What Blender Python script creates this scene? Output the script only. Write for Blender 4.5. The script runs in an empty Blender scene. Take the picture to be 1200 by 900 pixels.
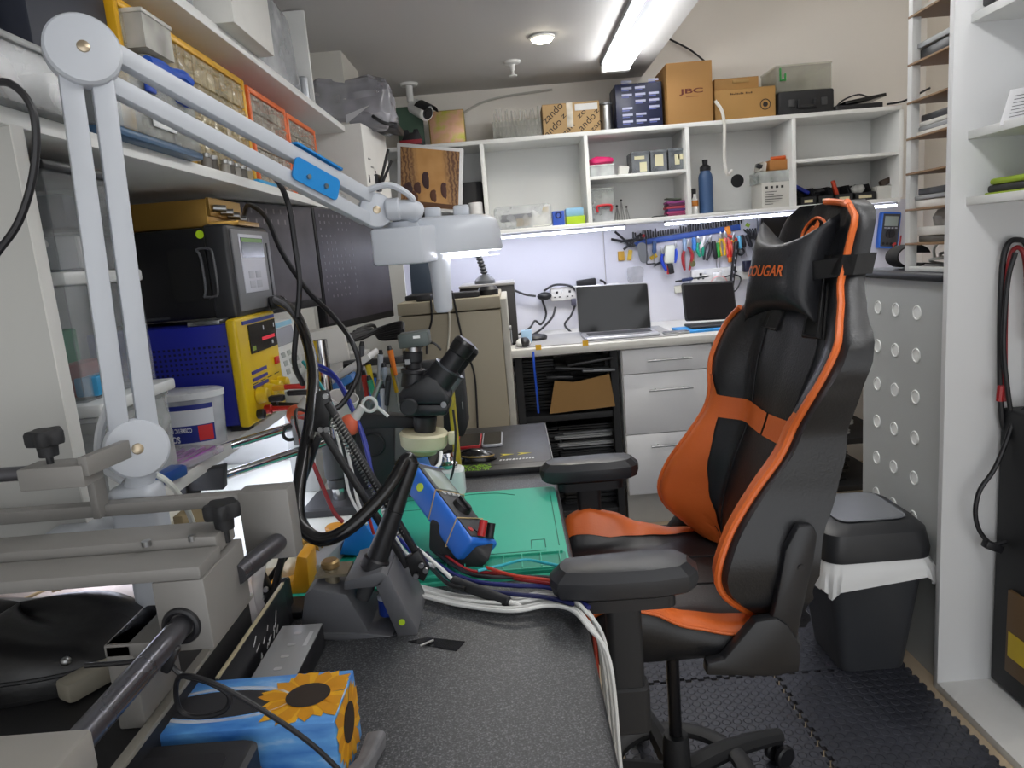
import bpy, bmesh, math, random
from mathutils import Vector as V, Matrix, Euler
R_ = random.Random(7)
SC = bpy.context.scene
COL = SC.collection
PI = math.pi
# ------------------------------------------------------------------ camera
FPX, VPX, VPY, ROLL, EYE = 840.0, 595.0, 300.0, .082, 1.30
ey = V((VPX-600, -(VPY-450), -FPX)).normalized()
down = V((ROLL, -1, -(ROLL*ey.x-ey.y)/ey.z)).normalized()
ez = -down
ex = ey.cross(ez)
CAM = V((0, 0, EYE))
def ray(u, v):
    d = V((u-600, -(v-450), -FPX))
    return V((d.dot(ex), d.dot(ey), d.dot(ez)))
def AY(u, v, Y): r = ray(u, v); return CAM + r*(Y/r.y)
def AZ(u, v, Z): r = ray(u, v); return CAM + r*((Z-EYE)/r.z)
def AX(u, v, X): r = ray(u, v); return CAM + r*(X/r.x)
cd = bpy.data.cameras.new('camera'); co = bpy.data.objects.new('camera', cd); COL.objects.link(co)
cd.sensor_width = 36; cd.lens = FPX/1200*36; cd.clip_start = .02; cd.clip_end = 100
m = Matrix((( ex.x, ex.y, ex.z), (ey.x, ey.y, ey.z), (ez.x, ez.y, ez.z)))
co.matrix_world = Matrix.Translation(CAM) @ m.to_4x4()
SC.camera = co
SC.view_settings.view_transform = 'Standard'; SC.view_settings.look = 'None'
SC.view_settings.gamma = 1; SC.view_settings.use_curve_mapping = False
# ------------------------------------------------------------------ materials
def lin(h):
    h = h.lstrip('#'); o = []
    for i in (0, 2, 4):
        c = int(h[i:i+2], 16)/255
        o.append(c/12.92 if c <= .04045 else ((c+.055)/1.055)**2.4)
    return (*o, 1)
MATS = {}
def M(hx, rough=.5, metal=0, var=.12, scale=12, bump=0, bscale=80, coat=0, emit=0):
    """procedural principled material; noise varies its colour and roughness"""
    k = (hx, rough, metal, var, scale, bump, bscale, coat, emit)
    if k in MATS: return MATS[k]
    mt = bpy.data.materials.new('mat_'+hx.lstrip('#')); mt.use_nodes = True
    nt = mt.node_tree; b = nt.nodes['Principled BSDF']
    tc = nt.nodes.new('ShaderNodeTexCoord'); nz = nt.nodes.new('ShaderNodeTexNoise')
    nz.inputs['Scale'].default_value = scale; nz.inputs['Detail'].default_value = 4
    nt.links.new(tc.outputs['Object'], nz.inputs['Vector'])
    mx = nt.nodes.new('ShaderNodeMix'); mx.data_type = 'RGBA'
    c = lin(hx); f = 1-var
    mx.inputs[6].default_value = (c[0]*f, c[1]*f, c[2]*f, 1); mx.inputs[7].default_value = tuple(min(1, x*(1+var*.5)) for x in c[:3])+(1,)
    nt.links.new(nz.outputs['Fac'], mx.inputs[0]); nt.links.new(mx.outputs[2], b.inputs['Base Color'])
    mr = nt.nodes.new('ShaderNodeMapRange'); mr.inputs[3].default_value = max(.02, rough-.06); mr.inputs[4].default_value = min(1, rough+.06)
    nt.links.new(nz.outputs['Fac'], mr.inputs[0]); nt.links.new(mr.outputs[0], b.inputs['Roughness'])
    b.inputs['Metallic'].default_value = metal
    if coat: b.inputs['Coat Weight'].default_value = coat
    if emit:
        b.inputs['Emission Color'].default_value = c; b.inputs['Emission Strength'].default_value = emit
    if bump:
        n2 = nt.nodes.new('ShaderNodeTexNoise'); n2.inputs['Scale'].default_value = bscale; n2.inputs['Detail'].default_value = 3
        nt.links.new(tc.outputs['Object'], n2.inputs['Vector'])
        bp = nt.nodes.new('ShaderNodeBump'); bp.inputs['Strength'].default_value = bump; bp.inputs['Distance'].default_value = .004
        nt.links.new(n2.outputs['Fac'], bp.inputs['Height']); nt.links.new(bp.outputs[0], b.inputs['Normal'])
    MATS[k] = mt
    return mt
def CLEAR(hx='#e8eef0', op=.3, rough=.15, scale=14):
    """thin clear plastic: part see-through, part glossy"""
    k = ('clear', hx, op, rough, scale)
    if k in MATS: return MATS[k]
    mt = bpy.data.materials.new('mat_clear_'+hx.lstrip('#')); mt.use_nodes = True
    nt = mt.node_tree; b = nt.nodes['Principled BSDF']; out = nt.nodes['Material Output']
    b.inputs['Base Color'].default_value = lin(hx); b.inputs['Roughness'].default_value = rough
    tr = nt.nodes.new('ShaderNodeBsdfTransparent'); tr.inputs[0].default_value = tuple(.5+.5*x for x in lin(hx)[:3])+(1,)
    ms = nt.nodes.new('ShaderNodeMixShader')
    tc = nt.nodes.new('ShaderNodeTexCoord'); nz = nt.nodes.new('ShaderNodeTexNoise'); nz.inputs['Scale'].default_value = scale
    nt.links.new(tc.outputs['Object'], nz.inputs['Vector'])
    mr = nt.nodes.new('ShaderNodeMapRange'); mr.inputs[1].default_value = .3; mr.inputs[2].default_value = .7
    mr.inputs[3].default_value = op*.6; mr.inputs[4].default_value = min(1, op*1.4)
    nt.links.new(nz.outputs['Fac'], mr.inputs[0]); nt.links.new(mr.outputs[0], ms.inputs[0])
    nt.links.new(tr.outputs[0], ms.inputs[1]); nt.links.new(b.outputs[0], ms.inputs[2]); nt.links.new(ms.outputs[0], out.inputs[0])
    MATS[k] = mt
    return mt
def RAMP(name, coords, kind, scale, stops, rough=.5, bump=0, metal=0, interp='LINEAR', mapscale=None):
    """noise, voronoi, wave or gradient driven colour ramp"""
    if name in MATS: return MATS[name]
    mt = bpy.data.materials.new('mat_'+name); mt.use_nodes = True
    nt = mt.node_tree; b = nt.nodes['Principled BSDF']; b.inputs['Roughness'].default_value = rough; b.inputs['Metallic'].default_value = metal
    tc = nt.nodes.new('ShaderNodeTexCoord'); mp = nt.nodes.new('ShaderNodeMapping')
    if mapscale: mp.inputs['Scale'].default_value = mapscale
    nt.links.new(tc.outputs[coords], mp.inputs[0])
    t = nt.nodes.new({'noise': 'ShaderNodeTexNoise', 'voronoi': 'ShaderNodeTexVoronoi', 'wave': 'ShaderNodeTexWave'}[kind])
    t.inputs['Scale'].default_value = scale
    if kind == 'noise': t.inputs['Detail'].default_value = 6
    if kind == 'wave': t.inputs['Distortion'].default_value = 1.5; t.inputs['Detail'].default_value = 3
    nt.links.new(mp.outputs[0], t.inputs['Vector'])
    cr = nt.nodes.new('ShaderNodeValToRGB'); cr.color_ramp.interpolation = interp
    e = cr.color_ramp.elements
    for i, (p, h) in enumerate(stops):
        el = e[i] if i < 2 else e.new(p)
        el.position = p; el.color = lin(h)
    nt.links.new(t.outputs[0], cr.inputs[0]); nt.links.new(cr.outputs[0], b.inputs['Base Color'])
    if bump:
        bp = nt.nodes.new('ShaderNodeBump'); bp.inputs['Strength'].default_value = bump; bp.inputs['Distance'].default_value = .003
        nt.links.new(t.outputs[0], bp.inputs['Height']); nt.links.new(bp.outputs[0], b.inputs['Normal'])
    MATS[name] = mt
    return mt
WHITE = M('#d9dad8', .55, var=.04, scale=5)
SHELFW = M('#e6e7e5', .45, var=.04, scale=5)
GREYP = M('#b9b9b6', .5, var=.04, scale=4)
LAMPW = M('#bfc4cc', .34, var=.03, scale=6)
BLK = M('#1b1b1f', .45, var=.2)
BLKG = M('#101013', .18, var=.15)
BLKM = M('#1e1f22', .6, var=.2)
RUB = M('#141416', .35, var=.15)
CHROME = M('#c8c8ca', .12, 1, var=.05)
STEEL = M('#a9aaab', .32, 1, var=.08)
ALU = M('#77777a', .42, .55, var=.08)
DGREY = M('#3b3c3e', .5, var=.1)
CARD = M('#94703f', .75, var=.12, scale=8)
CARDL = M('#a98853', .75, var=.12, scale=8)
BLUE = M('#2358b8', .4, var=.08)
SCREEN = M('#0b0b0e', .08, var=.1)
# ------------------------------------------------------------------ mesh builder
def rot(axis, deg): return Matrix.Rotation(math.radians(deg), 3, axis)
def frame(d):
    d = d.normalized(); a = V((0, 0, 1)) if abs(d.z) < .95 else V((1, 0, 0))
    x = a.cross(d).normalized(); return x, d.cross(x).normalized(), d
def smoothpath(pts, k=6):
    pts = [V(p) for p in pts]
    if len(pts) < 3: return pts
    q = [2*pts[0]-pts[1]]+pts+[2*pts[-1]-pts[-2]]; o = []
    for i in range(1, len(q)-2):
        a, b, c, d = q[i-1:i+3]
        for j in range(k):
            t = j/k
            o.append(.5*((2*b)+(c-a)*t+(2*a-5*b+4*c-d)*t*t+(3*b-a-3*c+d)*t**3))
    o.append(pts[-1]); return o
class MB:
    def __init__(s): s.bm = bmesh.new(); s.m = 0
    def mark(s): s._n = len(s.bm.faces)
    def _set(s, faces, sm=True):
        for f in faces: f.material_index = s.m; f.smooth = sm
    def face(s, pts, sm=False):
        f = s.bm.faces.new([s.bm.verts.new(p) for p in pts]); s._set([f], sm); return f
    def join(s, t, mat4=None):
        if mat4: bmesh.ops.transform(t, matrix=mat4, verts=t.verts)
        for f in t.faces: f.material_index = s.m; f.smooth = True
        me = bpy.data.meshes.new('t'); t.to_mesh(me); t.free(); s.bm.from_mesh(me); bpy.data.meshes.remove(me); return s
    def box(s, c, sz, R=None, bev=0, seg=2):
        t = bmesh.new(); bmesh.ops.create_cube(t, size=1)
        bmesh.ops.scale(t, vec=V(sz), verts=t.verts)
        if bev:
            bmesh.ops.bevel(t, geom=list(t.edges), offset=min(bev, min(sz)*.49), segments=seg, affect='EDGES', profile=.5)
        mm = (R.to_4x4() if R else Matrix.Identity(4)); mm.translation = V(c)
        return s.join(t, mm)
    def bx(s, x0, x1, y0, y1, z0, z1, bev=0, seg=2):
        return s.box(((x0+x1)/2, (y0+y1)/2, (z0+z1)/2), (abs(x1-x0), abs(y1-y0), abs(z1-z0)), None, bev, seg)
    def loops(s, rings, cap=True, closed=False):
        vs = [[s.bm.verts.new(p) for p in r] for r in rings]; fs = []
        n = len(vs[0]); L = len(vs)
        for i in range(L if closed else L-1):
            a, b = vs[i], vs[(i+1) % L]
            for j in range(n):
                fs.append(s.bm.faces.new((a[j], a[(j+1) % n], b[(j+1) % n], b[j])))
        if cap and not closed:
            fs.append(s.bm.faces.new(vs[0][::-1])); fs.append(s.bm.faces.new(vs[-1]))
        s._set(fs); return s
    def cyl(s, p0, p1, r0, r1=None, n=16, bev=0):
        p0, p1 = V(p0), V(p1); x, y, d = frame(p1-p0); r1 = r0 if r1 is None else r1
        ln = (p1-p0).length
        prof = [(0, r0), (1, r1)] if not bev else [(0, r0-bev), (bev/ln, r0), (1-bev/ln, r1), (1, r1-bev)]
        return s.loops([[p0+(p1-p0)*t+(x*math.cos(2*PI*i/n)+y*math.sin(2*PI*i/n))*r for i in range(n)] for t, r in prof])
    def lathe(s, prof, base, axis=(0, 0, 1), n=20):
        b = V(base); x, y, d = frame(V(axis))
        return s.loops([[b+d*h+(x*math.cos(2*PI*i/n)+y*math.sin(2*PI*i/n))*max(r, 1e-4) for i in range(n)] for r, h in prof])
    def tube(s, pts, r, n=8, k=6, closed=False):
        P = smoothpath(pts, k); m_ = len(P); rings = []
        up = None
        for i, p in enumerate(P):
            d = (P[min(i+1, m_-1)]-P[max(i-1, 0)])
            if d.length < 1e-9: d = V((0, 0, 1))
            d.normalize()
            if up is None: up = frame(d)[0]
            up = (up-d*up.dot(d))
            if up.length < 1e-6: up = frame(d)[0]
            up.normalize(); w = d.cross(up)
            rr = r(i/(m_-1)) if callable(r) else r
            rings.append([p+(up*math.cos(2*PI*j/n)+w*math.sin(2*PI*j/n))*rr for j in range(n)])
        return s.loops(rings, cap=not closed)
    def ring(s, c, axis, Rm, r, n=32, k=8, sq=None):
        x, y, d = frame(V(axis)); c = V(c); rings = []
        for i in range(n):
            a = 2*PI*i/n; e = x*math.cos(a)+y*math.sin(a)
            rings.append([c+e*(Rm+r*math.cos(2*PI*j/k))+d*((sq or r)*math.sin(2*PI*j/k)) for j in range(k)])
        return s.loops(rings, closed=True)
    def prism(s, pts, vec, bev=0):
        t = bmesh.new(); pts = [V(p) for p in pts]; vec = V(vec)
        a = [t.verts.new(p) for p in pts]; b = [t.verts.new(p+vec) for p in pts]; n = len(a)
        t.faces.new(a[::-1]); t.faces.new(b)
        for i in range(n): t.faces.new((a[i], a[(i+1) % n], b[(i+1) % n], b[i]))
        bmesh.ops.recalc_face_normals(t, faces=t.faces)
        if bev: bmesh.ops.bevel(t, geom=list(t.edges), offset=bev, segments=2, affect='EDGES', profile=.5)
        return s.join(t)
    def rplate(s, c, w, h, th, rad, ax=(1, 0, 0), ay=(0, 1, 0), bev=0, n=5):
        """rounded rectangle, w along ax, h along ay, th along their cross product, centred on c"""
        ax, ay = V(ax).normalized(), V(ay).normalized(); az = ax.cross(ay); pts = []
        for sx, sy, a0 in ((1, 1, 0), (-1, 1, 90), (-1, -1, 180), (1, -1, 270)):
            for i in range(n+1):
                a = math.radians(a0+90*i/n)
                pts.append(V(c)+ax*(sx*(w/2-rad)+rad*math.cos(a))+ay*(sy*(h/2-rad)+rad*math.sin(a))-az*th/2)
        if not bev: return s.prism(pts, az*th)
        cc = V(c)-az*th/2; rings = []
        for q, o in ((1-2*bev/min(w, h), 0), (1, bev), (1, th-bev), (1-2*bev/min(w, h), th)):
            rings.append([cc+(p-cc)*q+az*o for p in pts])
        return s.loops(rings)
    def sph(s, c, r, R=None, n=16):
        t = bmesh.new(); bmesh.ops.create_uvsphere(t, u_segments=n, v_segments=max(6, n//2), radius=1)
        r = (r, r, r) if not hasattr(r, '__len__') else r
        bmesh.ops.scale(t, vec=V(r), verts=t.verts)
        mm = (R.to_4x4() if R else Matrix.Identity(4)); mm.translation = V(c); return s.join(t, mm)
    def grid(s, f, nu, nv):
        vs = [[s.bm.verts.new(f(i/nu, j/nv)) for j in range(nv+1)] for i in range(nu+1)]
        s._set([s.bm.faces.new((vs[i][j], vs[i+1][j], vs[i+1][j+1], vs[i][j+1])) for i in range(nu) for j in range(nv)]); return s
    def open_box(s, x0, x1, y0, y1, z0, z1, t=.003, top=True):
        """a tray: bottom and four walls"""
        s.bx(x0, x1, y0, y1, z0, z0+t); s.bx(x0, x0+t, y0, y1, z0+t, z1); s.bx(x1-t, x1, y0, y1, z0+t, z1)
        s.bx(x0+t, x1-t, y0, y0+t, z0+t, z1); s.bx(x0+t, x1-t, y1-t, y1, z0+t, z1); return s
    def crumple(s, amp, seed=0, sc=30):
        from mathutils import noise
        for v in s.bm.verts:
            n_ = noise.noise_vector(v.co*sc+V((seed, 0, 0))); v.co += n_*amp
        return s
    def build(s, name, mats, parent=None, label=None, ang=35, twist=None):
        off = V((0, 0, 0))
        p = parent
        while p is not None: off += p.location; p = p.parent
        if not hasattr(mats, '__len__'): mats = [mats]
        if off.length: bmesh.ops.translate(s.bm, vec=-off, verts=s.bm.verts)
        bmesh.ops.recalc_face_normals(s.bm, faces=s.bm.faces)
        me = bpy.data.meshes.new(name); s.bm.to_mesh(me); s.bm.free()
        for x in mats: me.materials.append(x)
        me.set_sharp_from_angle(angle=math.radians(ang))
        o = bpy.data.objects.new(name, me); COL.objects.link(o)
        if parent is not None: o.parent = parent
        if label: o['label'] = label
        return o
def tag(o, label=None, cat=None, group=None, kind=None):
    for k, v in (('label', label), ('category', cat), ('group', group), ('kind', kind)):
        if v: o[k] = v
    return o
def thing(name, label, cat, loc=(0, 0, 0), group=None):
    o = bpy.data.objects.new(name, None); COL.objects.link(o); o.location = V(loc); o.empty_display_size = .05
    return tag(o, label, cat, group)
def single(mb, name, mats, label, cat, group=None, base=None, ang=35):
    """a thing that is one mesh; its origin goes to the middle of its foot"""
    vs = [v.co for v in mb.bm.verts]
    b = V(((min(v.x for v in vs)+max(v.x for v in vs))/2, (min(v.y for v in vs)+max(v.y for v in vs))/2, min(v.z for v in vs)))
    bmesh.ops.translate(mb.bm, vec=-b, verts=mb.bm.verts)
    o = mb.build(name, mats, ang=ang); o.location = b
    return tag(o, label, cat, group)
def struct(mb, name, mats, parent=None):
    o = mb.build(name, mats, parent)
    if parent is None: o['kind'] = 'structure'
    return o
def kids(o): return [c for c in bpy.data.objects if c.parent == o]
def dup(root, loc, rotz=None, label=None, group=None, mats=None):
    r = root.copy(); COL.objects.link(r); r.location = V(loc)
    if rotz is not None: r.rotation_euler = (0, 0, rotz)
    if label: r['label'] = label
    if group: r['group'] = group
    for ch in kids(root):
        c = ch.copy(); COL.objects.link(c); c.parent = r
        for g in kids(ch):
            d = g.copy(); COL.objects.link(d); d.parent = c
    return r
def text(s, c, right, up, h, mat, parent, name='lettering', width=None, bold=False, lift=.0012, shear=0):
    """lettering centred on c, reading along right, h tall"""
    cu = bpy.data.curves.new(name, 'FONT'); cu.body = s; cu.align_x = 'CENTER'; cu.align_y = 'CENTER'; cu.size = 1; cu.extrude = .004
    if bold: cu.offset = .02
    cu.shear = shear
    ob = bpy.data.objects.new('tmp', cu); COL.objects.link(ob)
    dg = bpy.context.evaluated_depsgraph_get(); me = bpy.data.meshes.new_from_object(ob.evaluated_get(dg))
    bpy.data.objects.remove(ob); bpy.data.curves.remove(cu)
    right, up = V(right).normalized(), V(up).normalized(); n = right.cross(up)
    xs = [v.co.x for v in me.vertices]; wid = max(xs)-min(xs); sx = h/.72
    kx = (width/wid) if width else sx
    off = V((0, 0, 0)); p = parent
    while p is not None: off += p.location; p = p.parent
    for v in me.vertices:
        q = v.co.copy(); v.co = V(c)+right*q.x*kx+up*q.y*sx+n*(lift+q.z*.02)-off
    me.name = name; me.materials.append(mat)
    o = bpy.data.objects.new(name, me); COL.objects.link(o); o.parent = parent
    return o
def cable(name, pts, r, mat, label, cat='cable', group=None, n=8, k=6):
    return single(MB().tube(pts, r, n, k), name, mat, label, cat, group)
# ================================================================== the room
YW = 3.95
struct(MB().bx(-1.03, 2.33, -1.6, 4.03, -.05, -.012), 'floor', M('#b9a78d', .6, var=.15, scale=3))
struct(MB().bx(-1.03, 2.33, YW, YW+.08, -.012, 3.0), 'wall_back', M('#e3ded6', .8, var=.03, scale=2))
struct(MB().bx(-1.03, -.95, -1.6, YW, -.012, 3.0), 'wall_left', M('#cfcfcc', .8, var=.03, scale=2))
struct(MB().bx(2.25, 2.33, -1.6, YW, -.012, 3.0), 'wall_right', M('#d9d0c3', .8, var=.03, scale=2))
struct(MB().bx(-.95, .77, -1.6, YW, 2.16, 2.95), 'ceiling', M('#c4c2c0', .75, var=.03, scale=2))
struct(MB().bx(.77, 2.25, -1.6, YW, 2.90, 2.95), 'ceiling_high', M('#cfc8bd', .8, var=.03, scale=2))
struct(MB().bx(-.62, .52, YW-.012, YW, .88, 1.43).bx(.524, 2.2, YW-.012, YW, .88, 1.43), 'trim_1', M('#d3d3da', .35, var=.02, scale=2))
struct(MB().bx(-.95, -.60, 3.06, 3.4, 1.87, 2.16), 'trim_2', M('#c9c6be', .6, var=.03, scale=2))
struct(MB().bx(-.95, -.50, 3.46, 3.48, .0, 1.508), 'trim_3', WHITE)
# interlocking rubber mats
def matmat():
    mt = bpy.data.materials.new('mat_rubber_coin'); mt.use_nodes = True
    nt = mt.node_tree; b = nt.nodes['Principled BSDF']; N = nt.nodes.new; Lk = nt.links.new
    tc = N('ShaderNodeTexCoord'); sp = N('ShaderNodeSeparateXYZ'); Lk(tc.outputs['Object'], sp.inputs[0])
    d = []
    for ax in ('X', 'Y'):
        a = N('ShaderNodeMath'); a.operation = 'DIVIDE'; a.inputs[1].default_value = .0295; Lk(sp.outputs[ax], a.inputs[0])
        f = N('ShaderNodeMath'); f.operation = 'FRACT'; Lk(a.outputs[0], f.inputs[0])
        s_ = N('ShaderNodeMath'); s_.operation = 'SUBTRACT'; s_.inputs[1].default_value = .5; Lk(f.outputs[0], s_.inputs[0])
        q = N('ShaderNodeMath'); q.operation = 'MULTIPLY'; Lk(s_.outputs[0], q.inputs[0]); Lk(s_.outputs[0], q.inputs[1]); d.append(q)
    ad = N('ShaderNodeMath'); Lk(d[0].outputs[0], ad.inputs[0]); Lk(d[1].outputs[0], ad.inputs[1])
    rt = N('ShaderNodeMath'); rt.operation = 'SQRT'; Lk(ad.outputs[0], rt.inputs[0])
    mr = N('ShaderNodeMapRange'); mr.inputs[1].default_value = .34; mr.inputs[2].default_value = .42; mr.inputs[3].default_value = 1; mr.inputs[4].default_value = 0
    Lk(rt.outputs[0], mr.inputs[0])
    bp = N('ShaderNodeBump'); bp.inputs['Strength'].default_value = 1; bp.inputs['Distance'].default_value = .0025; Lk(mr.outputs[0], bp.inputs['Height'])
    Lk(bp.outputs[0], b.inputs['Normal'])
    nz = N('ShaderNodeTexNoise'); nz.inputs['Scale'].default_value = 9; Lk(tc.outputs['Object'], nz.inputs['Vector'])
    mx = N('ShaderNodeMix'); mx.data_type = 'RGBA'; mx.inputs[6].default_value = lin('#23252d'); mx.inputs[7].default_value = lin('#3a3c46')
    Lk(nz.outputs['Fac'], mx.inputs[0]); Lk(mx.outputs[2], b.inputs['Base Color'])
    b.inputs['Roughness'].default_value = .38
    return mt
RMAT = matmat()
def mat_tile(x0, x1, y0, y1, label, teeth):
    """square mat with square teeth along its edges"""
    def edge(a, b, n, on):
        a, b = V(a), V(b); d = (b-a); L = d.length; d.normalize(); o = V((d.y, -d.x)); pts = []
        if not on: return [a]
        k = max(2, int(L/.036)); st = L/k
        for i in range(k):
            p = a+d*(i*st)
            pts += [p, p+d*(st*.5), p+d*(st*.5)-o*.010, p+d*(st*.98)-o*.010]
        return pts
    e = .0015
    P = edge((x0+e, y0+e), (x1-e, y0+e), 0, 's' in teeth)+edge((x1-e, y0+e), (x1-e, y1-e), 0, 'e' in teeth)+edge((x1-e, y1-e), (x0+e, y1-e), 0, 'n' in teeth)+edge((x0+e, y1-e), (x0+e, y0+e), 0, 'w' in teeth)
    mb = MB().prism([(p.x, p.y, -.012) for p in P], (0, 0, .012))
    single(mb, 'floor_mat', RMAT, label, 'floor mat', 'interlocking rubber floor mats')
mat_tile(.2, .7, 1.47, 1.97, 'black studded rubber mat directly under the swivel base of the chair', 'ne')
mat_tile(.7, 1.095, 1.47, 1.97, 'black studded rubber mat in front of the waste bin, against the tall white unit', 'enw')
mat_tile(.2, .7, 1.97, 2.47, 'black studded rubber mat behind the gaming chair, beside the desk', 'se')
mat_tile(.7, 1.095, 1.97, 2.47, 'black studded rubber mat with the waste bin standing on its front edge', 'w')
mat_tile(.2, .7, 2.47, 3.2, 'black studded rubber mat in front of the white drawers', 'e')
mat_tile(.7, 1.6, 2.47, 3.2, 'black studded rubber mat between grey cabinet and rear counter', 'w')
mat_tile(.2, .7, .97, 1.47, 'black studded rubber mat nearest, beside the black worktop edge', 'ne')
mat_tile(.7, 1.095, .97, 1.47, 'black studded rubber mat nearest, along the white shelf unit base', 'new')
# ================================================================== ceiling fittings
fx = thing('fluorescent_light', 'twin tube fluorescent batten light on the grey ceiling edge', 'ceiling light', (.57, 2.85, 2.16))
MB().bx(.50, .645, 2.15, 3.56, 2.135, 2.16, .004).build('housing', M('#6a6c70', .5), fx)
TUBE = M('#ffffff', .4, emit=15, var=0)
for xx in (.522, .622):
    t = MB().cyl((xx, 2.19, 2.118), (xx, 3.52, 2.118), .0128, n=14).build('tube', TUBE, fx)
for yy in (2.17, 3.54):
    MB().bx(.505, .635, yy-.02, yy+.02, 2.10, 2.137, .004).build('end_cap', WHITE, fx)
dl = thing('downlight', 'round glowing recessed downlight in the ceiling', 'ceiling light', AZ(635, 43, 2.157))
c = dl.location
MB().lathe([(.0, 0), (.052, 0), (.052, -.006), (.044, -.010), (.0, -.010)], c, n=28).build('trim_ring', WHITE, dl)
MB().lathe([(0, -.0101), (.043, -.0101), (.036, -.018), (0, -.019)], c, n=28).build('lens', M('#fff4dc', .4, emit=30, var=0), dl)
spk = thing('sprinkler_head', 'small white ceiling sprinkler head with a round plate', 'sprinkler', AZ(600, 72, 2.16))
c = spk.location
MB().lathe([(0, 0), (.04, 0), (.034, -.01), (.012, -.014), (.009, -.04), (0, -.04)], c).build('body', WHITE, spk)
MB().lathe([(0, -.04), (.005, -.04), (.007, -.058), (.018, -.06), (.018, -.063), (0, -.063)], c).build('deflector', WHITE, spk)
c = AZ(479, 98, 2.16); c.y -= 0
cam = thing('security_camera', 'white bullet security camera hanging from the ceiling', 'camera', c)
MB().lathe([(0, 0), (.045, 0), (.04, -.012), (.0, -.012)], c).build('mount_plate', WHITE, cam)
MB().cyl(c+V((0, 0, -.01)), c+V((.0, 0, -.085)), .017).build('stem', WHITE, cam)
a = c+V((.005, .04, -.095)); b = a+V((.075, -.075, -.055)); d = (b-a).normalized()
MB().cyl(a, b, .036, .040, 20, .006).build('barrel', M('#e2e2e0', .4), cam)
MB().cyl(b, b+d*.004, .028).cyl(b+d*.003, b+d*.006, .018).build('lens', BLKG, cam)
hd = MB(); x_, y_, _ = frame(d)
for i in range(9):
    a1, a2 = [math.radians(20+140*(i+k)/9) for k in (0, 1)]
    U = V((0, 0, 1))-d*d.z; U.normalize(); W = d.cross(U)
    pt = lambda a_, t: b+d*t+(U*math.sin(a_)+W*math.cos(a_))*.045
    hd.face([pt(a1, -.06), pt(a2, -.06), pt(a2, .028), pt(a1, .028)])
hd.build('hood', BLKM, cam)
cable('ceiling_cable', [(-.24, 3.92, 1.98), (-.15, 3.93, 2.06), (0, 3.935, 2.11), (.3, 3.935, 2.13)], .006, M('#bdbab2'), 'thin grey cable clipped along the top of the rear wall', 'cable')
cable('ceiling_cable', [AY(783, 45, 3.93), AY(808, 58, 3.93), AY(826, 72, 3.93)], .005, BLKM, 'thin dark cable dropping from the ceiling edge behind the cardboard boxes', 'cable')
for x_, y_, z_, l in ((.57, .95, 2.16, 'unseen twin tube batten light added nearest the camera on the low ceiling'), (1.35, 2.6, 2.90, 'unseen twin tube batten light added high above the aisle'), (1.35, .8, 2.90, 'unseen twin tube batten light added high above the tall white unit')):
    dup(fx, (x_, y_, z_), label=l)  # unseen copies of the batten, added out of frame to brighten the room
# ================================================================== rear wall shelf
YS, YB = 3.65, 3.938
DX = [-.62, -.085, .425, .92, 1.44, 1.965]
ZB, ZT = 1.43, 1.865
su = thing('wall_shelf', 'long white open wall shelf with five bays above the rear counter', 'shelf unit', (.7, 3.8, ZB))
MB().bx(DX[0], DX[-1], YB-.006, YB, ZB, ZT).build('back_panel', SHELFW, su)
MB().bx(DX[0], DX[-1], YS, YB-.006, ZT-.02, ZT, .0015).build('top_board', SHELFW, su)
MB().bx(DX[0], DX[-1], YS, YB-.006, ZB-.02, ZB, .0015).build('bottom_board', SHELFW, su)
for x in DX:
    MB().bx(x-.01, x+.01, YS, YB-.006, ZB, ZT-.02, .001).build('divider', SHELFW, su)
for a, b in ((2, 3), (4, 5)):
    MB().bx(DX[a]+.01, DX[b]-.01, YS+.004, YB-.006, 1.635, 1.65, .001).build('shelf_board', SHELFW, su)
c = AY(864, 212, YB-.006)
MB().cyl(c, c+V((0, -.003, 0)), .034, n=24).build('cable_hole', BLKM, su, 'dark round cable hole')
# LED strips under it
LED = M('#e6eaff', .4, emit=14, var=0)
for x0, x1, l in ((-.55, .60, 'glowing white LED strip under the wall shelf, above the beige filing cabinet'), (.80, 1.96, 'glowing white LED strip under the wall shelf, above the hanging hand tools')):
    t = thing('light_strip', l, 'light strip', ((x0+x1)/2, 3.69, ZB-.045), 'LED strips under the shelves')
    MB().bx(x0, x1, 3.668, 3.71, ZB-.032, ZB-.02, .002).build('channel', ALU, t)
    MB().bx(x0+.004, x1-.004, 3.665, 3.706, ZB-.042, ZB-.032, .003).build('diffuser', LED, t)
t = thing('light_strip', 'LED strip under the riser board, lighting the white sheet on the bench', 'light strip', (-.70, 1.75, .93), 'LED strips under the shelves')
MB().bx(-.71, -.68, 1.0, 2.18, .937, .945, .002).build('channel', ALU, t)
MB().bx(-.708, -.682, 1.004, 2.176, .930, .937, .002).build('diffuser', LED, t)
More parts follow.
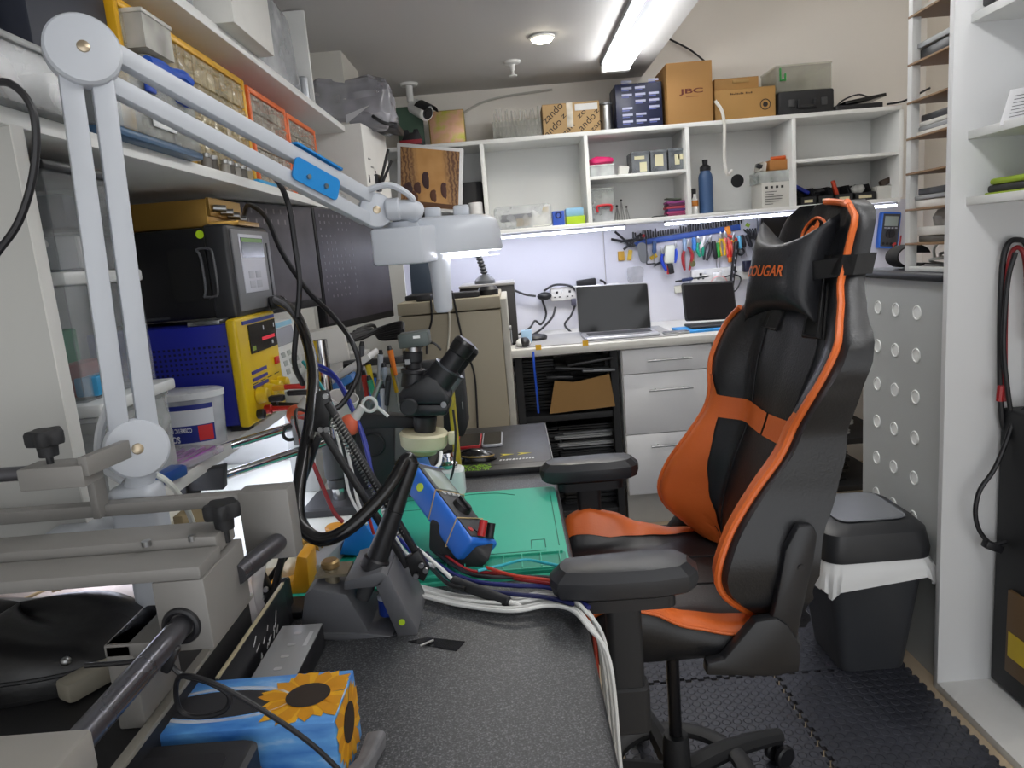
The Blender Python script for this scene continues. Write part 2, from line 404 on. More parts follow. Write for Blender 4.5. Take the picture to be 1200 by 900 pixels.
# ================================================================== rear counter
WT = .88
single(MB().bx(-.03, 2.05, 3.2, YW-.013, WT-.035, WT, .002), 'worktop', [M('#c8c7c2', .4, var=.05, scale=6)], 'long pale counter top under the tool wall', 'worktop')
single(MB().bx(.0, .75, 3.26, 3.7, WT, WT+.004, .001), 'desk_mat', M('#9b9b9c', .6), 'thin grey mat under the silver laptop on the rear counter', 'mat')
dc = thing('drawer_cabinet', 'white three drawer base cabinet under the rear counter', 'cabinet', (.68, 3.5, 0))
FW = M('#dedfe2', .45, var=.03, scale=4)
MB().bx(.478, .888, 3.24, 3.85, .148, .843, .001).build('carcass', FW, dc)
MB().bx(.478, .888, 3.27, 3.85, -.012, .148).build('plinth', M('#b4b3af', .6), dc)
hx = [AY(*p, 3.2) for p in ((758, 424), (760, 461), (764, 531))]
for (z0, z1), zh in zip(((.727, .838), (.443, .723), (.150, .439)), (.785, .648, .385)):
    d = MB().bx(.481, .886, 3.22, 3.239, z0, z1, .001).build('drawer', FW, dc)
    MB().cyl((.59, 3.19, zh), (.79, 3.19, zh), .005).cyl((.625, 3.222, zh), (.625, 3.19, zh), .004).cyl((.755, 3.222, zh), (.755, 3.19, zh), .004).build('handle', STEEL, d)
# racks of laptops below the counter
def rack(x0, x1, label, zs):
    t = thing('metal_rack', label, 'rack', ((x0+x1)/2, 3.55, 0))
    for x in (x0, x1-.035):
        for y in (3.26, 3.8):
            p = MB().bx(x, x+.035, y, y+.003, -.012, .84).bx(x, x+.003, y, y+.035, -.012, .84).build('post', BLKM, t)
    for z in zs:
        MB().bx(x0, x1, 3.262, 3.83, z-.03, z, .002).build('shelf', BLKM, t)
rack(-.01, .465, 'black slotted metal rack below the counter beside the white drawers', (.08, .33, .555))
rack(.92, 1.75, 'black metal rack below the counter behind the gaming chair', (.10, .33, .62))
LC = [M('#17181b', .35, var=.3), M('#26272a', .3, var=.2), M('#0e0e10', .5), M('#7f8184', .35, .5), M('#b4b6b8', .4, .3)]
def laptop_closed(w, d, h, col):
    o = thing('laptop', '', 'laptop')
    MB().rplate((0, 0, h*.3), w, d, h*.55, .012, bev=.002).build('base', LC[col], o)
    MB().rplate((0, 0, h*.82), w, d, h*.36, .012, bev=.002).build('lid', LC[max(0, col-1) if col < 4 else 4], o)
    return o
proto = {}
zz = 0
def pile(x, y, z, n, cols, label, group, wob=.02, w=.33):
    for i in range(n):
        h = R_.choice((.018, .022, .026, .03)); c_ = R_.choice(cols); k = (h, c_, w)
        if k not in proto: proto[k] = laptop_closed(w, .24, h, c_); o = proto[k]; o.location = (x, y, z)
        else: o = dup(proto[k], (x, y, z))
        o['label'] = label; o['group'] = group
        o.location = (x+R_.uniform(-wob, wob), y+R_.uniform(-.01, .02), z); o.rotation_euler = (0, 0, R_.uniform(-.06, .06)); z += h+.001
pile(.31, 3.46, .33, 7, (0, 1, 3, 4), 'closed laptop in the pile below the flap of cardboard', 'laptops on the middle rack shelf beside the drawers', w=.28)
pile(.10, 3.47, .33, 6, (0, 2), 'closed laptop in the pile behind the glossy black box', 'laptops on the middle rack shelf beside the filing cabinet', w=.19)
pile(.31, 3.46, .08, 7, (0, 1, 3), 'closed laptop on the bottom shelf of the rack beside the drawers', 'laptops on the bottom rack shelf', w=.28)
pile(.12, 3.52, .08, 5, (0, 2), 'closed laptop on the bottom shelf beside the filing cabinet', 'laptops on the bottom rack shelf at the filing cabinet', w=.20)
pile(.29, 3.60, .555, 8, (0, 1, 0), 'dark closed laptop in the pile behind the cardboard', 'laptops on the top rack shelf', w=.30)
pile(.10, 3.52, .555, 9, (0, 2, 2), 'dark closed laptop in the pile behind the hanging blue cable', 'laptops at the end of the top rack shelf', w=.20)
pile(1.40, 3.45, .62, 6, (0, 1, 2, 3), 'closed laptop seen between chair back and grey cabinet, upper pile', 'laptops behind the chair, upper pile')
pile(1.40, 3.45, .33, 8, (0, 1, 3, 4), 'closed laptop seen between chair back and grey cabinet, middle pile', 'laptops behind the chair, middle pile')
pile(1.40, 3.45, .10, 7, (0, 2), 'closed laptop seen between chair back and grey cabinet, lower pile', 'laptops behind the chair, lower pile')
struct(MB().bx(.90, 2.05, 3.30, 3.33, -.012, .07), 'baseboard_back', M('#cfc8bc', .6))
mb = MB().prism([AY(*p, 3.25) for p in ((644, 485), (650, 446), (672, 448), (695, 443), (714, 438), (721, 476))], (0, .004, 0))
single(mb, 'cardboard_piece', CARD, 'torn flat piece of brown cardboard leaning on the black rack', 'cardboard')
cable('hanging_cable', [AY(625, 412, 3.19), AY(626, 430, 3.18), AY(629, 460, 3.19), AY(631, 484, 3.2)], .005, M('#1f52c8', .4), 'blue cable hanging over the counter edge in front of the rack', 'cable')
# tangle of parts above the cardboard
for i, (u, v, w) in enumerate(((672, 430, 60), (690, 422, 70), (655, 440, 40), (700, 432, 50))):
    p = AY(u, v, 3.30)
    mb = MB().box(p, (w*.003, .12, .012), rot('Y', R_.uniform(-8, 8)), .003)
    single(mb, 'laptop_part', LC[3] if i == 3 else LC[1], ['loose black laptop shell on top of the pile above the cardboard', 'loose dark laptop bezel highest above the cardboard', 'loose black laptop shell at the left end above the cardboard', 'loose grey laptop bracket above the cardboard'][i], 'laptop part')
# ================================================================== beige filing cabinet
fc = thing('filing_cabinet', 'beige metal filing cabinet beside the rear counter', 'filing cabinet', (-.22, 3.1, 0))
BEI = M('#9a917d', .5, var=.06, scale=3)
MB().bx(-.44, -.045, 2.78, 3.38, -.012, 1.10, .003).build('body', BEI, fc)
MB().bx(-.442, -.043, 2.777, 3.385, 1.105, 1.152, .004).build('top', BEI, fc)
MB().bx(-.044, -.018, 2.79, 3.37, .02, 1.14, .004).build('drawer_fronts', M('#b3b0a6', .55, var=.2, scale=20), fc)
MB().cyl((-.02, 2.83, 1.02), (-.008, 2.83, 1.02), .010).bx(-.012, -.008, 2.826, 2.834, .965, 1.02).bx(-.012, -.008, 2.838, 2.85, .955, .99).build('lock_with_keys', STEEL, fc)
# laptop stack, drives, box on the filing cabinet
lt = thing('laptop', 'half open dark laptop standing on the filing cabinet', 'laptop', (-.40, 3.05, 1.152))
MB().bx(-.43, -.25, 2.93, 3.15, 1.153, 1.172, .004).build('base', BLKM, lt)
MB().prism([(-.43, 3.14, 1.17), (-.27, 3.12, 1.17), (-.27, 3.16, 1.37), (-.43, 3.18, 1.37)], (0, .008, 0), .002).build('screen', [M('#55606e', .2)], lt)
single(MB().bx(-.37, -.31, 2.80, 2.90, 1.153, 1.178, .006), 'power_brick', BLK, 'black power brick on the filing cabinet front edge', 'power brick')
single(MB().rplate((-.20, 2.87, 1.163), .155, .08, .022, .012, bev=.003), 'router', BLKM, 'flat dark network box on the filing cabinet', 'network box')
single(MB().bx(-.29, -.265, 2.83, 2.90, 1.153, 1.175, .003), 'usb_stick', BLUE, 'small blue plug on the filing cabinet', 'plug')
single(MB().lathe([(0, 0), (.04, 0), (.042, .02), (.03, .035), (0, .036)], (-.09, 2.92, 1.153)), 'webcam', BLK, 'rounded black gadget at the filing cabinet corner', 'gadget')
cable('cable', [AY(525, 345, 2.76), AY(527, 380, 2.765), AY(525, 420, 2.76), AY(530, 455, 2.74)], .0042, M('#cfcabc'), 'cream cable hanging straight down the filing cabinet front', 'cable')
cable('cable', [AY(530, 343, 2.765), AY(538, 380, 2.765), AY(545, 410, 2.76), AY(556, 440, 2.76), AY(560, 505, 2.76)], .004, BLK, 'thin black cable looping down the filing cabinet front', 'cable')
cable('cable', [AY(505, 352, 2.76), AY(506, 375, 2.765), AY(501, 393, 2.765), AY(500, 415, 2.76)], .004, BLK, 'short black cable hanging from the power brick', 'cable')
pc = thing('desktop_computer', 'black desktop computer case on the counter behind the filing cabinet', 'computer', (-.08, 3.6, WT))
MB().bx(-.24, .02, 3.4, 3.8, WT+.012, 1.165, .006).build('case', M('#2e2b2a', .4), pc)
MB().bx(-.242, .022, 3.395, 3.8, 1.165, 1.178, .004).build('top_panel', M('#8d8c8a', .45), pc)
for x in (-.22, .0):
    for y in (3.42, 3.77): MB().cyl((x, y, WT), (x, y, WT+.012), .012).build('foot', BLK, pc)
ph = thing('phone_holder', 'grey jointed phone holder standing on the black computer case', 'phone holder', (-.1, 3.5, 1.178))
c = V((-.12, 3.5, 1.178))
MB().lathe([(0, 0), (.05, 0), (.05, .015), (.03, .035), (.018, .045), (0, .045)], c).build('base', M('#5a5d63', .4), ph)
g = MB()
for i in range(7): g.sph(c+V((-.004*i, 0, .055+.016*i)), (.018, .018, .011), n=12)
g.build('gooseneck', M('#46494f', .35), ph)
MB().box(c+V((-.035, 0, .185)), (.09, .02, .06), rot('Y', -8), .006).build('clamp', BLK, ph)
# ================================================================== counter: left end
def socket_bar(x0, x1, z, n, label, tilt=0):
    t = thing('power_strip', label, 'power strip', ((x0+x1)/2, YW-.03, z-.03))
    MB().bx(x0, x1, YW-.052, YW-.013, z-.036, z+.036, .006).build('housing', M('#d9d8d3', .4), t)
    for i in range(n):
        x = x0+(i+.5)*(x1-x0)/n
        MB().bx(x-.006, x+.006, YW-.0545, YW-.052, z+.004, z+.016).bx(x-.018, x-.008, YW-.054, YW-.052, z-.018, z-.012).bx(x+.008, x+.018, YW-.054, YW-.052, z-.018, z-.012).build('socket', BLK, t)
        MB().bx(x+.02, x+.03, YW-.056, YW-.052, z+.008, z+.026, .002).build('switch', WHITE, t)
socket_bar(.215, .49, 1.075, 4, 'white wall power strip behind the silver laptop')
socket_bar(.98, 1.36, 1.11, 4, 'white wall power strip above the black tablet')
def brick(u, v, w, h, label, ang=-4):
    c = AY(u, v, YW-.035)
    single(MB().box(c, (w, .032, h), rot('Y', ang), .005), 'power_adapter', BLK, label, 'power adapter')
brick(687, 332, .105, .045, 'flat black power adapter stuck on the wall over the power strip')
c = AY(638, 347, YW-.06)
single(MB().sph(c, (.04, .03, .022)), 'plug', BLK, 'rounded black plug at the end of the wall power strip', 'plug')
c = AY(673, 354, YW-.07)
single(MB().box(c, (.035, .03, .04), None, .006), 'plug', M('#4b4a58', .4), 'dark square plug in the middle of the wall power strip', 'plug')
c = AY(719, 336, YW-.02)
single(MB().bx(c.x-.03, c.x+.03, YW-.03, YW-.012, c.z-.02, c.z+.02, .005), 'wall_socket', WHITE, 'small white socket on the wall above the silver laptop', 'socket')
for i, (pts, l) in enumerate([
    ([(600, 339), (615, 345), (628, 347)], 'black lead running from the computer case to the rounded plug'),
    ([(637, 341), (650, 334), (668, 335), (676, 342)], 'thin black lead arching over the wall power strip'),
    ([(703, 328), (709, 332), (707, 342), (696, 345)], 'black lead curling beside the flat power adapter'),
    ([(674, 358), (669, 370), (662, 380), (668, 388), (674, 392)], 'black lead hanging from the dark square plug to the counter'),
    ([(651, 360), (647, 372), (635, 385), (625, 392)], 'thick black lead hanging from the wall power strip to the counter'),
    ([(635, 350), (640, 368), (634, 380), (627, 376), (621, 384), (608, 392)], 'tangled black lead on the counter beside the filing cabinet'),
    ([(610, 395), (630, 392), (650, 396), (668, 390)], 'black lead lying across the counter behind the grey mat')]):
    cable('lead', [AY(u, v, YW-.06-.12*max(0, (v-365)/30)) for u, v in pts], .006, BLK, l, 'cable')
c = AZ(620, 393, WT+.004)
single(MB().lathe([(0, 0), (.055, 0), (.058, .012), (.05, .022), (0, .022)], (.105, 3.52, WT+.004)), 'charging_puck', BLK, 'round black puck charger on the counter', 'charger')
mo = thing('computer_mouse', 'white and black mouse at the counter end by the filing cabinet', 'mouse', (.03, 3.3, WT+.004))
MB().sph((.04, 3.31, WT+.02), (.035, .05, .022)).build('shell', WHITE, mo); MB().sph((.045, 3.30, WT+.022), (.026, .046, .024)).build('dark_top', BLK, mo)
single(MB().bx(.035, .085, 3.42, 3.44, WT+.004, WT+.065, .002), 'sticky_note', M('#a9cbe8', .6), 'small pale blue card propped on the counter end', 'card')
# silver laptop open
lt = thing('laptop', 'open silver laptop with a blank black screen on the rear counter', 'laptop', (.50, 3.45, WT+.004))
SIL = M('#b9bac2', .3, .6, var=.03)
MB().rplate((.50, 3.40, WT+.012), .345, .235, .014, .012, bev=.003).build('base', SIL, lt)
k = MB().rplate((.50, 3.42, WT+.0195), .30, .11, .002, .006).build('keyboard', M('#3b3c42', .5), lt)
MB().rplate((.50, 3.56, WT+.125), .36, .235, .008, .012, (1, 0, -.03), (0, .16, 1), .002).build('lid', SIL, lt)
MB().rplate((.50, 3.5545, WT+.126), .352, .225, .002, .010, (1, 0, -.03), (0, .16, 1)).build('screen', SCREEN, lt)
# black tablet
tb = thing('tablet', 'black tablet standing in its folio on the rear counter', 'tablet', (.98, 3.5, WT))
MB().rplate((.965, 3.52, WT+.125), .255, .19, .012, .012, (1, 0, -.03), (0, .3, 1), .003).build('cover', BLKM, tb)
MB().rplate((.965, 3.511, WT+.125), .24, .17, .002, .006, (1, 0, -.03), (0, .3, 1)).build('screen', M('#141318', .25), tb)
MB().rplate((.965, 3.45, WT+.016), .25, .17, .010, .012, bev=.002).build('keyboard', BLKM, tb)
single(MB().box((.93, 3.42, WT+.005), (.30, .2, .010), rot('Z', 4), .001), 'folder', M('#2f8fd8', .5), 'bright blue folder under the black tablet', 'folder')
pn = thing('phone', 'grey phone lying on the rear counter between laptop and tablet', 'phone', (.76, 3.35, WT))
MB().rplate((.755, 3.34, WT+.006), .12, .07, .010, .01, bev=.002).build('body', STEEL, pn); MB().rplate((.755, 3.34, WT+.0115), .112, .062, .001, .008).build('glass', BLKG, pn)
for u, l in ((631, 'yellow tape tab on the counter edge above the black rack'), (686, 'yellow tape tab on the counter edge near the white drawers')):
    c = AY(u, 407-(u-631)*.09, 3.199); single(MB().bx(c.x-.013, c.x+.013, 3.1975, 3.1995, c.z-.012, c.z+.012), 'tape_tab', M('#e0ae2a', .6), l, 'tape')
# black monitor behind the chair
mn = thing('monitor', 'black monitor on the rear counter half hidden by the chair headrest', 'monitor', (1.48, 3.7, WT))
p0, p1 = AY(889, 250, 3.68), AY(1003, 355, 3.68)
MB().bx(p0.x, 1.80, 3.68, 3.715, 1.10, 1.395, .006).build('casing', BLK, mn)
MB().bx(p0.x+.012, 1.788, 3.677, 3.681, 1.125, 1.383).build('screen', SCREEN, mn)
MB().bx(1.45, 1.53, 3.69, 3.72, .90, 1.15, .006).build('stand', BLK, mn)
MB().rplate((1.49, 3.70, WT+.009), .26, .2, .018, .03, bev=.004).build('foot', BLK, mn)
# ================================================================== things on top of the wall shelf
RX, UZ = V((1, 0, 0)), V((0, 0, 1))
def carton(name, x0, x1, y0, y1, z0, z1, mt, label, cat='box', group=None, seam=True, lift=.0):
    t = thing(name, label, cat, ((x0+x1)/2, (y0+y1)/2, z0), group)
    MB().bx(x0, x1, y0, y1, z0, z1-.003, .002).build('body', mt, t)
    MB().bx(x0, (x0+x1)/2-.001, y0, y1, z1-.003, z1, .001).bx((x0+x1)/2+.001, x1, y0, y1, z1-.003, z1, .001).build('flap', mt, t)
    return t
def tubbox(name, x0, x1, y0, y1, z0, z1, label, op=.35, hx='#e4e8e8', lid=None, cat='container', group=None, taper=.0):
    t = thing(name, label, cat, ((x0+x1)/2, (y0+y1)/2, z0), group)
    MB().open_box(x0, x1, y0, y1, z0, z1-.008).build('tub', CLEAR(hx, op), t)
    MB().bx(x0-.003, x1+.003, y0-.003, y1+.003, z1-.008, z1, .002).build('lid', lid or CLEAR(hx, min(.9, op*1.6)), t)
    return t
def fx_(u, v, Y=3.7): return AY(u, v, Y)
def span(u0, u1, vb, vt, Y):
    a, b = AY(u0, vb, Y), AY(u1, vb, Y); c = AY((u0+u1)/2, vt, Y); return a.x, b.x, c.z
# green board, golden panel, red box
x0, x1, z1 = span(466, 497, 165, 122, 3.75)
single(MB().box(((x0+x1)/2, 3.80, (ZT+z1)/2), (x1-x0, .012, z1-ZT), rot('X', -4), .002), 'green_board', M('#5e7a68', .6), 'dull green board leaning on the rear wall behind the bagged box', 'board')
x0, x1, z1 = span(504, 546, 165, 129, 3.72)
gp = thing('metal_box', 'flat gold toned metal box standing on the wall shelf', 'box', ((x0+x1)/2, 3.74, ZT))
MB().bx(x0, x1, 3.72, 3.80, ZT, z1, .003).build('body', M('#8c7a35', .4, .3), gp)
MB().bx(x0+.006, x1-.004, 3.716, 3.72, ZT+.004, z1-.004, .001).build('front_plate', RAMP('gold_front', 'Generated', 'noise', 1.3, ((.35, '#b39a52'), (.5, '#c99c84'), (.62, '#a9b02e')), .35, metal=.35), gp, 'gold plate shading into yellow green')
x0, x1, z1 = span(466, 499, 167, 151, 3.68)
rb = thing('small_case', 'black and red small case behind the tilted picture screen', 'case', ((x0+x1)/2, 3.72, ZT))
MB().prism([(x0, 3.69, ZT), (x1, 3.69, ZT), (x1-.03, 3.69, z1-.02), (x1-.035, 3.69, z1), (x1-.055, 3.69, z1), (x1-.06, 3.69, z1-.015), (x0+.06, 3.69, z1-.015), (x0+.055, 3.69, z1), (x0+.03, 3.69, z1), (x0+.03, 3.69, z1-.03)], (0, .05, 0), .002).build('body', BLK, rb)
MB().bx(x0+.01, x1-.02, 3.685, 3.69, ZT+.012, ZT+.035, .002).build('band', M('#8f2330', .5), rb, 'dark red band')
# clear tubs with bags
x0, x1, z1 = span(578, 636, 160, 130, 3.72)
tt = thing('clear_bin', 'low clear bin of upright plastic bags on the wall shelf', 'bin', ((x0+x1)/2, 3.78, ZT))
MB().open_box(x0, x1, 3.72, 3.88, ZT, ZT+.09).build('tub', CLEAR('#d8d8d2', .22), tt)
for i in range(13):
    x = x0+.012+i*(x1-x0-.024)/12
    o = single(MB().box((x, 3.79, ZT+.075+R_.uniform(-.01, .012)), (.006, .12, .13), rot('Y', R_.uniform(-9, 3))).crumple(.004, i), 'plastic_sleeve', CLEAR('#dedcd6', .45), 'clear plastic sleeve filed upright in the low bin', 'sleeve', 'sleeves in the low clear bin')
# zando box
x0, x1, z1 = span(637, 704, 153, 120, 3.70)
zb = carton('cardboard_box', x0, x1, 3.70, 3.88, ZT, z1, M('#b39468', .75, var=.08), 'tan cardboard box printed with dark slanted lettering')
INK = M('#2c2520', .7)
cx, cz = (x0+x1)/2, (ZT+z1)/2
for wd, px_, py_, wl in (('zando', 285, 255, .118), ('ando', 275, 460, .098), ('z', 440, 295, .022), ('zan', 505, 475, .070), ('zo', 715, 265, .046), ('ando', 790, 380, .098), ('z', 940, 230, .022), ('zan', 925, 430, .066)):
    text(wd, (x0+(px_-130)/860*(x1-x0), 3.70, ZT+(575-(px_-130)*.07-py_)/430*(z1-ZT)), (1, 0, .85), (-.85, 0, 1), .036 if 'd' in wd else .026, INK, zb, 'printed_word', wl)
MB().bx(cx-.022, cx+.008, 3.698, 3.70, z1-.115, z1).build('tape', CLEAR('#d9d2c2', .75), zb); MB().bx(cx+.02, x1-.01, 3.698, 3.70, z1-.04, z1-.01).build('label', WHITE, zb)
x0, x1, z1 = span(706, 719, 150, 119, 3.70)
cn = thing('canister', 'silver cylindrical canister between the printed carton and dark blue box', 'canister', ((x0+x1)/2, 3.74, ZT))
MB().cyl(((x0+x1)/2, 3.74, ZT), ((x0+x1)/2, 3.74, z1-.01), .033, n=24, bev=.003).build('body', STEEL, cn); MB().cyl(((x0+x1)/2, 3.74, z1-.01), ((x0+x1)/2, 3.74, z1), .034, n=24, bev=.002).build('lid', M('#8d8f92', .3, .6), cn)
# dark blue box
x0, x1, z1 = span(723, 777, 146, 97, 3.69)
bb = carton('retail_box', x0, x1, 3.69, 3.88, ZT, z1, M('#1c2342', .35), 'dark blue glossy box covered in small pale print')
PR = M('#b9bdd6', .6); PR2 = M('#5a64a8', .5)
for r in range(7):
    for q in range(3):
        if (r+q) % 4 == 3: continue
        xx = x0+.03+q*.066; zz_ = ZT+.03+r*.031
        MB().bx(xx, xx+.05, 3.688, 3.69, zz_, zz_+.010).build('print_line', PR, bb)
        MB().bx(xx, xx+.035, 3.688, 3.69, zz_-.008, zz_-.003).build('print_line', PR2, bb)
# tall JBG carton
x0, x1, z1 = span(783, 836, 139, 72, 3.66)
jb = thing('cardboard_box', 'tall plain brown carton with a dark red logo', 'box', ((x0+x1)/2, 3.78, ZT))
MB().bx(x0, x1, 3.66, 3.93, ZT, z1, .002).build('body', M('#a47a45', .7, var=.06, scale=4), jb)
MB().box(((x0+x1)/2-.02, 3.79, z1+.006), (.13, .1, .006), rot('Y', 4), .001).build('flap', CARD, jb)
text('JBC', ((x0+x1)/2+.01, 3.66, z1-.135), RX, UZ, .022, M('#5b1f16', .7), jb, 'logo', .115, True)
MB().bx((x0+x1)/2-.02, (x0+x1)/2+.04, 3.6585, 3.66, z1-.162, z1-.159).build('small_print', M('#7d4a2c', .7), jb)
# two lower cartons
x0, x1, z1 = span(838, 909, 133, 103, 3.69)
b1 = carton('cardboard_box', x0, x1, 3.69, 3.9, ZT, z1, M('#a98149', .72, var=.08), 'long low brown carton with a round printed emblem, under the smaller one')
pr_ = MB()
for i in range(13):
    if i != 8: pr_.bx(x0+.075+.0085*i, x0+.0815+.0085*i, 3.6885, 3.69, z1-.027, z1-.019-.002*(i % 3))
pr_.build('print', M('#5b4023', .7), b1)
c = V((x1-.05, 3.69, (ZT+z1)/2-.01)); MB().ring(c+V((0, -.001, 0)), (0, 1, 0), .024, .002, 28, 6).cyl(c, c+V((0, -.002, 0)), .012).build('emblem', INK, b1)
z0 = z1; x0, x1, z1 = span(838, 890, 103, 94, 3.70)
b2 = carton('cardboard_box', x0, x1, 3.71, 3.88, z0, z0+.055, M('#a67d47', .72, var=.08), 'small brown carton lying on the long low carton')
MB().bx((x0+x1)/2-.02, (x0+x1)/2+.06, 3.705, 3.712, z0+.03, z0+.045, .002).build('tab', CARDL, b2)
# clear crate on black case
x0, x1, z1 = span(912, 978, 125, 105, 3.70)
bc = thing('tool_case', 'flat black plastic tool case on the wall shelf below the clear crate', 'case', ((x0+x1)/2, 3.8, ZT))
MB().bx(x0, x1, 3.70, 3.92, ZT, z1, .012, 3).build('shell', BLKM, bc); 
MB().bx(x0+.09, x1-.09, 3.685, 3.70, ZT+.03, ZT+.045, .004).bx(x0+.09, x0+.105, 3.685, 3.702, ZT+.03, ZT+.07, .003).bx(x1-.105, x1-.09, 3.685, 3.702, ZT+.03, ZT+.07, .003).build('handle', BLK, bc)
for q in (.05, .21): MB().bx(x0+q, x0+q+.03, 3.694, 3.70, ZT+.04, ZT+.075, .002).build('latch', DGREY, bc)
cc_ = tubbox('clear_crate', x0-.005, x1-.01, 3.71, 3.92, z1, z1+.125, 'clear plastic crate with a green clip on the black tool case', .14, '#dcdcd4', cat='crate')
MB().bx(x0+.01, x0+.018, 3.700, 3.708, z1+.05, z1+.11, .002).bx(x0+.01, x0+.04, 3.700, 3.708, z1+.05, z1+.058, .002).bx(x0+.034, x0+.042, 3.700, 3.708, z1+.05, z1+.085, .002).build('clip', M('#1f8a3a', .4), cc_, 'green clip')
x0, x1, z1 = span(982, 1038, 120, 108, 3.70)
tv = thing('laptop', 'flat black laptop with a cable lying at the far end of the wall shelf', 'laptop', ((x0+x1)/2, 3.8, ZT))
MB().rplate(((x0+x1)/2-.01, 3.8, ZT+.016), x1-x0, .2, .03, .01, bev=.003).build('base', BLK, tv)
MB().box(((x0+x1)/2+.02, 3.8, ZT+.052), (x1-x0-.03, .2, .016), rot('Y', -7), .003).build('lid', BLKG, tv)
cable('cable', [(x0-.02, 3.72, ZT+.004), (x0+.02, 3.70, ZT+.05), (x0+.1, 3.71, ZT+.075), (x0+.16, 3.73, ZT+.065)], .004, BLK, 'thin black cable looped over the flat black laptop', 'cable')
cable('cable', [AY(1040, 122, 3.7), AY(1060, 118, 3.6), AY(1090, 103, 3.5)], .005, BLK, 'dark cable strung from the wall shelf towards the letter rack', 'cable')
cable('hanging_cable', [AY(838, 118, 3.64), AY(846, 130, 3.64), AY(849, 150, 3.64), AY(849, 185, 3.64), AY(852, 204, 3.64), AY(858, 200, 3.66)], .008, M('#dad8d2', .5), 'flat white cable hanging in front of the bottle bay', 'cable')
# ================================================================== in the bays
# picture screen
pm = thing('picture_screen', 'tilted white framed screen showing a golden cave painting', 'screen', AY(505, 250, 3.56))
q = [AY(*p, 3.55) for p in ((465, 167), (543, 174), (541, 250), (466, 246))]
def inset(q, k): c_ = sum(q, V())/4; return [p+(c_-p)*k for p in q]
MB().prism(q, (0, .035, 0), .004).build('frame', M('#cbccce', .4), pm)
def paintmat():
    mt = bpy.data.materials.new('mat_painting'); mt.use_nodes = True; nt = mt.node_tree; b = nt.nodes['Principled BSDF']; N = nt.nodes.new; Lk = nt.links.new
    tc = N('ShaderNodeTexCoord'); sp = N('ShaderNodeSeparateXYZ'); Lk(tc.outputs['Generated'], sp.inputs[0])
    w = N('ShaderNodeTexWave'); w.inputs['Scale'].default_value = 5; w.inputs['Distortion'].default_value = 7; w.inputs['Detail'].default_value = 4; w.inputs['Detail Scale'].default_value = 2.5; Lk(tc.outputs['Generated'], w.inputs[0])
    mx = N('ShaderNodeMix'); mx.data_type = 'RGBA'; mx.inputs[6].default_value = lin('#4a2c18'); mx.inputs[7].default_value = lin('#80603c'); Lk(w.outputs['Color'], mx.inputs[0])
    a = N('ShaderNodeMath'); a.operation = 'SUBTRACT'; a.inputs[1].default_value = .52; Lk(sp.outputs[0], a.inputs[0])
    ab = N('ShaderNodeMath'); ab.operation = 'ABSOLUTE'; Lk(a.outputs[0], ab.inputs[0])
    mr = N('ShaderNodeMapRange'); mr.inputs[1].default_value = .18; mr.inputs[2].default_value = .3; mr.inputs[3].default_value = 1; mr.inputs[4].default_value = 0; Lk(ab.outputs[0], mr.inputs[0])
    nz = N('ShaderNodeTexNoise'); nz.inputs['Scale'].default_value = 4; Lk(tc.outputs['Generated'], nz.inputs[0])
    m2 = N('ShaderNodeMix'); m2.data_type = 'RGBA'; m2.inputs[6].default_value = lin('#8a5f2a'); m2.inputs[7].default_value = lin('#ad8450'); Lk(nz.outputs['Fac'], m2.inputs[0])
    m3 = N('ShaderNodeMix'); m3.data_type = 'RGBA'; Lk(mr.outputs[0], m3.inputs[0]); Lk(mx.outputs[2], m3.inputs[6]); Lk(m2.outputs[2], m3.inputs[7])
    Lk(m3.outputs[2], b.inputs['Base Color']); Lk(m3.outputs[2], b.inputs['Emission Color']); b.inputs['Emission Strength'].default_value = .12; b.inputs['Roughness'].default_value = .3
    return mt
qq = [p+V((0, -.002, 0)) for p in inset(q, .11)]
MB().prism(qq, (0, .003, 0)).build('display', paintmat(), pm)
fg = [M('#3a2222', .6), M('#4a2c26', .6), M('#54301c', .6)]
ax_ = (qq[1]-qq[0]); ay_ = (qq[3]-qq[0])
for i, (a_, b_, w_, h_) in enumerate(((.42, .52, .06, .13), (.73, .66, .05, .12), (.55, .77, .055, .09), (.12, .70, .08, .10), (.28, .66, .06, .08), (.2, .82, .09, .06))):
    p = qq[0]+ax_*a_+ay_*b_+V((0, -.001, 0))
    MB().sph(p, (w_*.30, .0015, h_*.30), n=14).sph(p+ay_*(-h_*.75)+ax_*.015, (w_*.18, .0015, w_*.18), n=12).sph(p+ax_*w_*.5+ay_*h_*.5, (w_*.16, .0012, h_*.2), n=10).build('painted_figure', fg[i % 3], pm)
MB().prism([qq[3]+ay_*-.12+V((0,-.0005,0)), qq[2]+ay_*-.07+V((0,-.0005,0)), qq[2]+ay_*-.005+V((0,-.0005,0)), qq[3]+ay_*-.005+V((0,-.0005,0))], (0, .001, 0)).build('painted_ground', M('#5c3a20', .6, var=.5, scale=40), pm)
MB().bx(AY(480, 247, 3.6).x, AY(530, 247, 3.6).x, 3.60, 3.75, ZB, ZB+.016, .004).bx(-.42, -.38, 3.6, 3.63, ZB, ZB+.2, .004).build('stand', BLK, pm)
x0, x1, z1 = span(545, 568, 258, 213, 3.72)
single(MB().bx(x0-.05, x1+.0, 3.72, 3.84, ZB, z1, .004), 'black_box', BLKM, 'black upright box in the bay beside the picture screen', 'box')
c = AY(562, 262, 3.68); 
pr = thing('paper_roll', 'white paper roll standing beside the picture screen', 'paper roll', (c.x-.01, 3.69, ZB))
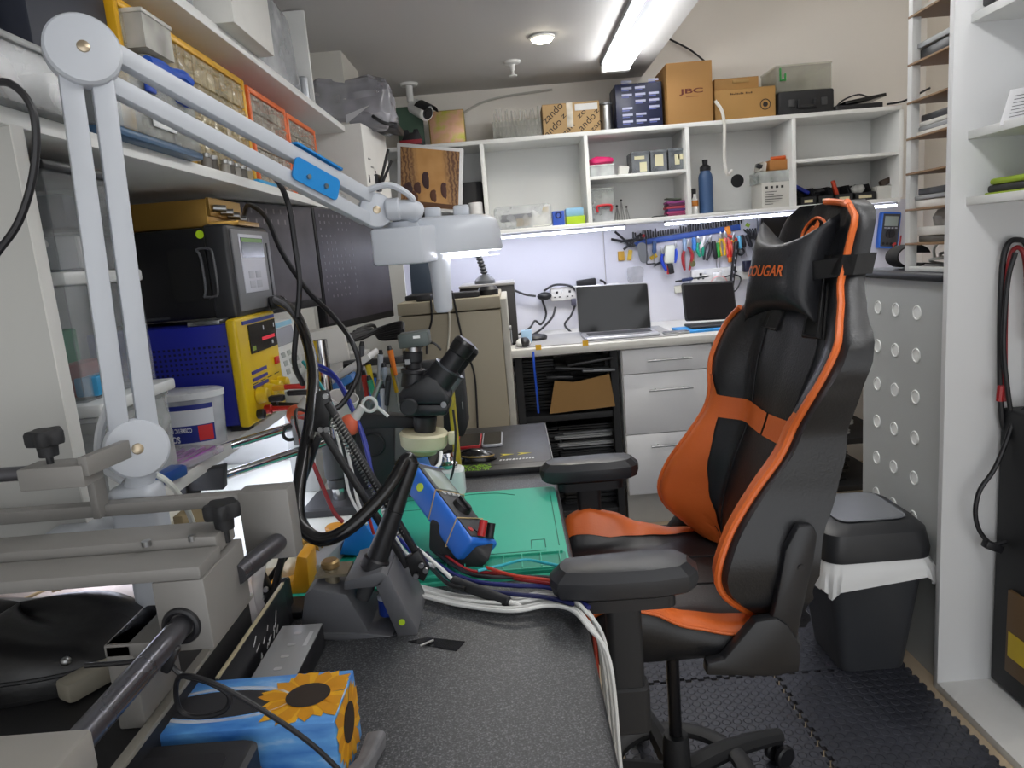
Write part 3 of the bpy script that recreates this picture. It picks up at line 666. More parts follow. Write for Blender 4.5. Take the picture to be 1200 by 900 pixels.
MB().cyl((c.x-.01, 3.69, ZB), (c.x-.014, 3.69, ZB+.145), .036, n=24, bev=.004).build('paper', M('#e2e2e2', .8), pr); MB().cyl((c.x-.014, 3.69, ZB+.145), (c.x-.014, 3.69, ZB+.147), .014).build('core', CARD, pr)
# bay 2
x0, x1, z1 = span(580, 648, 268, 240, 3.69)
pg = thing('clear_case', 'long clear zip case holding a dark tool and paper cards', 'case', ((x0+x1)/2, 3.75, ZB))
MB().bx(x0, x1, 3.69, 3.80, ZB, z1, .02, 3).build('case', CLEAR('#e6e9ec', .28), pg)
MB().bx(x0+.03, x0+.2, 3.72, 3.76, ZB+.04, ZB+.075, .008).build('tool', M('#2c3144', .5), pg); MB().bx(x0+.11, x0+.18, 3.695, 3.70, ZB+.012, ZB+.05).build('card', M('#8b7a5c', .6), pg)
MB().bx(x1-.1, x1-.01, 3.695, 3.70, ZB+.006, ZB+.06).build('card', M('#d9d7cf', .6), pg); MB().cyl((x1-.03, 3.73, ZB+.085), (x1-.03, 3.70, ZB+.085), .015).build('tape', M('#b79a4a', .5), pg)
x0, x1, z1 = span(648, 662, 261, 247, 3.68)
bd = thing('tape_dispenser', 'small blue box with a round front hole on the wall shelf', 'box', ((x0+x1)/2, 3.71, ZB))
MB().bx(x0, x1, 3.68, 3.74, ZB, z1, .003).build('body', M('#2b50b0', .4), bd); MB().ring(((x0+x1)/2, 3.679, z1-.02), (0, 1, 0), .013, .004).build('hole_rim', M('#182e6b', .4), bd)
x0, x1, z1 = span(664, 686, 260, 253, 3.68)
single(MB().bx(x0, x1, 3.68, 3.78, ZB, z1, .002), 'lime_box', M('#a6c61f', .45), 'flat lime green box under the pale blue one', 'box')
single(MB().bx(x0, x1-.004, 3.69, 3.78, z1, z1+.042, .006), 'pale_blue_box', M('#86b6d6', .5), 'pale blue packet resting on the lime green box', 'packet')
# bay 3
SZ = 1.65
x0, x1, z1 = span(692, 720, 205, 183, 3.70)
tb_ = tubbox('food_tub', x0, x1, 3.70, 3.82, SZ, SZ+.06, 'clear tub below the pink bag on the middle shelf', .45)
single(MB().rplate(((x0+x1)/2, 3.76, SZ+.078), x1-x0, .12, .036, .03, bev=.01).crumple(.008, 3, 25), 'pink_bag', M('#d8286e', .4), 'bright pink folded bag on the clear tub', 'bag')
c = AY(731, 202, 3.69); single(MB().box((c.x, 3.70, SZ+.02), (.05, .05, .04), rot('Y', 10), .006).crumple(.005, 2), 'paper_tag', M('#dcdcd6', .7), 'crumpled white paper tag at the edge of the middle shelf', 'paper')
GR = CLEAR('#8b9096', .55)
for i, (u0, u1) in enumerate(((741, 761), (763, 782), (784, 804))):
    x0, x1, z1 = span(u0, u1, 198, 172, 3.71)
    t = thing('parts_bin', ['grey clear parts bin with two cream notes, beside the paper tag', 'grey clear parts bin with a folded cream note, middle of three', 'grey clear parts bin with a torn cream note, against the divider'][i], 'parts bin', ((x0+x1)/2, 3.8, SZ), 'grey parts bins on the middle shelf')
    MB().open_box(x0, x1, 3.71, 3.86, SZ, SZ+.108).build('tub', GR, t)
    MB().bx(x0-.002, x1+.002, 3.705, 3.712, SZ+.095, SZ+.108, .001).build('rim', GR, t)
    NOTE = M('#ddd8b4', .7); cx = (x0+x1)/2
    if i == 0: MB().bx(cx-.03, cx+.02, 3.708, 3.71, SZ+.07, SZ+.085).build('note', NOTE, t); MB().bx(cx-.005, cx+.03, 3.708, 3.71, SZ+.01, SZ+.055).build('note', NOTE, t)
    elif i == 1: MB().bx(cx-.02, cx+.022, 3.708, 3.71, SZ+.03, SZ+.085).build('note', NOTE, t)
    else: MB().bx(cx-.012, cx+.012, 3.708, 3.71, SZ+.03, SZ+.08).bx(cx+.005, cx+.03, 3.708, 3.71, SZ+.055, SZ+.08).build('note', NOTE, t)
x0, x1, z1 = span(694, 720, 258, 236, 3.69)
t1 = tubbox('parts_box', x0, x1, 3.69, 3.78, ZB, ZB+.085, 'clear parts box with a red handle at the foot of the bay', .35, '#c9cdd0')
MB().tube([(x0+.03, 3.685, ZB+.05), (x0+.03, 3.68, ZB+.078), (x1-.015, 3.68, ZB+.078), (x1-.015, 3.685, ZB+.05)], .006, k=3).build('handle', M('#c2232f', .4), t1, 'red handle')
MB().bx(x0+.012, x1-.012, 3.70, 3.77, ZB+.006, ZB+.045, .004).build('contents', M('#33363a', .6, var=.5, scale=60), t1)
t2 = tubbox('parts_box', x0, x1+.003, 3.69, 3.78, ZB+.085, ZB+.165, 'clear parts box stacked on the red handled one', .35, '#c3c8c6')
MB().bx(x0+.012, x1-.012, 3.70, 3.77, ZB+.09, ZB+.13, .004).build('contents', M('#4b524f', .6, var=.5, scale=60), t2)
c = AY(729, 250, 3.72)
for k_, (dx, h_) in enumerate(((-.02, .075), (0, .1), (.022, .065))):
    o = thing('tripod', 'small metal tripod stand in the divided bay', 'tripod', (c.x+dx, 3.75-.02*k_, ZB), 'small tripods beside the clear parts boxes'); b0 = o.location
    for a in range(3): MB().cyl(b0+V((0, 0, h_)), b0+V((.016*math.cos(a*2.1+.4), .016*math.sin(a*2.1+.4), 0)), .0022, n=6).build('leg', STEEL, o)
    MB().sph(b0+V((0, 0, h_)), .006, n=8).build('head', BLK, o)
single(MB().bx(AY(766, 250, 3.69).x, AY(781, 250, 3.69).x, 3.69, 3.75, ZB, ZB+.008, .002), 'black_gadget', BLK, 'flat black gadget before the stack of coloured packets', 'gadget')
x0, x1, z1 = span(783, 804, 250, 232, 3.70)
BK = [M('#7b2950', .6), M('#9b2f63', .6), M('#4c2a6b', .6), M('#a83a4a', .6), M('#5a2148', .6), M('#8a3b7b', .6)]
for i in range(6):
    single(MB().box(((x0+x1)/2+R_.uniform(-.004, .004), 3.75, ZB+.006+i*.0125), (x1-x0, .1, .011), rot('Z', R_.uniform(-3, 3)), .001), 'booklet', BK[i], ['plum booklet, lowest of the coloured pile', 'raspberry booklet second from the bottom of the pile', 'violet booklet third from the bottom of the pile', 'brick red booklet above the violet one', 'dark plum booklet second from the top of the pile', 'mauve booklet topmost of the coloured pile'][i], 'booklet', 'booklets piled in the divided bay')
single(MB().box(((x0+x1)/2-.01, 3.74, ZB+.085), (.075, .06, .006), rot('Y', 6), .001), 'circuit_board', M('#4d5647', .5), 'small circuit board on top of the booklets', 'circuit board')
# bay 4
c = AY(828, 247, 3.70)
bt = thing('water_bottle', 'tall matt blue water bottle with a black cap', 'bottle', (c.x+.005, 3.72, ZB))
b0 = bt.location; BB = M('#37557f', .4, var=.05)
MB().lathe([(0, 0), (.032, 0), (.035, .004), (.035, .175), (.032, .19), (.024, .205), (.024, .21), (0, .21)], b0, n=24).build('flask', BB, bt)
cap = MB().lathe([(.026, .209), (.027, .211), (.027, .228), (.02, .234), (.012, .24), (.014, .262), (0, .264)], b0, n=20).build('cap', BLK, bt)
c = AY(816, 247, 3.69)
sb = thing('spray_bottle', 'small white bottle with dark label squeezed beside the blue one', 'bottle', (c.x-.004, 3.70, ZB)); b0 = sb.location
MB().lathe([(0, 0), (.016, 0), (.017, .07), (.008, .085), (.006, .1), (0, .1)], b0).build('body', WHITE, sb); MB().lathe([(.0175, .04), (.0178, .042), (.0178, .066), (.0175, .068)], b0).build('label_band', M('#c57a28', .5), sb); MB().cyl(b0+V((0, 0, .1)), b0+V((0, 0, .125)), .008).build('nozzle', BLK, sb)
single(MB().bx(c.x-.02, c.x+.012, 3.745, 3.77, ZB, ZB+.13, .002), 'dark_packet', BLK, 'narrow black packet behind the small white bottle', 'packet')
x0, x1, z1 = span(893, 928, 238, 204, 3.69)
wb = carton('white_box', x0, x1, 3.69, 3.85, ZB, ZB+.125, M('#c9c7c1', .6), 'white printed box holding up a tub of scrap boards')
for i in range(4): MB().bx(x0+.018+i*.026, x0+.030+i*.026, 3.688, 3.69, ZB+.095, ZB+.107).build('icon', BLKM, wb)
for i, w_ in enumerate((.06, .045, .09, .085, .07, .04)): MB().bx(x0+.015, x0+.015+w_, 3.688, 3.69, ZB+.078-i*.012, ZB+.081-i*.012).build('print_line', DGREY, wb)
z0 = ZB+.125
tu = thing('open_tub', 'clear open tub of scrap circuit boards on the white box', 'tub', ((x0+x1)/2, 3.77, z0))
MB().open_box(x0-.01, x1+.002, 3.69, 3.84, z0, z0+.055).build('tub', CLEAR('#dfe2e0', .4), tu); MB().bx(x0+.02, x1-.01, 3.70, 3.82, z0+.006, z0+.05, .004).build('boards', M('#5f7a6a', .5, var=.6, scale=50), tu)
single(MB().box(((x0+x1)/2+.02, 3.76, z0+.083), (.1, .1, .05), rot('Z', 4), .003), 'wooden_block', M('#b0763c', .65), 'orange brown block of boards topping the open tub', 'block')
single(MB().cyl(((x0+x1)/2-.01, 3.74, z0+.118), ((x0+x1)/2+.06, 3.73, z0+.118), .010), 'orange_coil', M('#cf5a1c', .45), 'orange coil lying highest on the tub of boards', 'coil')
single(MB().box(((x0+x1)/2-.075, 3.72, z0+.085), (.03, .02, .02), rot('Y', 20), .003), 'connector', BLK, 'black connector sticking out beside the tub of boards', 'connector')
single(MB().box(((x0+x1)/2-.055, 3.76, z0+.08), (.03, .1, .045), rot('Y', 12), .004).crumple(.004, 8), 'bagged_part', CLEAR('#dcd6cc', .6), 'bagged part beside the orange brown block', 'bagged part')
# bay 5
BN = [(938, 957), (959, 977), (979, 1000), (1002, 1026)]
for i, (u0, u1) in enumerate(BN):
    x0, x1, z1 = span(u0, u1, 232, 213, 3.70)
    t = thing('stacking_bin', ['black open front bin with a blue tool, nearest the divider', 'black open front bin with cables inside, second from the divider', 'black open front bin with a red and orange tool', 'black open front bin holding clear bags, beside the white card'][i], 'parts bin', ((x0+x1)/2, 3.78, ZB), 'black stacking bins')
    MB().prism([(x0, 3.70, ZB), (x0, 3.70, ZB+.04), (x0, 3.74, ZB+.045), (x0, 3.77, ZB+.085), (x0, 3.85, ZB+.085), (x0, 3.85, ZB)], (.003, 0, 0)).prism([(x1-.003, 3.70, ZB), (x1-.003, 3.70, ZB+.04), (x1-.003, 3.74, ZB+.045), (x1-.003, 3.77, ZB+.085), (x1-.003, 3.85, ZB+.085), (x1-.003, 3.85, ZB)], (.003, 0, 0)).bx(x0, x1, 3.70, 3.703, ZB, ZB+.04).bx(x0, x1, 3.847, 3.85, ZB, ZB+.085).bx(x0, x1, 3.70, 3.85, ZB, ZB+.003).build('bin', BLKM, t)
    MB().bx(x0+.02, x1-.02, 3.6985, 3.70, ZB+.012, ZB+.026).build('label_strip', M('#d2c8a4', .6), t)
    cm = (x0+x1)/2
    if i == 0: single(MB().box((cm-.01, 3.78, ZB+.085), (.1, .03, .02), rot('Y', 30), .006), 'blue_tool', M('#20339b', .4), 'deep blue handled tool tilted in the first black bin', 'tool')
    if i == 1: single(MB().ring((cm, 3.78, ZB+.055), (0, .6, 1), .025, .007), 'cable_coil', BLK, 'coiled black cable in the second black bin', 'cable')
    if i == 2: single(MB().box((cm-.02, 3.76, ZB+.07), (.02, .02, .09), rot('Y', -16), .006), 'red_tool', M('#c6401f', .4), 'red orange handled tool upright in a black bin', 'tool')
    if i == 3: single(MB().sph((cm-.01, 3.77, ZB+.06), (.04, .04, .025)).crumple(.01, 5), 'clear_bag', CLEAR('#d9dad6', .6), 'crumpled clear bag in the black bin beside the white card', 'bag')
x0, x1, z1 = span(1028, 1049, 228, 214, 3.72)
single(MB().bx(x0, x1, 3.72, 3.80, ZB, ZB+.065, .002), 'white_card_box', M('#c9c8c2', .6), 'small white box at the far end of the wall shelf', 'box')
single(MB().box(((x0+x1)/2+.01, 3.75, ZB+.085), (.06, .03, .03), rot('Y', -18), .008), 'brown_gadget', M('#3a2a20', .4), 'dark brown gadget perched on the small white box', 'gadget')
# ================================================================== tool wall
yw = YW-.014
pa, pb = AY(742, 283, yw-.02), AY(868, 263, yw-.02)
tr = thing('tool_rail', 'long rail of black clips on the rear wall', 'tool rail', (pa+pb)/2)
dr = (pb-pa); MB().box((pa+pb)/2+V((0, .01, -.012)), (dr.length, .014, .03), rot('Y', -math.degrees(math.atan2(dr.z, dr.x))), .003).build('bar', M('#2a50a0', .5), tr)
for i in range(44):
    p = pa+dr*(i/43); h_ = R_.uniform(.022, .05)
    MB().box(p+V((0, -.006, .012+h_*.3)), (.007, .014, h_), rot('Y', R_.uniform(-8, 8)), .002).build('clip', BLK, tr)
def at(u, v, d=.03): return AY(u, v, yw-d)
def plier(u, v, hx, ln, ang, label, spread=.015, group='pliers hanging on the tool wall'):
    """head up, two curved handles down"""
    t = thing('pliers', label, 'pliers', at(u, v)); c = t.location; Rm = rot('Y', ang)
    q = lambda x, z: c+Rm@V((x, 0, z))
    MB().prism([q(-.004, 0), q(-.009, .012), q(-.006, .028), q(0, .042), q(.006, .028), q(.009, .012), q(.004, 0)], (0, -.008, 0), .001).build('jaws', STEEL, t)
    MB().cyl(q(0, .008), q(0, .008)+V((0, -.011, 0)), .005).build('pivot', STEEL, t)
    h_ = M(hx, .4)
    for s in (-1, 1):
        MB().tube([q(s*.003, .004), q(s*spread, -ln*.35), q(s*spread*.9, -ln*.8), q(s*spread*.5, -ln*1.2)], lambda k: .0062+.0028*math.sin(PI*k), 8, 4).build('handle', h_, t)
def driver(u, v, hx, ln, ang, label, hl=.07, down_=True):
    t = thing('screwdriver', label, 'screwdriver', at(u, v)); c = t.location; d = rot('Y', ang)@V((0, 0, -1))
    MB().lathe([(0, 0), (.010, .002), (.012, .015), (.011, hl*.5), (.013, hl*.8), (.007, hl), (0, hl)], c, d, 12).build('handle', M(hx, .35), t)
    MB().cyl(c+d*hl, c+d*(hl+ln), .0025, n=8).build('shaft', STEEL, t)
plier(777, 298, '#2343b8', .075, -14, 'pliers with royal blue handles beside the white glue gun')
plier(791, 292, '#2b4fc0', .06, 6, 'pliers with blue handles right of the white glue gun', .008)
plier(806, 290, '#a12a2f', .10, 4, 'large pliers with dark red handles', .024)
plier(819, 285, '#1e9c7a', .06, -10, 'pliers with teal green handles')
plier(831, 284, '#2a2a2e', .08, 14, 'black handled pliers left of the black files')
plier(845, 280, '#d6a81f', .075, -6, 'pliers with yellow and green handles')
plier(851, 279, '#e0706a', .085, -12, 'pliers with salmon pink handles')
plier(859, 282, '#e0a020', .06, 6, 'pliers with amber handles under the orange knife')
driver(767, 282, '#35507a', .07, 4, 'screwdriver with a slate blue handle, left of the blue pliers')
driver(802, 279, '#8aa0b8', .09, 0, 'screwdriver with a clear grey handle above the red pliers')
driver(813, 278, '#3d7dc8', .06, 0, 'short screwdriver with a light blue handle')
driver(826, 276, '#d4d4d0', .05, 20, 'screwdriver with a white handle slanting left')
driver(836, 282, '#222226', .09, -6, 'slim black file left of the green one', .10)
driver(841, 284, '#2f8f3a', .06, -3, 'screwdriver with a green handle among the pliers', .08)
driver(866, 276, '#68b8d8', .05, -4, 'screwdriver with a sky blue handle by the long black level')
driver(869, 275, '#232327', .05, -12, 'black screwdriver tilted near the monitor', .07)
driver(875, 275, '#2b2b30', .05, -20, 'black screwdriver tilted most, nearest the monitor', .07)
# glue gun
gg = thing('glue_gun', 'white glue gun hanging from the tool rail', 'glue gun', at(784, 288)); c = gg.location
MB().box(c+V((0, 0, -.045)), (.055, .03, .10), rot('Y', 4), .012, 3).build('body', M('#d4d6c6', .45), gg)
MB().box(c+V((.004, 0, -.12)), (.03, .024, .06), rot('Y', -8), .006).build('handle', BLK, gg); MB().cyl(c+V((-.008, 0, -.09)), c+V((-.012, -.0, -.15)), .006).build('trigger', M('#b03030', .4), gg)
# clamps
for i, (u, v, a, hx, l) in enumerate(((733, 283, 30, '#1b1b1e', 'black spring clamp sticking out at the end of the tool rail'), (744, 281, -20, '#a81f24', 'red and black spring clamp beside the black clamp'))):
    t = thing('spring_clamp', l, 'clamp', at(u, v)); c = t.location; Rm = rot('Y', a); q = lambda x, z: c+Rm@V((x, 0, z))
    for s in (-1, 1): MB().tube([q(-.075, s*.022), q(-.02, s*.008), q(0, 0), q(.03, -s*.012), q(.05, -s*.002)], .0065, 8, 4).build('arm', BLK, t)
    MB().ring(c, (0, 1, 0), .012, .003).build('spring', STEEL, t)
    MB().box(q(.05, 0), (.016, .014, .016), Rm, .003).build('jaw_pad', M(hx, .5), t)
# caliper, hex key, tape pieces
hk = at(757, 278); single(MB().tube([hk, hk+V((0, 0, -.1)), hk+V((-.003, 0, -.135)), hk+V((.006, 0, -.142)), hk+V((.045, 0, -.142))], .004, 8, 3), 'hex_key', BLK, 'long black hex key on the tool wall', 'hex key')
hk = at(753, 285); single(MB().rplate(hk+V((0, 0, -.05)), .05, .11, .006, .024, (1, 0, .2), (-.2, 0, 1)), 'metal_plate', M('#77797c', .4, .5), 'rounded grey metal scraper behind the hex key', 'scraper')
sm = thing('tape_measure', 'lime green key ring fob hanging below the red pliers', 'key ring', at(811, 300)); c = sm.location
MB().box(c, (.014, .008, .055), rot('Y', -3), .003).build('strap', M('#b7d420', .45), sm); MB().cyl(c+V((0, .0, -.042)), c+V((0, -.008, -.042)), .016, n=20).build('disc', M('#6c6f4a', .4, .5), sm)
kn = thing('utility_knife', 'orange and red utility knife on the tool wall', 'knife', at(853, 270)); c = kn.location
MB().box(c, (.028, .014, .045), rot('Y', -15), .006).build('head', M('#e88a1c', .4), kn); MB().box(c+V((.018, 0, -.035)), (.085, .012, .016), rot('Y', 30), .005).build('body', M('#d23a2c', .4), kn)
cu_ = at(855, 292); cu = thing('cutter', 'red cable cutter with an upright handle on the tool wall', 'cutter', cu_)
MB().box(cu_, (.03, .016, .09), rot('Y', 2), .007).build('handle', M('#c9231c', .4), cu); MB().box(cu_+V((0, 0, -.055)), (.02, .014, .03), None, .004).build('tip', M('#e07a22', .4), cu); MB().cyl(cu_+V((0, 0, .04)), cu_+V((-.004, 0, .09)), .004).build('shaft', STEEL, cu)
lv0, lv1 = at(863, 283, .05), at(857, 338, .05)
lv = thing('strap', 'long black printed strap hanging down over the wall sockets', 'strap', lv0)
MB().tube([lv0, (lv0+lv1)/2+V((0, 0, 0)), lv1], .013, 8, 2).build('band', BLK, lv)
for i in range(5): p = lv0+(lv1-lv0)*(.2+.15*i); MB().box(p+V((0, -.013, 0)), (.005, .002, .014)).build('print', M('#9a9aa0', .6), lv)
wl = at(868, 295); single(MB().ring(wl, (0, 1, 0), .016, .006, 20, 8), 'black_loop', BLK, 'black wrist loop beside the long printed strap', 'strap')
sp_ = thing('cable_spider', 'bundle of black leads with a lime tag by the monitor corner', 'lead bundle', at(880, 268)); c = sp_.location
for i in range(6): MB().tube([c+V((-.04+.016*i, 0, .0)), c+V((-.02+.01*i, -.01, -.025)), c+V((.01*i-.03, 0, -.04-.004*i))], .005, 6, 3).build('lead', BLK, sp_)
MB().box(c+V((-.02, -.01, .02)), (.022, .006, .018), rot('Y', 30), .002).build('tag', M('#93b52a', .5), sp_)
for i, (u, v, w_, h_, hx, l) in enumerate(((728, 300, .035, .05, '#c99a2c', 'amber packet taped to the wall below the black clamp'), (738, 299, .022, .055, '#d6b23c', 'narrow yellow strip taped beside the amber packet'), (766, 301, .04, .02, '#d8b020', 'short yellow tag slanting beside the hex key'))):
    c = at(u, v, .006); single(MB().box(c, (w_, .008, h_), rot('Y', (0, 12, -25)[i]), .002), 'wall_tag', M(hx, .5), l, 'tag')
c = at(744, 322, .01); single(MB().rplate(c, .09, .085, .008, .02, (1, 0, 0), (0, 0, 1)).crumple(.006, 2), 'clear_packet', CLEAR('#dcdcde', .35), 'crumpled clear packet taped to the white wall', 'packet')
c = at(771, 309, .008); single(MB().box(c, (.05, .01, .012), rot('Y', -22), .002), 'small_clip', BLK, 'small black clip stuck below the yellow tag', 'clip')
sc_ = thing('knife_rail', 'dark blue handled long file resting above the wall sockets', 'file', at(815, 326)); c = sc_.location
MB().box(c, (.15, .016, .018), rot('Y', -4), .005).build('handle', M('#26335c', .4), sc_); MB().box(c+V((-.085, 0, -.008)), (.05, .008, .01), rot('Y', -4), .002).build('tip', BLK, sc_)
ch = thing('plug_charger', 'white tower charger with a pink ring in the wall sockets', 'charger', at(841, 330, .07)); c = ch.location
MB().cyl(c+V((0, 0, -.03)), c+V((0, 0, .05)), .024, n=20, bev=.005).build('tower', WHITE, ch); MB().ring(c+V((0, -.02, -.015)), (0, 1, .2), .046, .003, 30).build('ring_cable', M('#e0a6a2', .5), ch)
single(MB().box(at(876, 312, .06), (.045, .05, .06), None, .006), 'plug', M('#1b1c34', .4), 'dark navy plug on the wall sockets near the chair headrest', 'plug')
cable('lead', [at(880, 330, .06), at(876, 345, .06), at(872, 362, .1)], .005, BLK, 'black lead hanging from the wall sockets towards the tablet', 'cable')
cable('lead', [at(848, 325, .05), at(860, 322, .05), at(868, 326, .05), at(864, 338, .06), at(858, 343, .06)], .004, BLK, 'black lead along the top of the wall sockets', 'cable')
c = at(800, 338, .01); single(MB().box(c, (.09, .01, .04), rot('Y', -5), .004), 'pale_strip', M('#d4d3c4', .5), 'pale adhesive strip on the wall beside the sockets', 'strip')
# multimeter on the wall behind the rack
def multimeter(name, c, Rm, label, w=.075, h=.15, d=.035, extra=True, dot=None):
    """front faces local -Y before Rm"""
    t = thing(name, label, 'multimeter', c); c = t.location
    q = lambda x, y, z: c+Rm@V((x, y, z))
    MB().box(c, (w, d, h), Rm, .008, 3).build('body', M('#2c6fd2', .4, var=.05), t)
    MB().box(q(0, -d*.5, 0), (w*.86, d*.1, h*.9), Rm, .004).build('face', DGREY, t)
    MB().box(q(0, -d*.55, h*.25), (w*.68, d*.06, h*.27), Rm, .002).build('display', M('#9aa59c', .2), t)
    MB().cyl(q(0, -d*.52, -h*.1), q(0, -d*.75, -h*.1), w*.24, w*.22, 20).box(q(0, -d*.8, -h*.1), (w*.09, d*.12, w*.42), Rm, .001).build('dial', BLK, t)
    for i in range(4):
        MB().box(q(-w*.27+i*w*.18, -d*.56, h*.065), (w*.12, d*.07, h*.035), Rm, .001).build('button', M('#a9acae', .5), t)
    for i in range(4): MB().cyl(q(-w*.3+i*w*.2, -d*.53, -h*.37), q(-w*.3+i*w*.2, -d*.58, -h*.37), w*.07).build('jack', M('#b52a2a' if i == 3 else '#0d0d0f', .4), t)
    return t
c = AX(1042, 270, 1.83); c = AY(1041, 270, YW-.035)
mm_ = multimeter('multimeter', c, rot('Y', 6), 'blue multimeter hanging on the rear wall beside the letter rack', .105, .19, .04)
cable('test_lead', [AY(1046, 286, YW-.07), AY(1050, 295, YW-.08), AY(1054, 288, YW-.05), AY(1056, 276, YW-.03)], .004, M('#b5222c', .4), 'red test lead looping from the hanging multimeter', 'test lead')
single(MB().bx(1.9, 2.0, 3.75, 3.83, WT, WT+.05, .004), 'white_gadget', WHITE, 'small white box on the counter beside the black monitor foot', 'box')
# ================================================================== grey cabinet with the letter rack
GC = M('#b3b6b5', .45, .05, var=.06, scale=3)
gc = thing('grey_cabinet', 'grey cabinet side with rows of round dimples', 'cabinet', (1.4, 2.06, 0))
def holed_side():
    mb = MB(); mb.bx(1.147, 1.7, 1.885, 2.345, -.012, 1.138); return mb
holed_side().build('carcass', GC, gc)
for row in range(7):
    for cc in range(3):
        y_ = (2.252, 2.148, 2.034)[cc]; z_ = 1.048-row*.1225
        p = V((1.147, y_, z_))
        MB().lathe([(.0, -.0006), (.0165, -.0006), (.018, -.003), (.0205, -.0026), (.0215, .0)], p, (1, 0, 0), 24).build('dimple', M('#eceeec', .35), gc)
MB().bx(1.128, 1.72, 1.88, 2.36, 1.140, 1.166, .011, 3).build('top', M('#35373d', .4), gc)
ro = thing('mouse_mat', 'black mouse mat rolled up on the grey cabinet', 'mouse mat', (1.2, 2.15, 1.172)); b0 = ro.location
prof = [V((1.145+.055+.05*math.cos(.2+5.3*i/24), 0, 1.167+.036+.034*math.sin(.2+5.3*i/24))) for i in range(25)]+[V((1.295, 0, 1.171)), V((1.345, 0, 1.170))]
sec = lambda y: [p+V((0, y, 0)) for p in prof]+[p+V((0, y, 0))+((V((1.20, 0, 1.203))-p).normalized()*.004) for p in reversed(prof)]
MB().loops([sec(2.15), sec(2.22)]).build('roll', M('#1c1c1e', .8), ro)
single(MB().ring((1.24, 2.02, 1.185), (.2, .1, 1), .06, .004, 30).ring((1.25, 2.01, 1.195), (.1, -.3, 1), .05, .004, 30).tube([(1.19, 2.03, 1.195), (1.17, 1.99, 1.235), (1.23, 1.97, 1.265), (1.25, 1.98, 1.195)], .004), 'cable_coil', M('#cfcfca', .5), 'coiled pale cable on the grey cabinet below the letter rack', 'cable')
# letter rack
lr = thing('letter_rack', 'white rack with thin wooden shelves on the grey cabinet', 'rack', (1.25, 1.95, 1.172))
for x in (1.143, 1.5):
    for y in (2.075,): MB().bx(x, x+.023, y, y+.022, 1.166, 2.3, .001).build('post', WHITE, lr)
MB().bx(1.143, 1.163, 1.885, 2.075, 1.166, 1.178, .001).build('base_rail', WHITE, lr)
WOOD = M('#8e6f4e', .6, var=.15, scale=6)
zs = [AX(1065, v, 1.143).z for v in (20, 76, 120, 162, 203, 245, 285)]
for z_ in zs+[zs[0]+.13, zs[0]+.26]:
    MB().bx(1.141, 1.52, 1.878, 2.095, z_-.006, z_, .0008).build('shelf_board', WOOD, lr)
PAP = [M('#c9c6bf', .6), M('#2a2b2e', .4), M('#9a9c9e', .4), M('#dedcd6', .7), M('#5a5750', .5)]
sp = [(0, [(0, .012)], 'clear crumpled sheet'), (1, [(1, .022), (2, .01)], ''), (3, [(3, .008), (2, .008), (3, .008), (1, .012)], ''), (5, [(3, .014), (2, .008), (1, .012)], ''), (6, [(4, .012), (3, .016)], '')]
names = {0: ['crumpled pale sheet on the topmost visible rack board'], 1: ['black slab on the second rack board', 'grey slab above the black slab on the second rack board'],
 3: ['pale tray lowest on the fourth rack board', 'grey tray second on the fourth rack board', 'white sheet third on the fourth rack board', 'black cover topmost on the fourth rack board'],
 5: ['pale shell lowest on the sixth rack board', 'grey shell in the middle of the sixth rack board', 'black hinged shell topmost on the sixth rack board'], 6: ['brown board lowest on the seventh rack board', 'bagged white part on the seventh rack board']}
for k_, its, _ in sp:
    z_ = zs[k_]
    for j, (mi, h_) in enumerate(its):
        h_ *= 1.5
        mb = MB().box((1.335+R_.uniform(-.01, .01), 1.985, z_+h_/2), (.34, .19, h_), rot('Z', R_.uniform(-3, 3)), .003)
        single(mb, 'rack_item', PAP[mi], names[k_][j], 'laptop part', 'parts on the letter rack'); z_ += h_+.001
single(MB().sph((1.22, 2.0, zs[6]+.06), (.05, .05, .03)).crumple(.02, 9, 20), 'crumpled_bag', CLEAR('#d6d4cf', .7), 'crumpled clear bag on the lowest rack board', 'bag')
# ================================================================== tall white unit at right
ru = thing('tall_shelf', 'tall white open shelf unit beside the grey cabinet', 'shelf unit', (1.35, 1.5, 0))
MB().bx(1.12, 1.75, 1.85, 1.87, -.012, 2.85, .001).build('end_panel', M('#dcddde', .5, var=.03, scale=3), ru)
MB().bx(1.73, 1.75, .4, 1.85, -.012, 2.85).build('back_panel', SHELFW, ru)
for z_ in (1.352, 1.512, 1.782): MB().bx(1.16, 1.73, .4, 1.85, z_-.02, z_, .001).build('shelf_board', SHELFW, ru)
MB().bx(1.12, 1.73, .4, 1.85, -.012, .012, .001).build('base_board', M('#dcdcda', .45), ru)
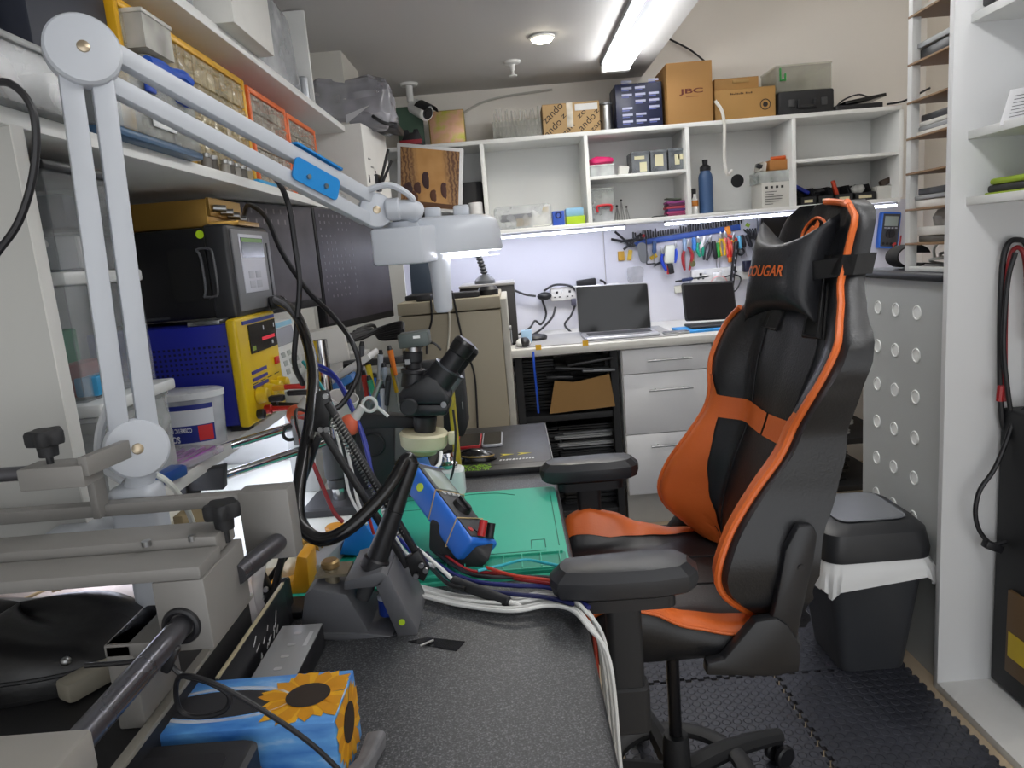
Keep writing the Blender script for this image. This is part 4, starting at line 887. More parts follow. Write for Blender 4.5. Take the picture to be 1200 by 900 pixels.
# things in it
kb = thing('zip_case', 'black and lime zip case on the lower open shelf', 'case', (1.27, 1.65, 1.352))
p = AX(1155, 220, 1.22)
MB().bx(1.185, 1.5, 1.50, 1.81, 1.356, 1.374, .006).build('lower_shell', M('#1c1d1c', .6), kb); MB().bx(1.188, 1.5, 1.503, 1.807, 1.374, 1.390, .007).bx(1.182, 1.5, 1.497, 1.813, 1.352, 1.357, .002).build('upper_shell', M('#98b31f', .6), kb, 'lime green shell')
sg = thing('price_card', 'tilted white printed card standing on the middle open shelf', 'card', (1.24, 1.62, 1.512))
qd = [AY(1172, 147, 1.72), AY(1204, 140, 1.72), AY(1214, 100, 1.74), AY(1185, 105, 1.74)]
MB().prism(qd, (.0, .004, 0), .001).build('card', M('#e8e8ea', .5), sg)
for i in range(7):
    a_ = .2+.1*i; p0 = qd[3]+(qd[0]-qd[3])*a_; p1 = qd[2]+(qd[1]-qd[2])*a_; e_ = (p1-p0)
    MB().prism([p0+e_*.25, p0+e_*.85, p0+e_*.85+(qd[0]-qd[3])*.02, p0+e_*.25+(qd[0]-qd[3])*.02], (0, -.001, 0)).build('print_line', M('#6d6e72', .6), sg)
bx_ = thing('black_device', 'black set top device on the topmost open shelf', 'device', (1.3, 1.6, 1.782))
MB().bx(1.165, 1.42, 1.45, 1.82, 1.786, 1.822, .006).build('case', BLK, bx_); MB().bx(1.164, 1.166, 1.5, 1.75, 1.798, 1.808).build('front_strip', BLKG, bx_)
for i in (1.2, 1.38): MB().cyl((i, 1.8, 1.782), (i, 1.8, 1.787), .01).build('foot', BLK, bx_)
# loops of cable on the end panel
lp = thing('jump_leads', 'hank of black and red jump leads on the white end panel', 'leads', AY(1190, 282, 1.84))
def P(u, v, y=1.83): return AY(u, v, y)
MB().tube([P(1186, 520), P(1174, 490), P(1172, 400), P(1174, 320), P(1180, 288), P(1192, 281), P(1204, 290), P(1210, 340), P(1208, 480)], .007).build('lead', BLK, lp)
MB().tube([P(1178, 470, 1.82), P(1178, 380, 1.82), P(1182, 310, 1.82), P(1192, 290, 1.82), P(1202, 310, 1.82), P(1204, 400, 1.82)], .006).build('lead', M('#8a1d22', .4), lp, 'red lead')
MB().tube([P(1190, 520, 1.81), P(1180, 450, 1.81), P(1176, 400, 1.81), P(1181, 330, 1.81), P(1190, 296, 1.81)], .006).build('lead', BLK, lp)
MB().tube([P(1173, 452, 1.80), P(1171, 470, 1.80)], .008, k=2).build('plug', M('#a32024', .4), lp, 'red plug')
cb = cable('power_cable', [P(1212, 470, 1.8), P(1190, 490, 1.8), P(1178, 520, 1.8), P(1165, 550, 1.8), P(1148, 575, 1.8), P(1143, 600, 1.8), P(1147, 620, 1.8), P(1157, 634, 1.8), P(1164, 638, 1.8), P(1180, 634, 1.8)], .006, BLK, 'black power cable drooping down the white end panel', 'cable')
pl = AY(1163, 640, 1.8); single(MB().box(pl, (.05, .025, .022), rot('Y', 25), .005), 'plug', BLK, 'black mains plug at the end of the drooping power cable', 'plug')
tc_ = thing('tower_case', 'tall black computer tower inside the white unit', 'computer', (1.45, 1.6, .012))
x_0 = AY(1166, 640, 1.842).x; z_t = AY(1180, 500, 1.66).z
MB().bx(x_0, 1.7, 1.66, 1.842, .02, z_t, .008, 3).build('case', BLKM, tc_); MB().bx(x_0+.02, x_0+.024, 1.656, 1.66, .1, .6).bx(x_0+.05, x_0+.15, 1.655, 1.66, .55, .6, .002).build('front_trim', BLK, tc_)
for i in (1.69, 1.81): MB().bx(x_0+.03, x_0+.06, i-.02, i+.02, .012, .022).build('foot', BLK, tc_)
q0, q1 = AX(1186, 690, x_0), AX(1186, 788, x_0)
MB().bx(x_0-.012, x_0, 1.662, q0.y, q1.z, q0.z, .003).build('brown_panel', M('#6f5433', .6), tc_, 'brown wooden panel')
MB().bx(x_0-.0135, x_0-.012, 1.67, q0.y-.012, q1.z+.05, q1.z+.12).build('label_plate', M('#d8b91c', .5), tc_, 'yellow label')
# ================================================================== waste bin
wbn = thing('waste_bin', 'dark grey swing lid waste bin with a white liner', 'waste bin', (.985, 2.02, 0))
BG = M('#3a3c40', .45, var=.06)
def rr(x0, x1, y0, y1, z, rad, n=6):
    pts = []
    for sx, sy, a0, cx, cy in ((1, 1, 0, x1-rad, y1-rad), (-1, 1, 90, x0+rad, y1-rad), (-1, -1, 180, x0+rad, y0+rad), (1, -1, 270, x1-rad, y0+rad)):
        for i in range(n+1):
            a = math.radians(a0+90*i/n); pts.append(V((cx+rad*math.cos(a), cy+rad*math.sin(a), z)))
    return pts
MB().loops([rr(.895, 1.085, 1.95, 2.16, 0, .03), rr(.893, 1.087, 1.948, 2.162, .006, .03), rr(.845, 1.125, 1.91, 2.2, .36, .035), rr(.84, 1.13, 1.905, 2.205, .375, .035)]).build('body', BG, wbn)
ls = []
for k_, (e_, z_, wv) in enumerate(((.004, .372, 0), (.012, .35, .004), (.018, .33, .009), (.022, .302, .014))):
    ring = rr(.84-e_, 1.13+e_, 1.905-e_, 2.205+e_, z_, .045, 9)
    ls.append([p+V((math.sin(i*1.9)*wv*.4, math.cos(i*2.3)*wv*.5, math.sin(i*.8+k_)*wv*.9-(.02*k_/3 if p.x < .95 else 0))) for i, p in enumerate(ring)])
MB().loops(ls, cap=False).build('liner', M('#dfe0e0', .35, var=.05), wbn, 'white plastic liner')
lz = .372
MB().loops([rr(.832, 1.138, 1.897, 2.213, lz-.004, .05), rr(.83, 1.14, 1.895, 2.215, lz+.02, .05), rr(.838, 1.132, 1.905, 2.21, lz+.075, .055), rr(.86, 1.11, 1.93, 2.19, lz+.098, .06), rr(.90, 1.07, 1.96, 2.16, lz+.103, .06)]).build('lid', M('#2b2c2f', .4, var=.05), wbn)
MB().rplate((.985, 2.05, lz+.105), .20, .22, .006, .035, bev=.002).build('flap', M('#74777c', .22, var=.05), wbn)
# ================================================================== gaming chair
CY = 1.46
def itp(T, x):
    if x <= T[0][0]: return T[0][1]
    for (a, fa), (b, fb) in zip(T, T[1:]):
        if x <= b:
            k = (x-a)/(b-a); k = k*k*(3-2*k)*.5+k*.5; return fa+(fb-fa)*k
    return T[-1][1]
itp0 = itp
def itp(T, x): return sum(itp0(T, x+e) for e in (-.028, -.014, 0, .014, .028))/5 if T in SM else itp0(T, x)
SM = []
def sst(a, b, x): k = max(0, min(1, (x-a)/(b-a))); return k*k*(3-2*k)
LEA = M('#1d1e21', .36, var=.12, scale=9, bump=.15, bscale=220)
LEAD = M('#191a1d', .42, var=.1, bump=.12, bscale=200)
ORA = M('#d8692c', .4, var=.06, scale=9, bump=.12, bscale=220)
gcR = thing('gaming_chair', 'black and orange racing style gaming chair at the desk', 'chair', (.29, CY, 0))
XP = [(.57, .44), (.618, .398), (.645, .352), (.694, .325), (.774, .354), (.835, .401), (.925, .468), (1.0, .49), (1.073, .528), (1.159, .575), (1.216, .60), (1.273, .618), (1.36, .645), (1.40, .66)]
XC = [(.57, .445), (.69, .452), (.78, .475), (.95, .535), (1.1, .578), (1.2, .608), (1.4, .665)]
HW = [(.56, .20), (.60, .235), (.65, .262), (.72, .27), (.85, .245), (.95, .24), (1.02, .268), (1.07, .278), (1.11, .265), (1.155, .215), (1.20, .168), (1.22, .158), (1.28, .147), (1.315, .140), (1.338, .118), (1.352, .072)]
XB = [(.56, .50), (.65, .525), (.81, .56), (.964, .60), (1.11, .632), (1.2, .65), (1.30, .670), (1.38, .68)]
TH = [(.56, .06), (.62, .09), (.66, .14), (.70, .165), (.80, .145), (.96, .078), (1.07, .05), (1.16, .026), (1.36, .02)]
XS = [(.56, .49), (.648, .505), (.81, .53), (.964, .565), (1.11, .578), (1.215, .598), (1.35, .632), (1.38, .65)]
SM += [XP, XC, XS, XB]
def front(t, z):
    a = abs(t); k = sst(.42, .84, a); x = itp(XC, z)*(1-k)+itp(XP, z)*k
    x += -.012*math.cos(a*2.2) if a < .5 else 0
    if a > .86: x += .012*((a-.86)/.14)**2
    x -= (.036 if t > 0 else .004)*t*sst(.84, 1.06, z)
    return V((x, CY+t*itp(HW, z), z))
ZS = [.56+i*(1.352-.56)/52 for i in range(53)]
rings = []
for z in ZS:
    r = [front(-1+2*i/28, z) for i in range(29)]
    w = itp(HW, z); xs, xb = itp(XS, z), itp(XB, z)
    th = itp(TH, z); xf, xn = r[-1].x+th, r[0].x+th
    r += [V((xf, CY+w*1.0, z)), V((max(xb-.012, xf+.004), CY+w*.74, z)), V((xb, CY+w*.4, z)), V((xb, CY, z)), V((xb, CY-w*.4, z)), V((max(xb-.012, xn+.004), CY-w*.74, z)), V((xn, CY-w*1.0, z))]
    rings.append(r)
back = MB().loops(rings).build('backrest', LEA, gcR, ang=50)
def patch(name, mt, tz, nu=14, nv=22, off=.0035, label=None, par=back):
    """panel lying on the backrest; tz(u, v) gives lateral and height place"""
    mb = MB()
    def f(u, v):
        t, z = tz(u, v); p = front(t, z); e = 1e-3
        n = (front(min(1, t+e), z)-front(max(-1, t-e), z)).cross(front(t, z+e)-front(t, z-e)).normalized()
        if n.x > 0: n = -n
        return p+n*off
    return mb.grid(f, nu, nv).build(name, mt, par, label, ang=60)
lo, hi = .60, .985
for s in (-1, 1):
    def tz(u, v, s=s):
        z = lo+(hi-lo)*v
        inner = itp([(lo, .30), (.63, .36), (.66, .50), (.72, .56), (.80, .62), (.90, .70), (hi, .84)], z)
        return s*(inner+(.955-inner)*u), z
    patch('orange_bolster_panel', ORA, tz, label='orange side panel')
    patch('orange_stripe', ORA, lambda u, v, s=s: (s*(.02+.80*u), .888+.004*u+.045*v+.006*u*v), 16, 4, label='orange stripe')
    pts = [front(s*.93, z)+V((-.004, 0, 0)) for z in [.60+i*.03 for i in range(26)]]
    top = [front(s*.93*(1-k), 1.335+.016*math.sin(k*PI/2))+V((-.004, 0, .004)) for k in (.1, .4, .75, 1.0)]
    if s > 0: pts, top = pts[:19], []
    MB().tube(pts+top, lambda k: .0072 if k < .5 else .0066, 8, 2).build('piping', ORA, back, 'orange piping')
    MB().tube([front(s*.42, z)+V((-.001, 0, 0)) for z in [.62+i*.05 for i in range(13)]], .0022, 6, 2).build('seam', BLK, back)
for s in (-1, 1):   # strap slots
    f_ = lambda u, v, s=s: (s*(.22+.26*u), 1.10+.10*v)
    patch('strap_slot', M('#060607', .7), f_, 6, 8, .002, par=back)
    c0 = [front(s*.22, 1.10), front(s*.5, 1.10), front(s*.5, 1.2), front(s*.22, 1.2), front(s*.22, 1.10)]
    MB().tube([p+V((-.002, 0, 0)) for p in c0], .004, 6, 1).build('slot_frame', RUB, back)
# emblem at the top
em = MB(); e0 = front(.05, 1.335)
MB().tube([front(.30, 1.275)+V((-.004, 0, 0)), front(.32, 1.305)+V((-.004, 0, 0)), front(.15, 1.325)+V((-.004, 0, 0)), front(-.12, 1.317)+V((-.004, 0, 0)), front(-.25, 1.292)+V((-.004, 0, 0))], .003, 6, 4).build('emblem_ring', ORA, back)
F_ = lambda t, z: front(t, z-.024)+V((-.006, 0, 0))
MB().prism([F_(.22, 1.295), F_(.24, 1.318), F_(.14, 1.335), F_(.08, 1.332), F_(.06, 1.345), F_(0, 1.338), F_(-.02, 1.328), F_(.0, 1.315), F_(.05, 1.30)], (.002, 0, 0)).build('emblem', ORA, back)
# head pillow
Pc = front(-.02, 1.226)+V((-.034, .014, 0)); W2, H2 = .102, .097
tilt = rot('Z', 20)@rot('Y', 14)
def pil(side):
    def f(u, v):
        a, b = 2*u-1, 2*v-1
        pin = lambda q, o: q*(1-.13*(1-abs(o)**2.2)*abs(q)**3)
        y, z = pin(a, b)*W2*(.97+.14*abs(b)**3), pin(b, a)*H2*(.97+.22*abs(a)**4)
        if b > 0: z -= .034*(1-abs(a)**1.6)*b**1.5
        th = .055*((1-abs(a)**3.2)*(1-abs(b)**3.2))**.55
        return Pc+tilt@V((side*th, y, z))
    return f
plm = MB(); plm.grid(pil(-1), 26, 22).grid(pil(1), 26, 22); bmesh.ops.remove_doubles(plm.bm, verts=plm.bm.verts, dist=.0008)
plw = plm.build('head_pillow', M('#222327', .42, var=.12, scale=9, bump=.15, bscale=200), gcR, ang=70)
tn = (tilt@V((-1, 0, 0))); tu = tilt@V((0, 0, 1))
lt_ = text('COUGAR', Pc+tilt@V((-.0545, .012, -.012)), tilt@V((0, -1, 0)), tu, .022, ORA, plw, 'lettering', .112, True, .002, .15)
ti, of_ = tilt.inverted(), gcR.location
for v in lt_.data.vertices:
    q = ti@(v.co+of_-Pc); lift_ = -.0545-q.x; p = pil(-1)(.5+.5*max(-.97, min(.97, q.y/(W2*.93))), .5+.5*(q.z/(H2*.93))); w_ = ti@(p-Pc)
    v.co = Pc+tilt@V((w_.x-.0012-max(0, lift_)*.3, q.y, q.z))-of_
wb_ = []
for sgn in (1,):
    MB().grid(lambda u, v: Pc+V((.012+.034*u, -.085-.085*u, -.018+.035*v+.008*u)), 8, 2).build('strap_front', RUB, plw)
st = MB(); zst = 1.235
ring_ = lambda z: [front(t, z)+V((-.010 if abs(t) < .95 else -.002, .007*t, 0)) for t in [-1+i/10 for i in range(21)]]+[V((front(1, z).x+.034, CY+itp(HW, z)+.004, z)), V((itp(XB, z)+.006, CY+.06, z)), V((itp(XB, z)+.006, CY-.06, z)), V((front(-1, z).x+.034, CY-itp(HW, z)-.004, z))]
st.loops([ring_(zst-.018), ring_(zst+.018)], cap=False).build('pillow_strap', RUB, plw)
# seat
SX0, SX1 = .065, .475
def seat_top(u, t):
    """u 0 front .. 1 back, t -1 near .. 1 far"""
    x = SX0+(SX1-SX0)*u; a = abs(t)
    zc = .602-.010*u+(-.03*((.12-u)/.12)**2 if u < .12 else 0)
    rise = itp([(0, .02), (.08, .055), (.2, .072), (.35, .055), (.5, .025), (.7, .006), (1, .0)], u)
    k = sst(.56, .86, a)
    drop = .03*((a-.9)/.1)**2 if a > .9 else 0
    return V((x, CY+t*.262, zc+rise*k-drop+.004*math.cos(a*3)*(1-k)))
rings = []
for i in range(25):
    u = i/24; r = [seat_top(u, -1+2*j/32) for j in range(33)]; x = r[0].x
    b = .525+(.03*((.15-u)/.15)**2 if u < .15 else 0)
    r += [V((x, CY+.255, (b+r[-1].z)/2)), V((x, CY+.22, b)), V((x, CY, b-.003)), V((x, CY-.22, b)), V((x, CY-.255, (b+r[0].z)/2))]
    rings.append(r)
seat = MB().loops(rings).build('seat', LEAD, gcR, ang=50)
for s in (-1, 1):
    MB().grid(lambda u, v: seat_top(.02+.97*u, s*(itp([(0, .70), (.3, .66), (.6, .72), (.85, .80), (1, .82)] if s > 0 else [(0, .86), (.4, .84), (.7, .76), (1, .78)], u)*(1-v)+.975*v))+V((0, 0, .003)), 30, 10).build('orange_bolster_panel', ORA, seat, 'orange seat side panel', ang=60)
    MB().tube([seat_top(.02+.97*i/16, s*.965)+V((0, s*.002, .002)) for i in range(17)], .003, 6, 2).build('piping', ORA, seat)
MB().tube([seat_top(u, -.25+.0*u)+V((0, 0, .001)) for u in (.05, .3, .6, .9)], .002, 6, 3).tube([seat_top(u, .25)+V((0, 0, .001)) for u in (.05, .3, .6, .9)], .002, 6, 3).build('seam', BLK, seat)
# hinge covers
for s in (-1, 1):
    y0 = CY+s*.262
    def H(pts): return [V((AY(u, v, CY-.262).x, y0, AY(u, v, CY-.262).z)) for u, v in pts]
    MB().prism(H([(823, 782), (824, 768), (843, 764), (880, 720), (905, 716), (918, 725), (930, 745), (932, 760), (930, 778), (900, 783)]), (0, -s*-.028, 0), .005).build('hinge_cover', M('#1a1b1e', .42), gcR)
    MB().prism(H([(894, 736), (903, 706), (915, 640), (930, 612), (947, 610), (953, 622), (949, 650), (938, 700), (928, 748)]), (0, s*.022, 0), .006).build('recline_bracket', M('#1d1e22', .38), gcR)
    p = H([(933, 659)])[0]; MB().cyl(p+V((0, s*.0215, 0)), p+V((0, s*.024, 0)), .006).build('bolt_hole', BLK, gcR)
# armrests
for s, yy, xo in ((-1, 1.105, 0), (1, 1.705, .01)):
    a = thing_ = None
    zt = .795
    mb = MB(); rings = []
    for q, z in ((.80, zt-.052), (.96, zt-.045), (1, zt-.03), (.985, zt-.018), (.84, zt-.002), (.70, zt)):
        rings.append([V((.148+xo+(p.x)*(q if q > .9 else q+.06*(1-q)), yy+p.y*(q if abs(q-1) < .1 else q*.96), z)) for p in [V(w_) for w_ in ((-.112, -.032, 0), (-.122, -.010, 0), (-.122, .014, 0), (-.108, .038, 0), (-.05, .046, 0), (.06, .047, 0), (.108, .040, 0), (.124, .010, 0), (.118, -.022, 0), (.10, -.040, 0), (.05, -.048, 0), (-.06, -.044, 0))]])
    pad = mb.loops(rings).build('armrest_pad', M('#26272b', .38, var=.06), gcR, ang=22)
    MB().rplate((.148+xo, yy, zt-.062), .16, .07, .02, .02).build('pad_mount', BLK, pad)
    MB().rplate((.143+xo, yy, .655), .058, .042, .19, .012).build('armrest_post', BLKM, gcR)
    MB().rplate((.143+xo, yy, .535), .072, .052, .085, .014, bev=.004).build('post_sleeve', BLKM, gcR)
    MB().prism([(.115+xo, yy+.0, .50), (.175+xo, yy, .50), (.20+xo, CY+s*.12, .505), (.13+xo, CY+s*.12, .505)], (0, 0, .016), .003).build('arm_bracket', BLKM, gcR)
# mechanism, gas lift, base
MB().bx(.19, .40, CY-.09, CY+.09, .485, .525, .01).build('tilt_mechanism', BLKM, gcR)
MB().cyl((.293, CY, .20), (.293, CY, .49), .0145, n=20).build('gas_lift', M('#2b2b2e', .18, .6), gcR)
MB().lathe([(0, .045), (.033, .045), (.034, .07), (.030, .185), (.026, .204), (.0, .205)], (.293, CY, 0), n=24).build('hub', BLKM, gcR)
MB().ring((.293, CY, .105), (0, 0, 1), .155, .024, 48, 10, .012).build('base_ring', BLKM, gcR)
for i in range(5):
    a = i*2*PI/5+.45; d = V((math.cos(a), math.sin(a), 0)); c = V((.293, CY, 0))
    leg = MB().tube([c+d*.02+V((0, 0, .10)), c+d*.12+V((0, 0, .105)), c+d*.22+V((0, 0, .095)), c+d*.315+V((0, 0, .075))], lambda k: .027-.008*k, 8, 4).build('base_arm', BLKM, gcR)
    w = d.cross(UZ); e = c+d*.315
    for s in (-1, 1): MB().cyl(e+w*s*.008+V((0, 0, .028)), e+w*s*.026+V((0, 0, .028)), .028, n=18, bev=.004).build('caster_wheel', BLK, leg)
    MB().cyl(e+V((0, 0, .03)), e+V((0, 0, .07)), .009).build('caster_stem', BLK, leg)
# ================================================================== left wall: shelves over the bench
XF, XW = -.60, -.95
su = thing('bench_shelf', 'white wall shelving over the bench with a riser board', 'shelf unit', (-.78, 2.0, .945))
MB().bx(XW, XF, .30, 3.45, 1.508, 1.53, .0015).build('shelf_board', SHELFW, su)
MB().bx(XW, XF, .30, 2.98, 1.832, 1.854, .0015).build('shelf_board', SHELFW, su)
MB().bx(XW, XF, .93, 2.95, .945, .968, .0015).build('riser_board', M('#c6c6c4', .45), su)
MB().bx(XW, XF-.001, .932, .953, .968, 1.508, .001).build('end_panel', M('#bdbdb9', .5, var=.04, scale=4), su)
MB().bx(XF-.001, XF+.001, .930, .955, .945, 1.51, .0005).build('edge_strip', M('#e2e1dc', .5), su)
MB().bx(XW, XF-.01, 2.56, 2.575, 1.854, 2.155, .001).build('partition', SHELFW, su)
for y_ in (2.2, 2.93): MB().bx(XW, XF-.08, y_, y_+.02, .72, .945, .001).build('support', SHELFW, su)
# drawer organisers
def organiser(y0, y1, z1, hx, rows, cols, label, glow='#e9e4da', group=None):
    t = thing('drawer_organiser', label, 'organiser', (-.75, (y0+y1)/2, 1.53), group)
    c = M(hx, .4, var=.06); b = .016; x0 = -.63
    f = MB()
    f.bx(x0-.15, x0, y0, y0+b, 1.53, z1, .004).bx(x0-.15, x0, y1-b, y1, 1.53, z1, .004).bx(x0-.15, x0, y0+b, y1-b, z1-b, z1, .004).bx(x0-.15, x0, y0+b, y1-b, 1.53, 1.53+b*.6, .003).bx(x0-.15, x0-.145, y0+b, y1-b, 1.53, z1-b)
    f.build('frame', c, t)
    hh = (z1-b-1.53-b*.6)/rows; ww = (y1-y0-2*b)/cols; cl = CLEAR(glow, .3, .1, 30)
    for r in range(rows):
        for q in range(cols):
            ya, za = y0+b+q*ww+.002, 1.53+b*.6+r*hh+.002
            d = MB(); d.bx(x0-.006, x0-.002, ya, ya+ww-.004, za, za+hh-.004, .001).bx(x0-.002, x0+.006, ya+ww*.3, ya+ww*.7, za+hh*.62, za+hh*.7, .001)
            d.bx(x0-.12, x0-.006, ya, ya+ww-.004, za, za+.002); d.build('drawer', cl, t)
            if R_.random() < .8:
                hc = R_.choice(('#8c8577', '#6d6a66', '#a58f55', '#cfcac0', '#4c4a4a', '#b8a26a'))
                MB().bx(x0-.1, x0-.012, ya+.006, ya+ww-.01, za+.003, za+hh*R_.uniform(.3, .75), .004).build('contents', M(hc, .6, var=.6, scale=70), t)
organiser(1.31, 1.925, 1.79, '#d9a413', 4, 8, 'wide yellow framed organiser with clear drawers', '#efe6cc')
organiser(1.945, 2.265, 1.785, '#dc6420', 5, 4, 'orange framed drawer organiser next to the yellow one', group='orange organisers')
organiser(2.275, 2.60, 1.780, '#dc6420', 5, 4, 'orange framed drawer organiser at the far end, above the blue lamp arm clip', group='orange organisers')
# blue clip lunch box
bx_ = thing('clip_box', 'clear box with blue clips and a dark blue base in front of the yellow organiser', 'container', (-.60, 1.22, 1.53))
q0, q1 = 1.13, 1.46
MB().bx(-.66, -.575, q0, q1, 1.53, 1.545, .006).build('base', M('#3f5f7e', .35), bx_, 'dark blue base')
MB().open_box(-.655, -.578, q0+.005, q1-.005, 1.545, 1.64).bx(-.655, -.578, q0+.005, q1-.005, 1.64, 1.645).build('walls', CLEAR('#dfe3e4', .2), bx_)
for pts in ([(172, 72), (185, 76), (200, 86), (212, 88), (222, 97)],):
    MB().tube([AX(u, v, -.572) for u, v in pts], .010, 8, 4).build('handle', M('#1c56c4', .4), bx_, 'blue wavy handle')
for u, v in ((176, 101), (212, 119), (219, 123)):
    p = AX(u, v, -.573); MB().box(p, (.008, .03, .022 if u < 200 else .01), None, .003).build('clip', M('#1c46b0', .4), bx_, 'blue clip')
p = AX(193, 142, -.574); MB().box(p, (.002, .085, .03), rot('X', 0)).build('label', M('#d8dadb', .6), bx_)
# small pulled out drawer on top of it
so = tubbox('clear_bin', -.66, -.60, 1.34, 1.45, 1.71, 1.775, 'clear small drawer perched in front of the yellow organiser', .55, '#d9d8d2', cat='drawer')
MB().bx(-.64, -.61, 1.36, 1.44, 1.645, 1.709, .01).build('support_bag', CLEAR('#cfcfca', .4), so)
# dark box and papers nearest the camera on this shelf
single(MB().bx(-.93, -.64, 1.08, 1.30, 1.53, 1.80, .004), 'storage_box', M('#1c2130', .5), 'dark navy storage box behind the lamp elbow', 'box')
t_ = thing('clear_tray', 'frosted clear tray at the near end of the bench shelf', 'tray', (-.62, .95, 1.53))
MB().open_box(-.72, -.575, .80, 1.06, 1.53, 1.60).build('tray', CLEAR('#c2c4c4', .32), t_)
MB().bx(-.725, -.57, .795, 1.065, 1.60, 1.61, .003).build('rim', CLEAR('#cfd1d0', .5), t_)
for i, (x_, hx, l) in enumerate(((-.66, '#5f6a7e', 'blue grey sheet standing nearest in the frosted tray'), (-.69, '#7e8798', 'pale blue grey sheet standing behind the nearest one in the frosted tray'), (-.715, '#23252b', 'black sheet standing rearmost in the frosted tray'))):
    single(MB().box((x_, .955+.02*i, 1.66), (.004, .13, .24), rot('X', -6)@rot('Y', -5), .001), 'sheet', M(hx, .3), l, 'sheet', 'sheets in the frosted tray')
# little bottles along the front edge of the shelf
for i, (u, v, hx) in enumerate(((206, 168, '#3a3630'), (222, 170, '#c9a24a'), (240, 176, '#8d8a86'), (248, 178, '#5a5650'), (262, 184, '#a8a49c'), (268, 187, '#6a6660'), (276, 191, '#b0aca4'), (283, 193, '#7d7972'), (290, 197, '#c0b496'))):
    y_ = AX(u, v, -.612).y; o = thing('small_jar', ['tiny dark jar at the near end of the jar row', 'tiny golden jar, squat, in the row below the yellow organiser', 'tiny grey jar just past the golden one', 'tiny dark grey jar, fourth along the row', 'tiny pale jar in the middle of the row', 'tiny brown grey jar after the middle of the row', 'tiny pale jar, third from the far end of the row', 'tiny dull jar, second from the far end of the row', 'tiny cream jar at the far end of the row'][i], 'jar', (-.612, y_, 1.53), 'tiny jars along the shelf front')
    c = o.location; r = .011; MB().cyl(c, c+V((0, 0, .022)), r, n=12, bev=.002).build('glass', CLEAR(hx, .8), o); MB().cyl(c+V((0, 0, .022)), c+V((0, 0, .031)), r*.9, n=12, bev=.001).build('lid', STEEL, o)
single(MB().bx(-.63, -.604, 1.86, 2.0, 1.53, 1.54, .003), 'blue_strip', M('#22a0d8', .4), 'bright cyan strip at the shelf edge under the orange organiser', 'strip')
single(MB().box((-.64, 2.85, 1.56), (.05, .22, .05), rot('Z', 5), .01).crumple(.012, 4, 18), 'clear_bag', CLEAR('#dfe3e6', .45), 'clear bag with a blue print at the shelf end, behind the lamp joint', 'bag')
# upper shelf
ub = thing('white_carton', 'white carton overhanging the top shelf edge', 'box', (-.66, 1.93, 1.854))
MB().bx(-.80, -.56, 1.70, 1.98, 1.855, 2.10, .002).build('body', M('#dcdbd6', .6), ub); MB().bx(-.80, -.559, 1.70, 1.981, 2.10, 2.108, .002).build('lid', WHITE, ub)
single(MB().bx(-.80, -.62, 1.28, 1.66, 1.855, 2.02, .02).crumple(.012, 6, 12), 'clear_bag', CLEAR('#cfd3d8', .5), 'clear bag on the top shelf before the white carton', 'bag')
single(MB().bx(-.82, -.615, 2.08, 2.44, 1.855, 2.10, .03, 3).crumple(.02, 7, 10), 'clear_bag', CLEAR('#dfe1e4', .5), 'large clear bag on the top shelf between white carton and partition', 'bag')
single(MB().cyl((-.63, 2.50, 1.855), (-.63, 2.50, 1.93), .022, n=18, bev=.003), 'spool', M('#8f9296', .35, .5), 'small grey spool on the top shelf at the partition foot', 'spool')
# white box at the end, bag on it
wx = thing('white_box', 'large plain white carton at the far end of the bench shelf', 'box', (-.7, 3.1, 1.53))
a, b = V((-.535, 2.96, 1.531)), V((-.495, 3.30, 1.531)); 
MB().prism([(-.93, 2.99, 1.531), a, b, (-.89, 3.34, 1.531)], (0, 0, .33), .003).build('body', M('#d9d8d4', .55), wx)
for i in range(4):
    p0 = a+(b-a)*(.18+.08*i)+V((.0012, 0, .20-.03*i)); MB().box(p0, (.002, .03, .006), rot('Z', -7)).build('print', M('#8c8c8c', .6), wx)
MB().box(a+(b-a)*.1+V((.001, 0, .12)), (.002, .012, .03), rot('Z', -7)).build('print', M('#3b3b3e', .6), wx)
p = AY(438, 215, 3.1)
rt = thing('wireless_adapter', 'black wireless adapter with two antennas by the white carton', 'adapter', p)
MB().box(p, (.055, .05, .07), rot('Z', -7), .006).box(p+V((-.01, 0, .045)), (.05, .04, .02), rot('Y', 10), .004).build('body', BLK, rt)
MB().cyl(p+V((.03, -.01, .0)), AY(455, 175, 3.1), .006).build('antenna', BLK, rt); MB().cyl(p+V((.035, -.02, -.01)), AY(459, 188, 3.08), .006).build('antenna', BLK, rt)
MB().bx(p.x-.04, p.x, p.y-.012, p.y+.012, p.z-.01, p.z+.01).build('bracket', BLK, rt)
fb = MB().box((-.60, 3.18, 1.965), (.34, .24, .20), rot('Z', 6), .05, 4)
bmesh.ops.subdivide_edges(fb.bm, edges=fb.bm.edges[:], cuts=4, use_grid_fill=True)
fb.crumple(.028, 11, 11).crumple(.010, 3, 34)
fbag = thing('foil_bag', 'crinkled silver grey anti static bag on the white carton', 'bag', (-.6, 3.15, 1.861))
fo = fb.build('bag', CLEAR('#b4b4bc', .5, .08, 9), fbag, ang=20)
MB().box((-.62, 3.17, 1.96), (.25, .15, .14), rot('Z', 6)@rot('Y', 8), .004).build('board_box', M('#4a2f30', .5, var=.3, scale=18), fbag, 'dark red brown box inside')
MB().prism([AY(405, 135, 3.0), AY(433, 123, 3.0), AY(406, 145, 3.0)], (0, .004, 0)).build('white_flash', M('#b9b9bd', .5), fbag)
mb = MB().box((-.46, 3.2, 1.875), (.10, .2, .025), rot('Y', 12), .006).tube([(-.5, 3.05, 1.9), (-.46, 3.04, 1.87), (-.42, 3.06, 1.86)], .007)
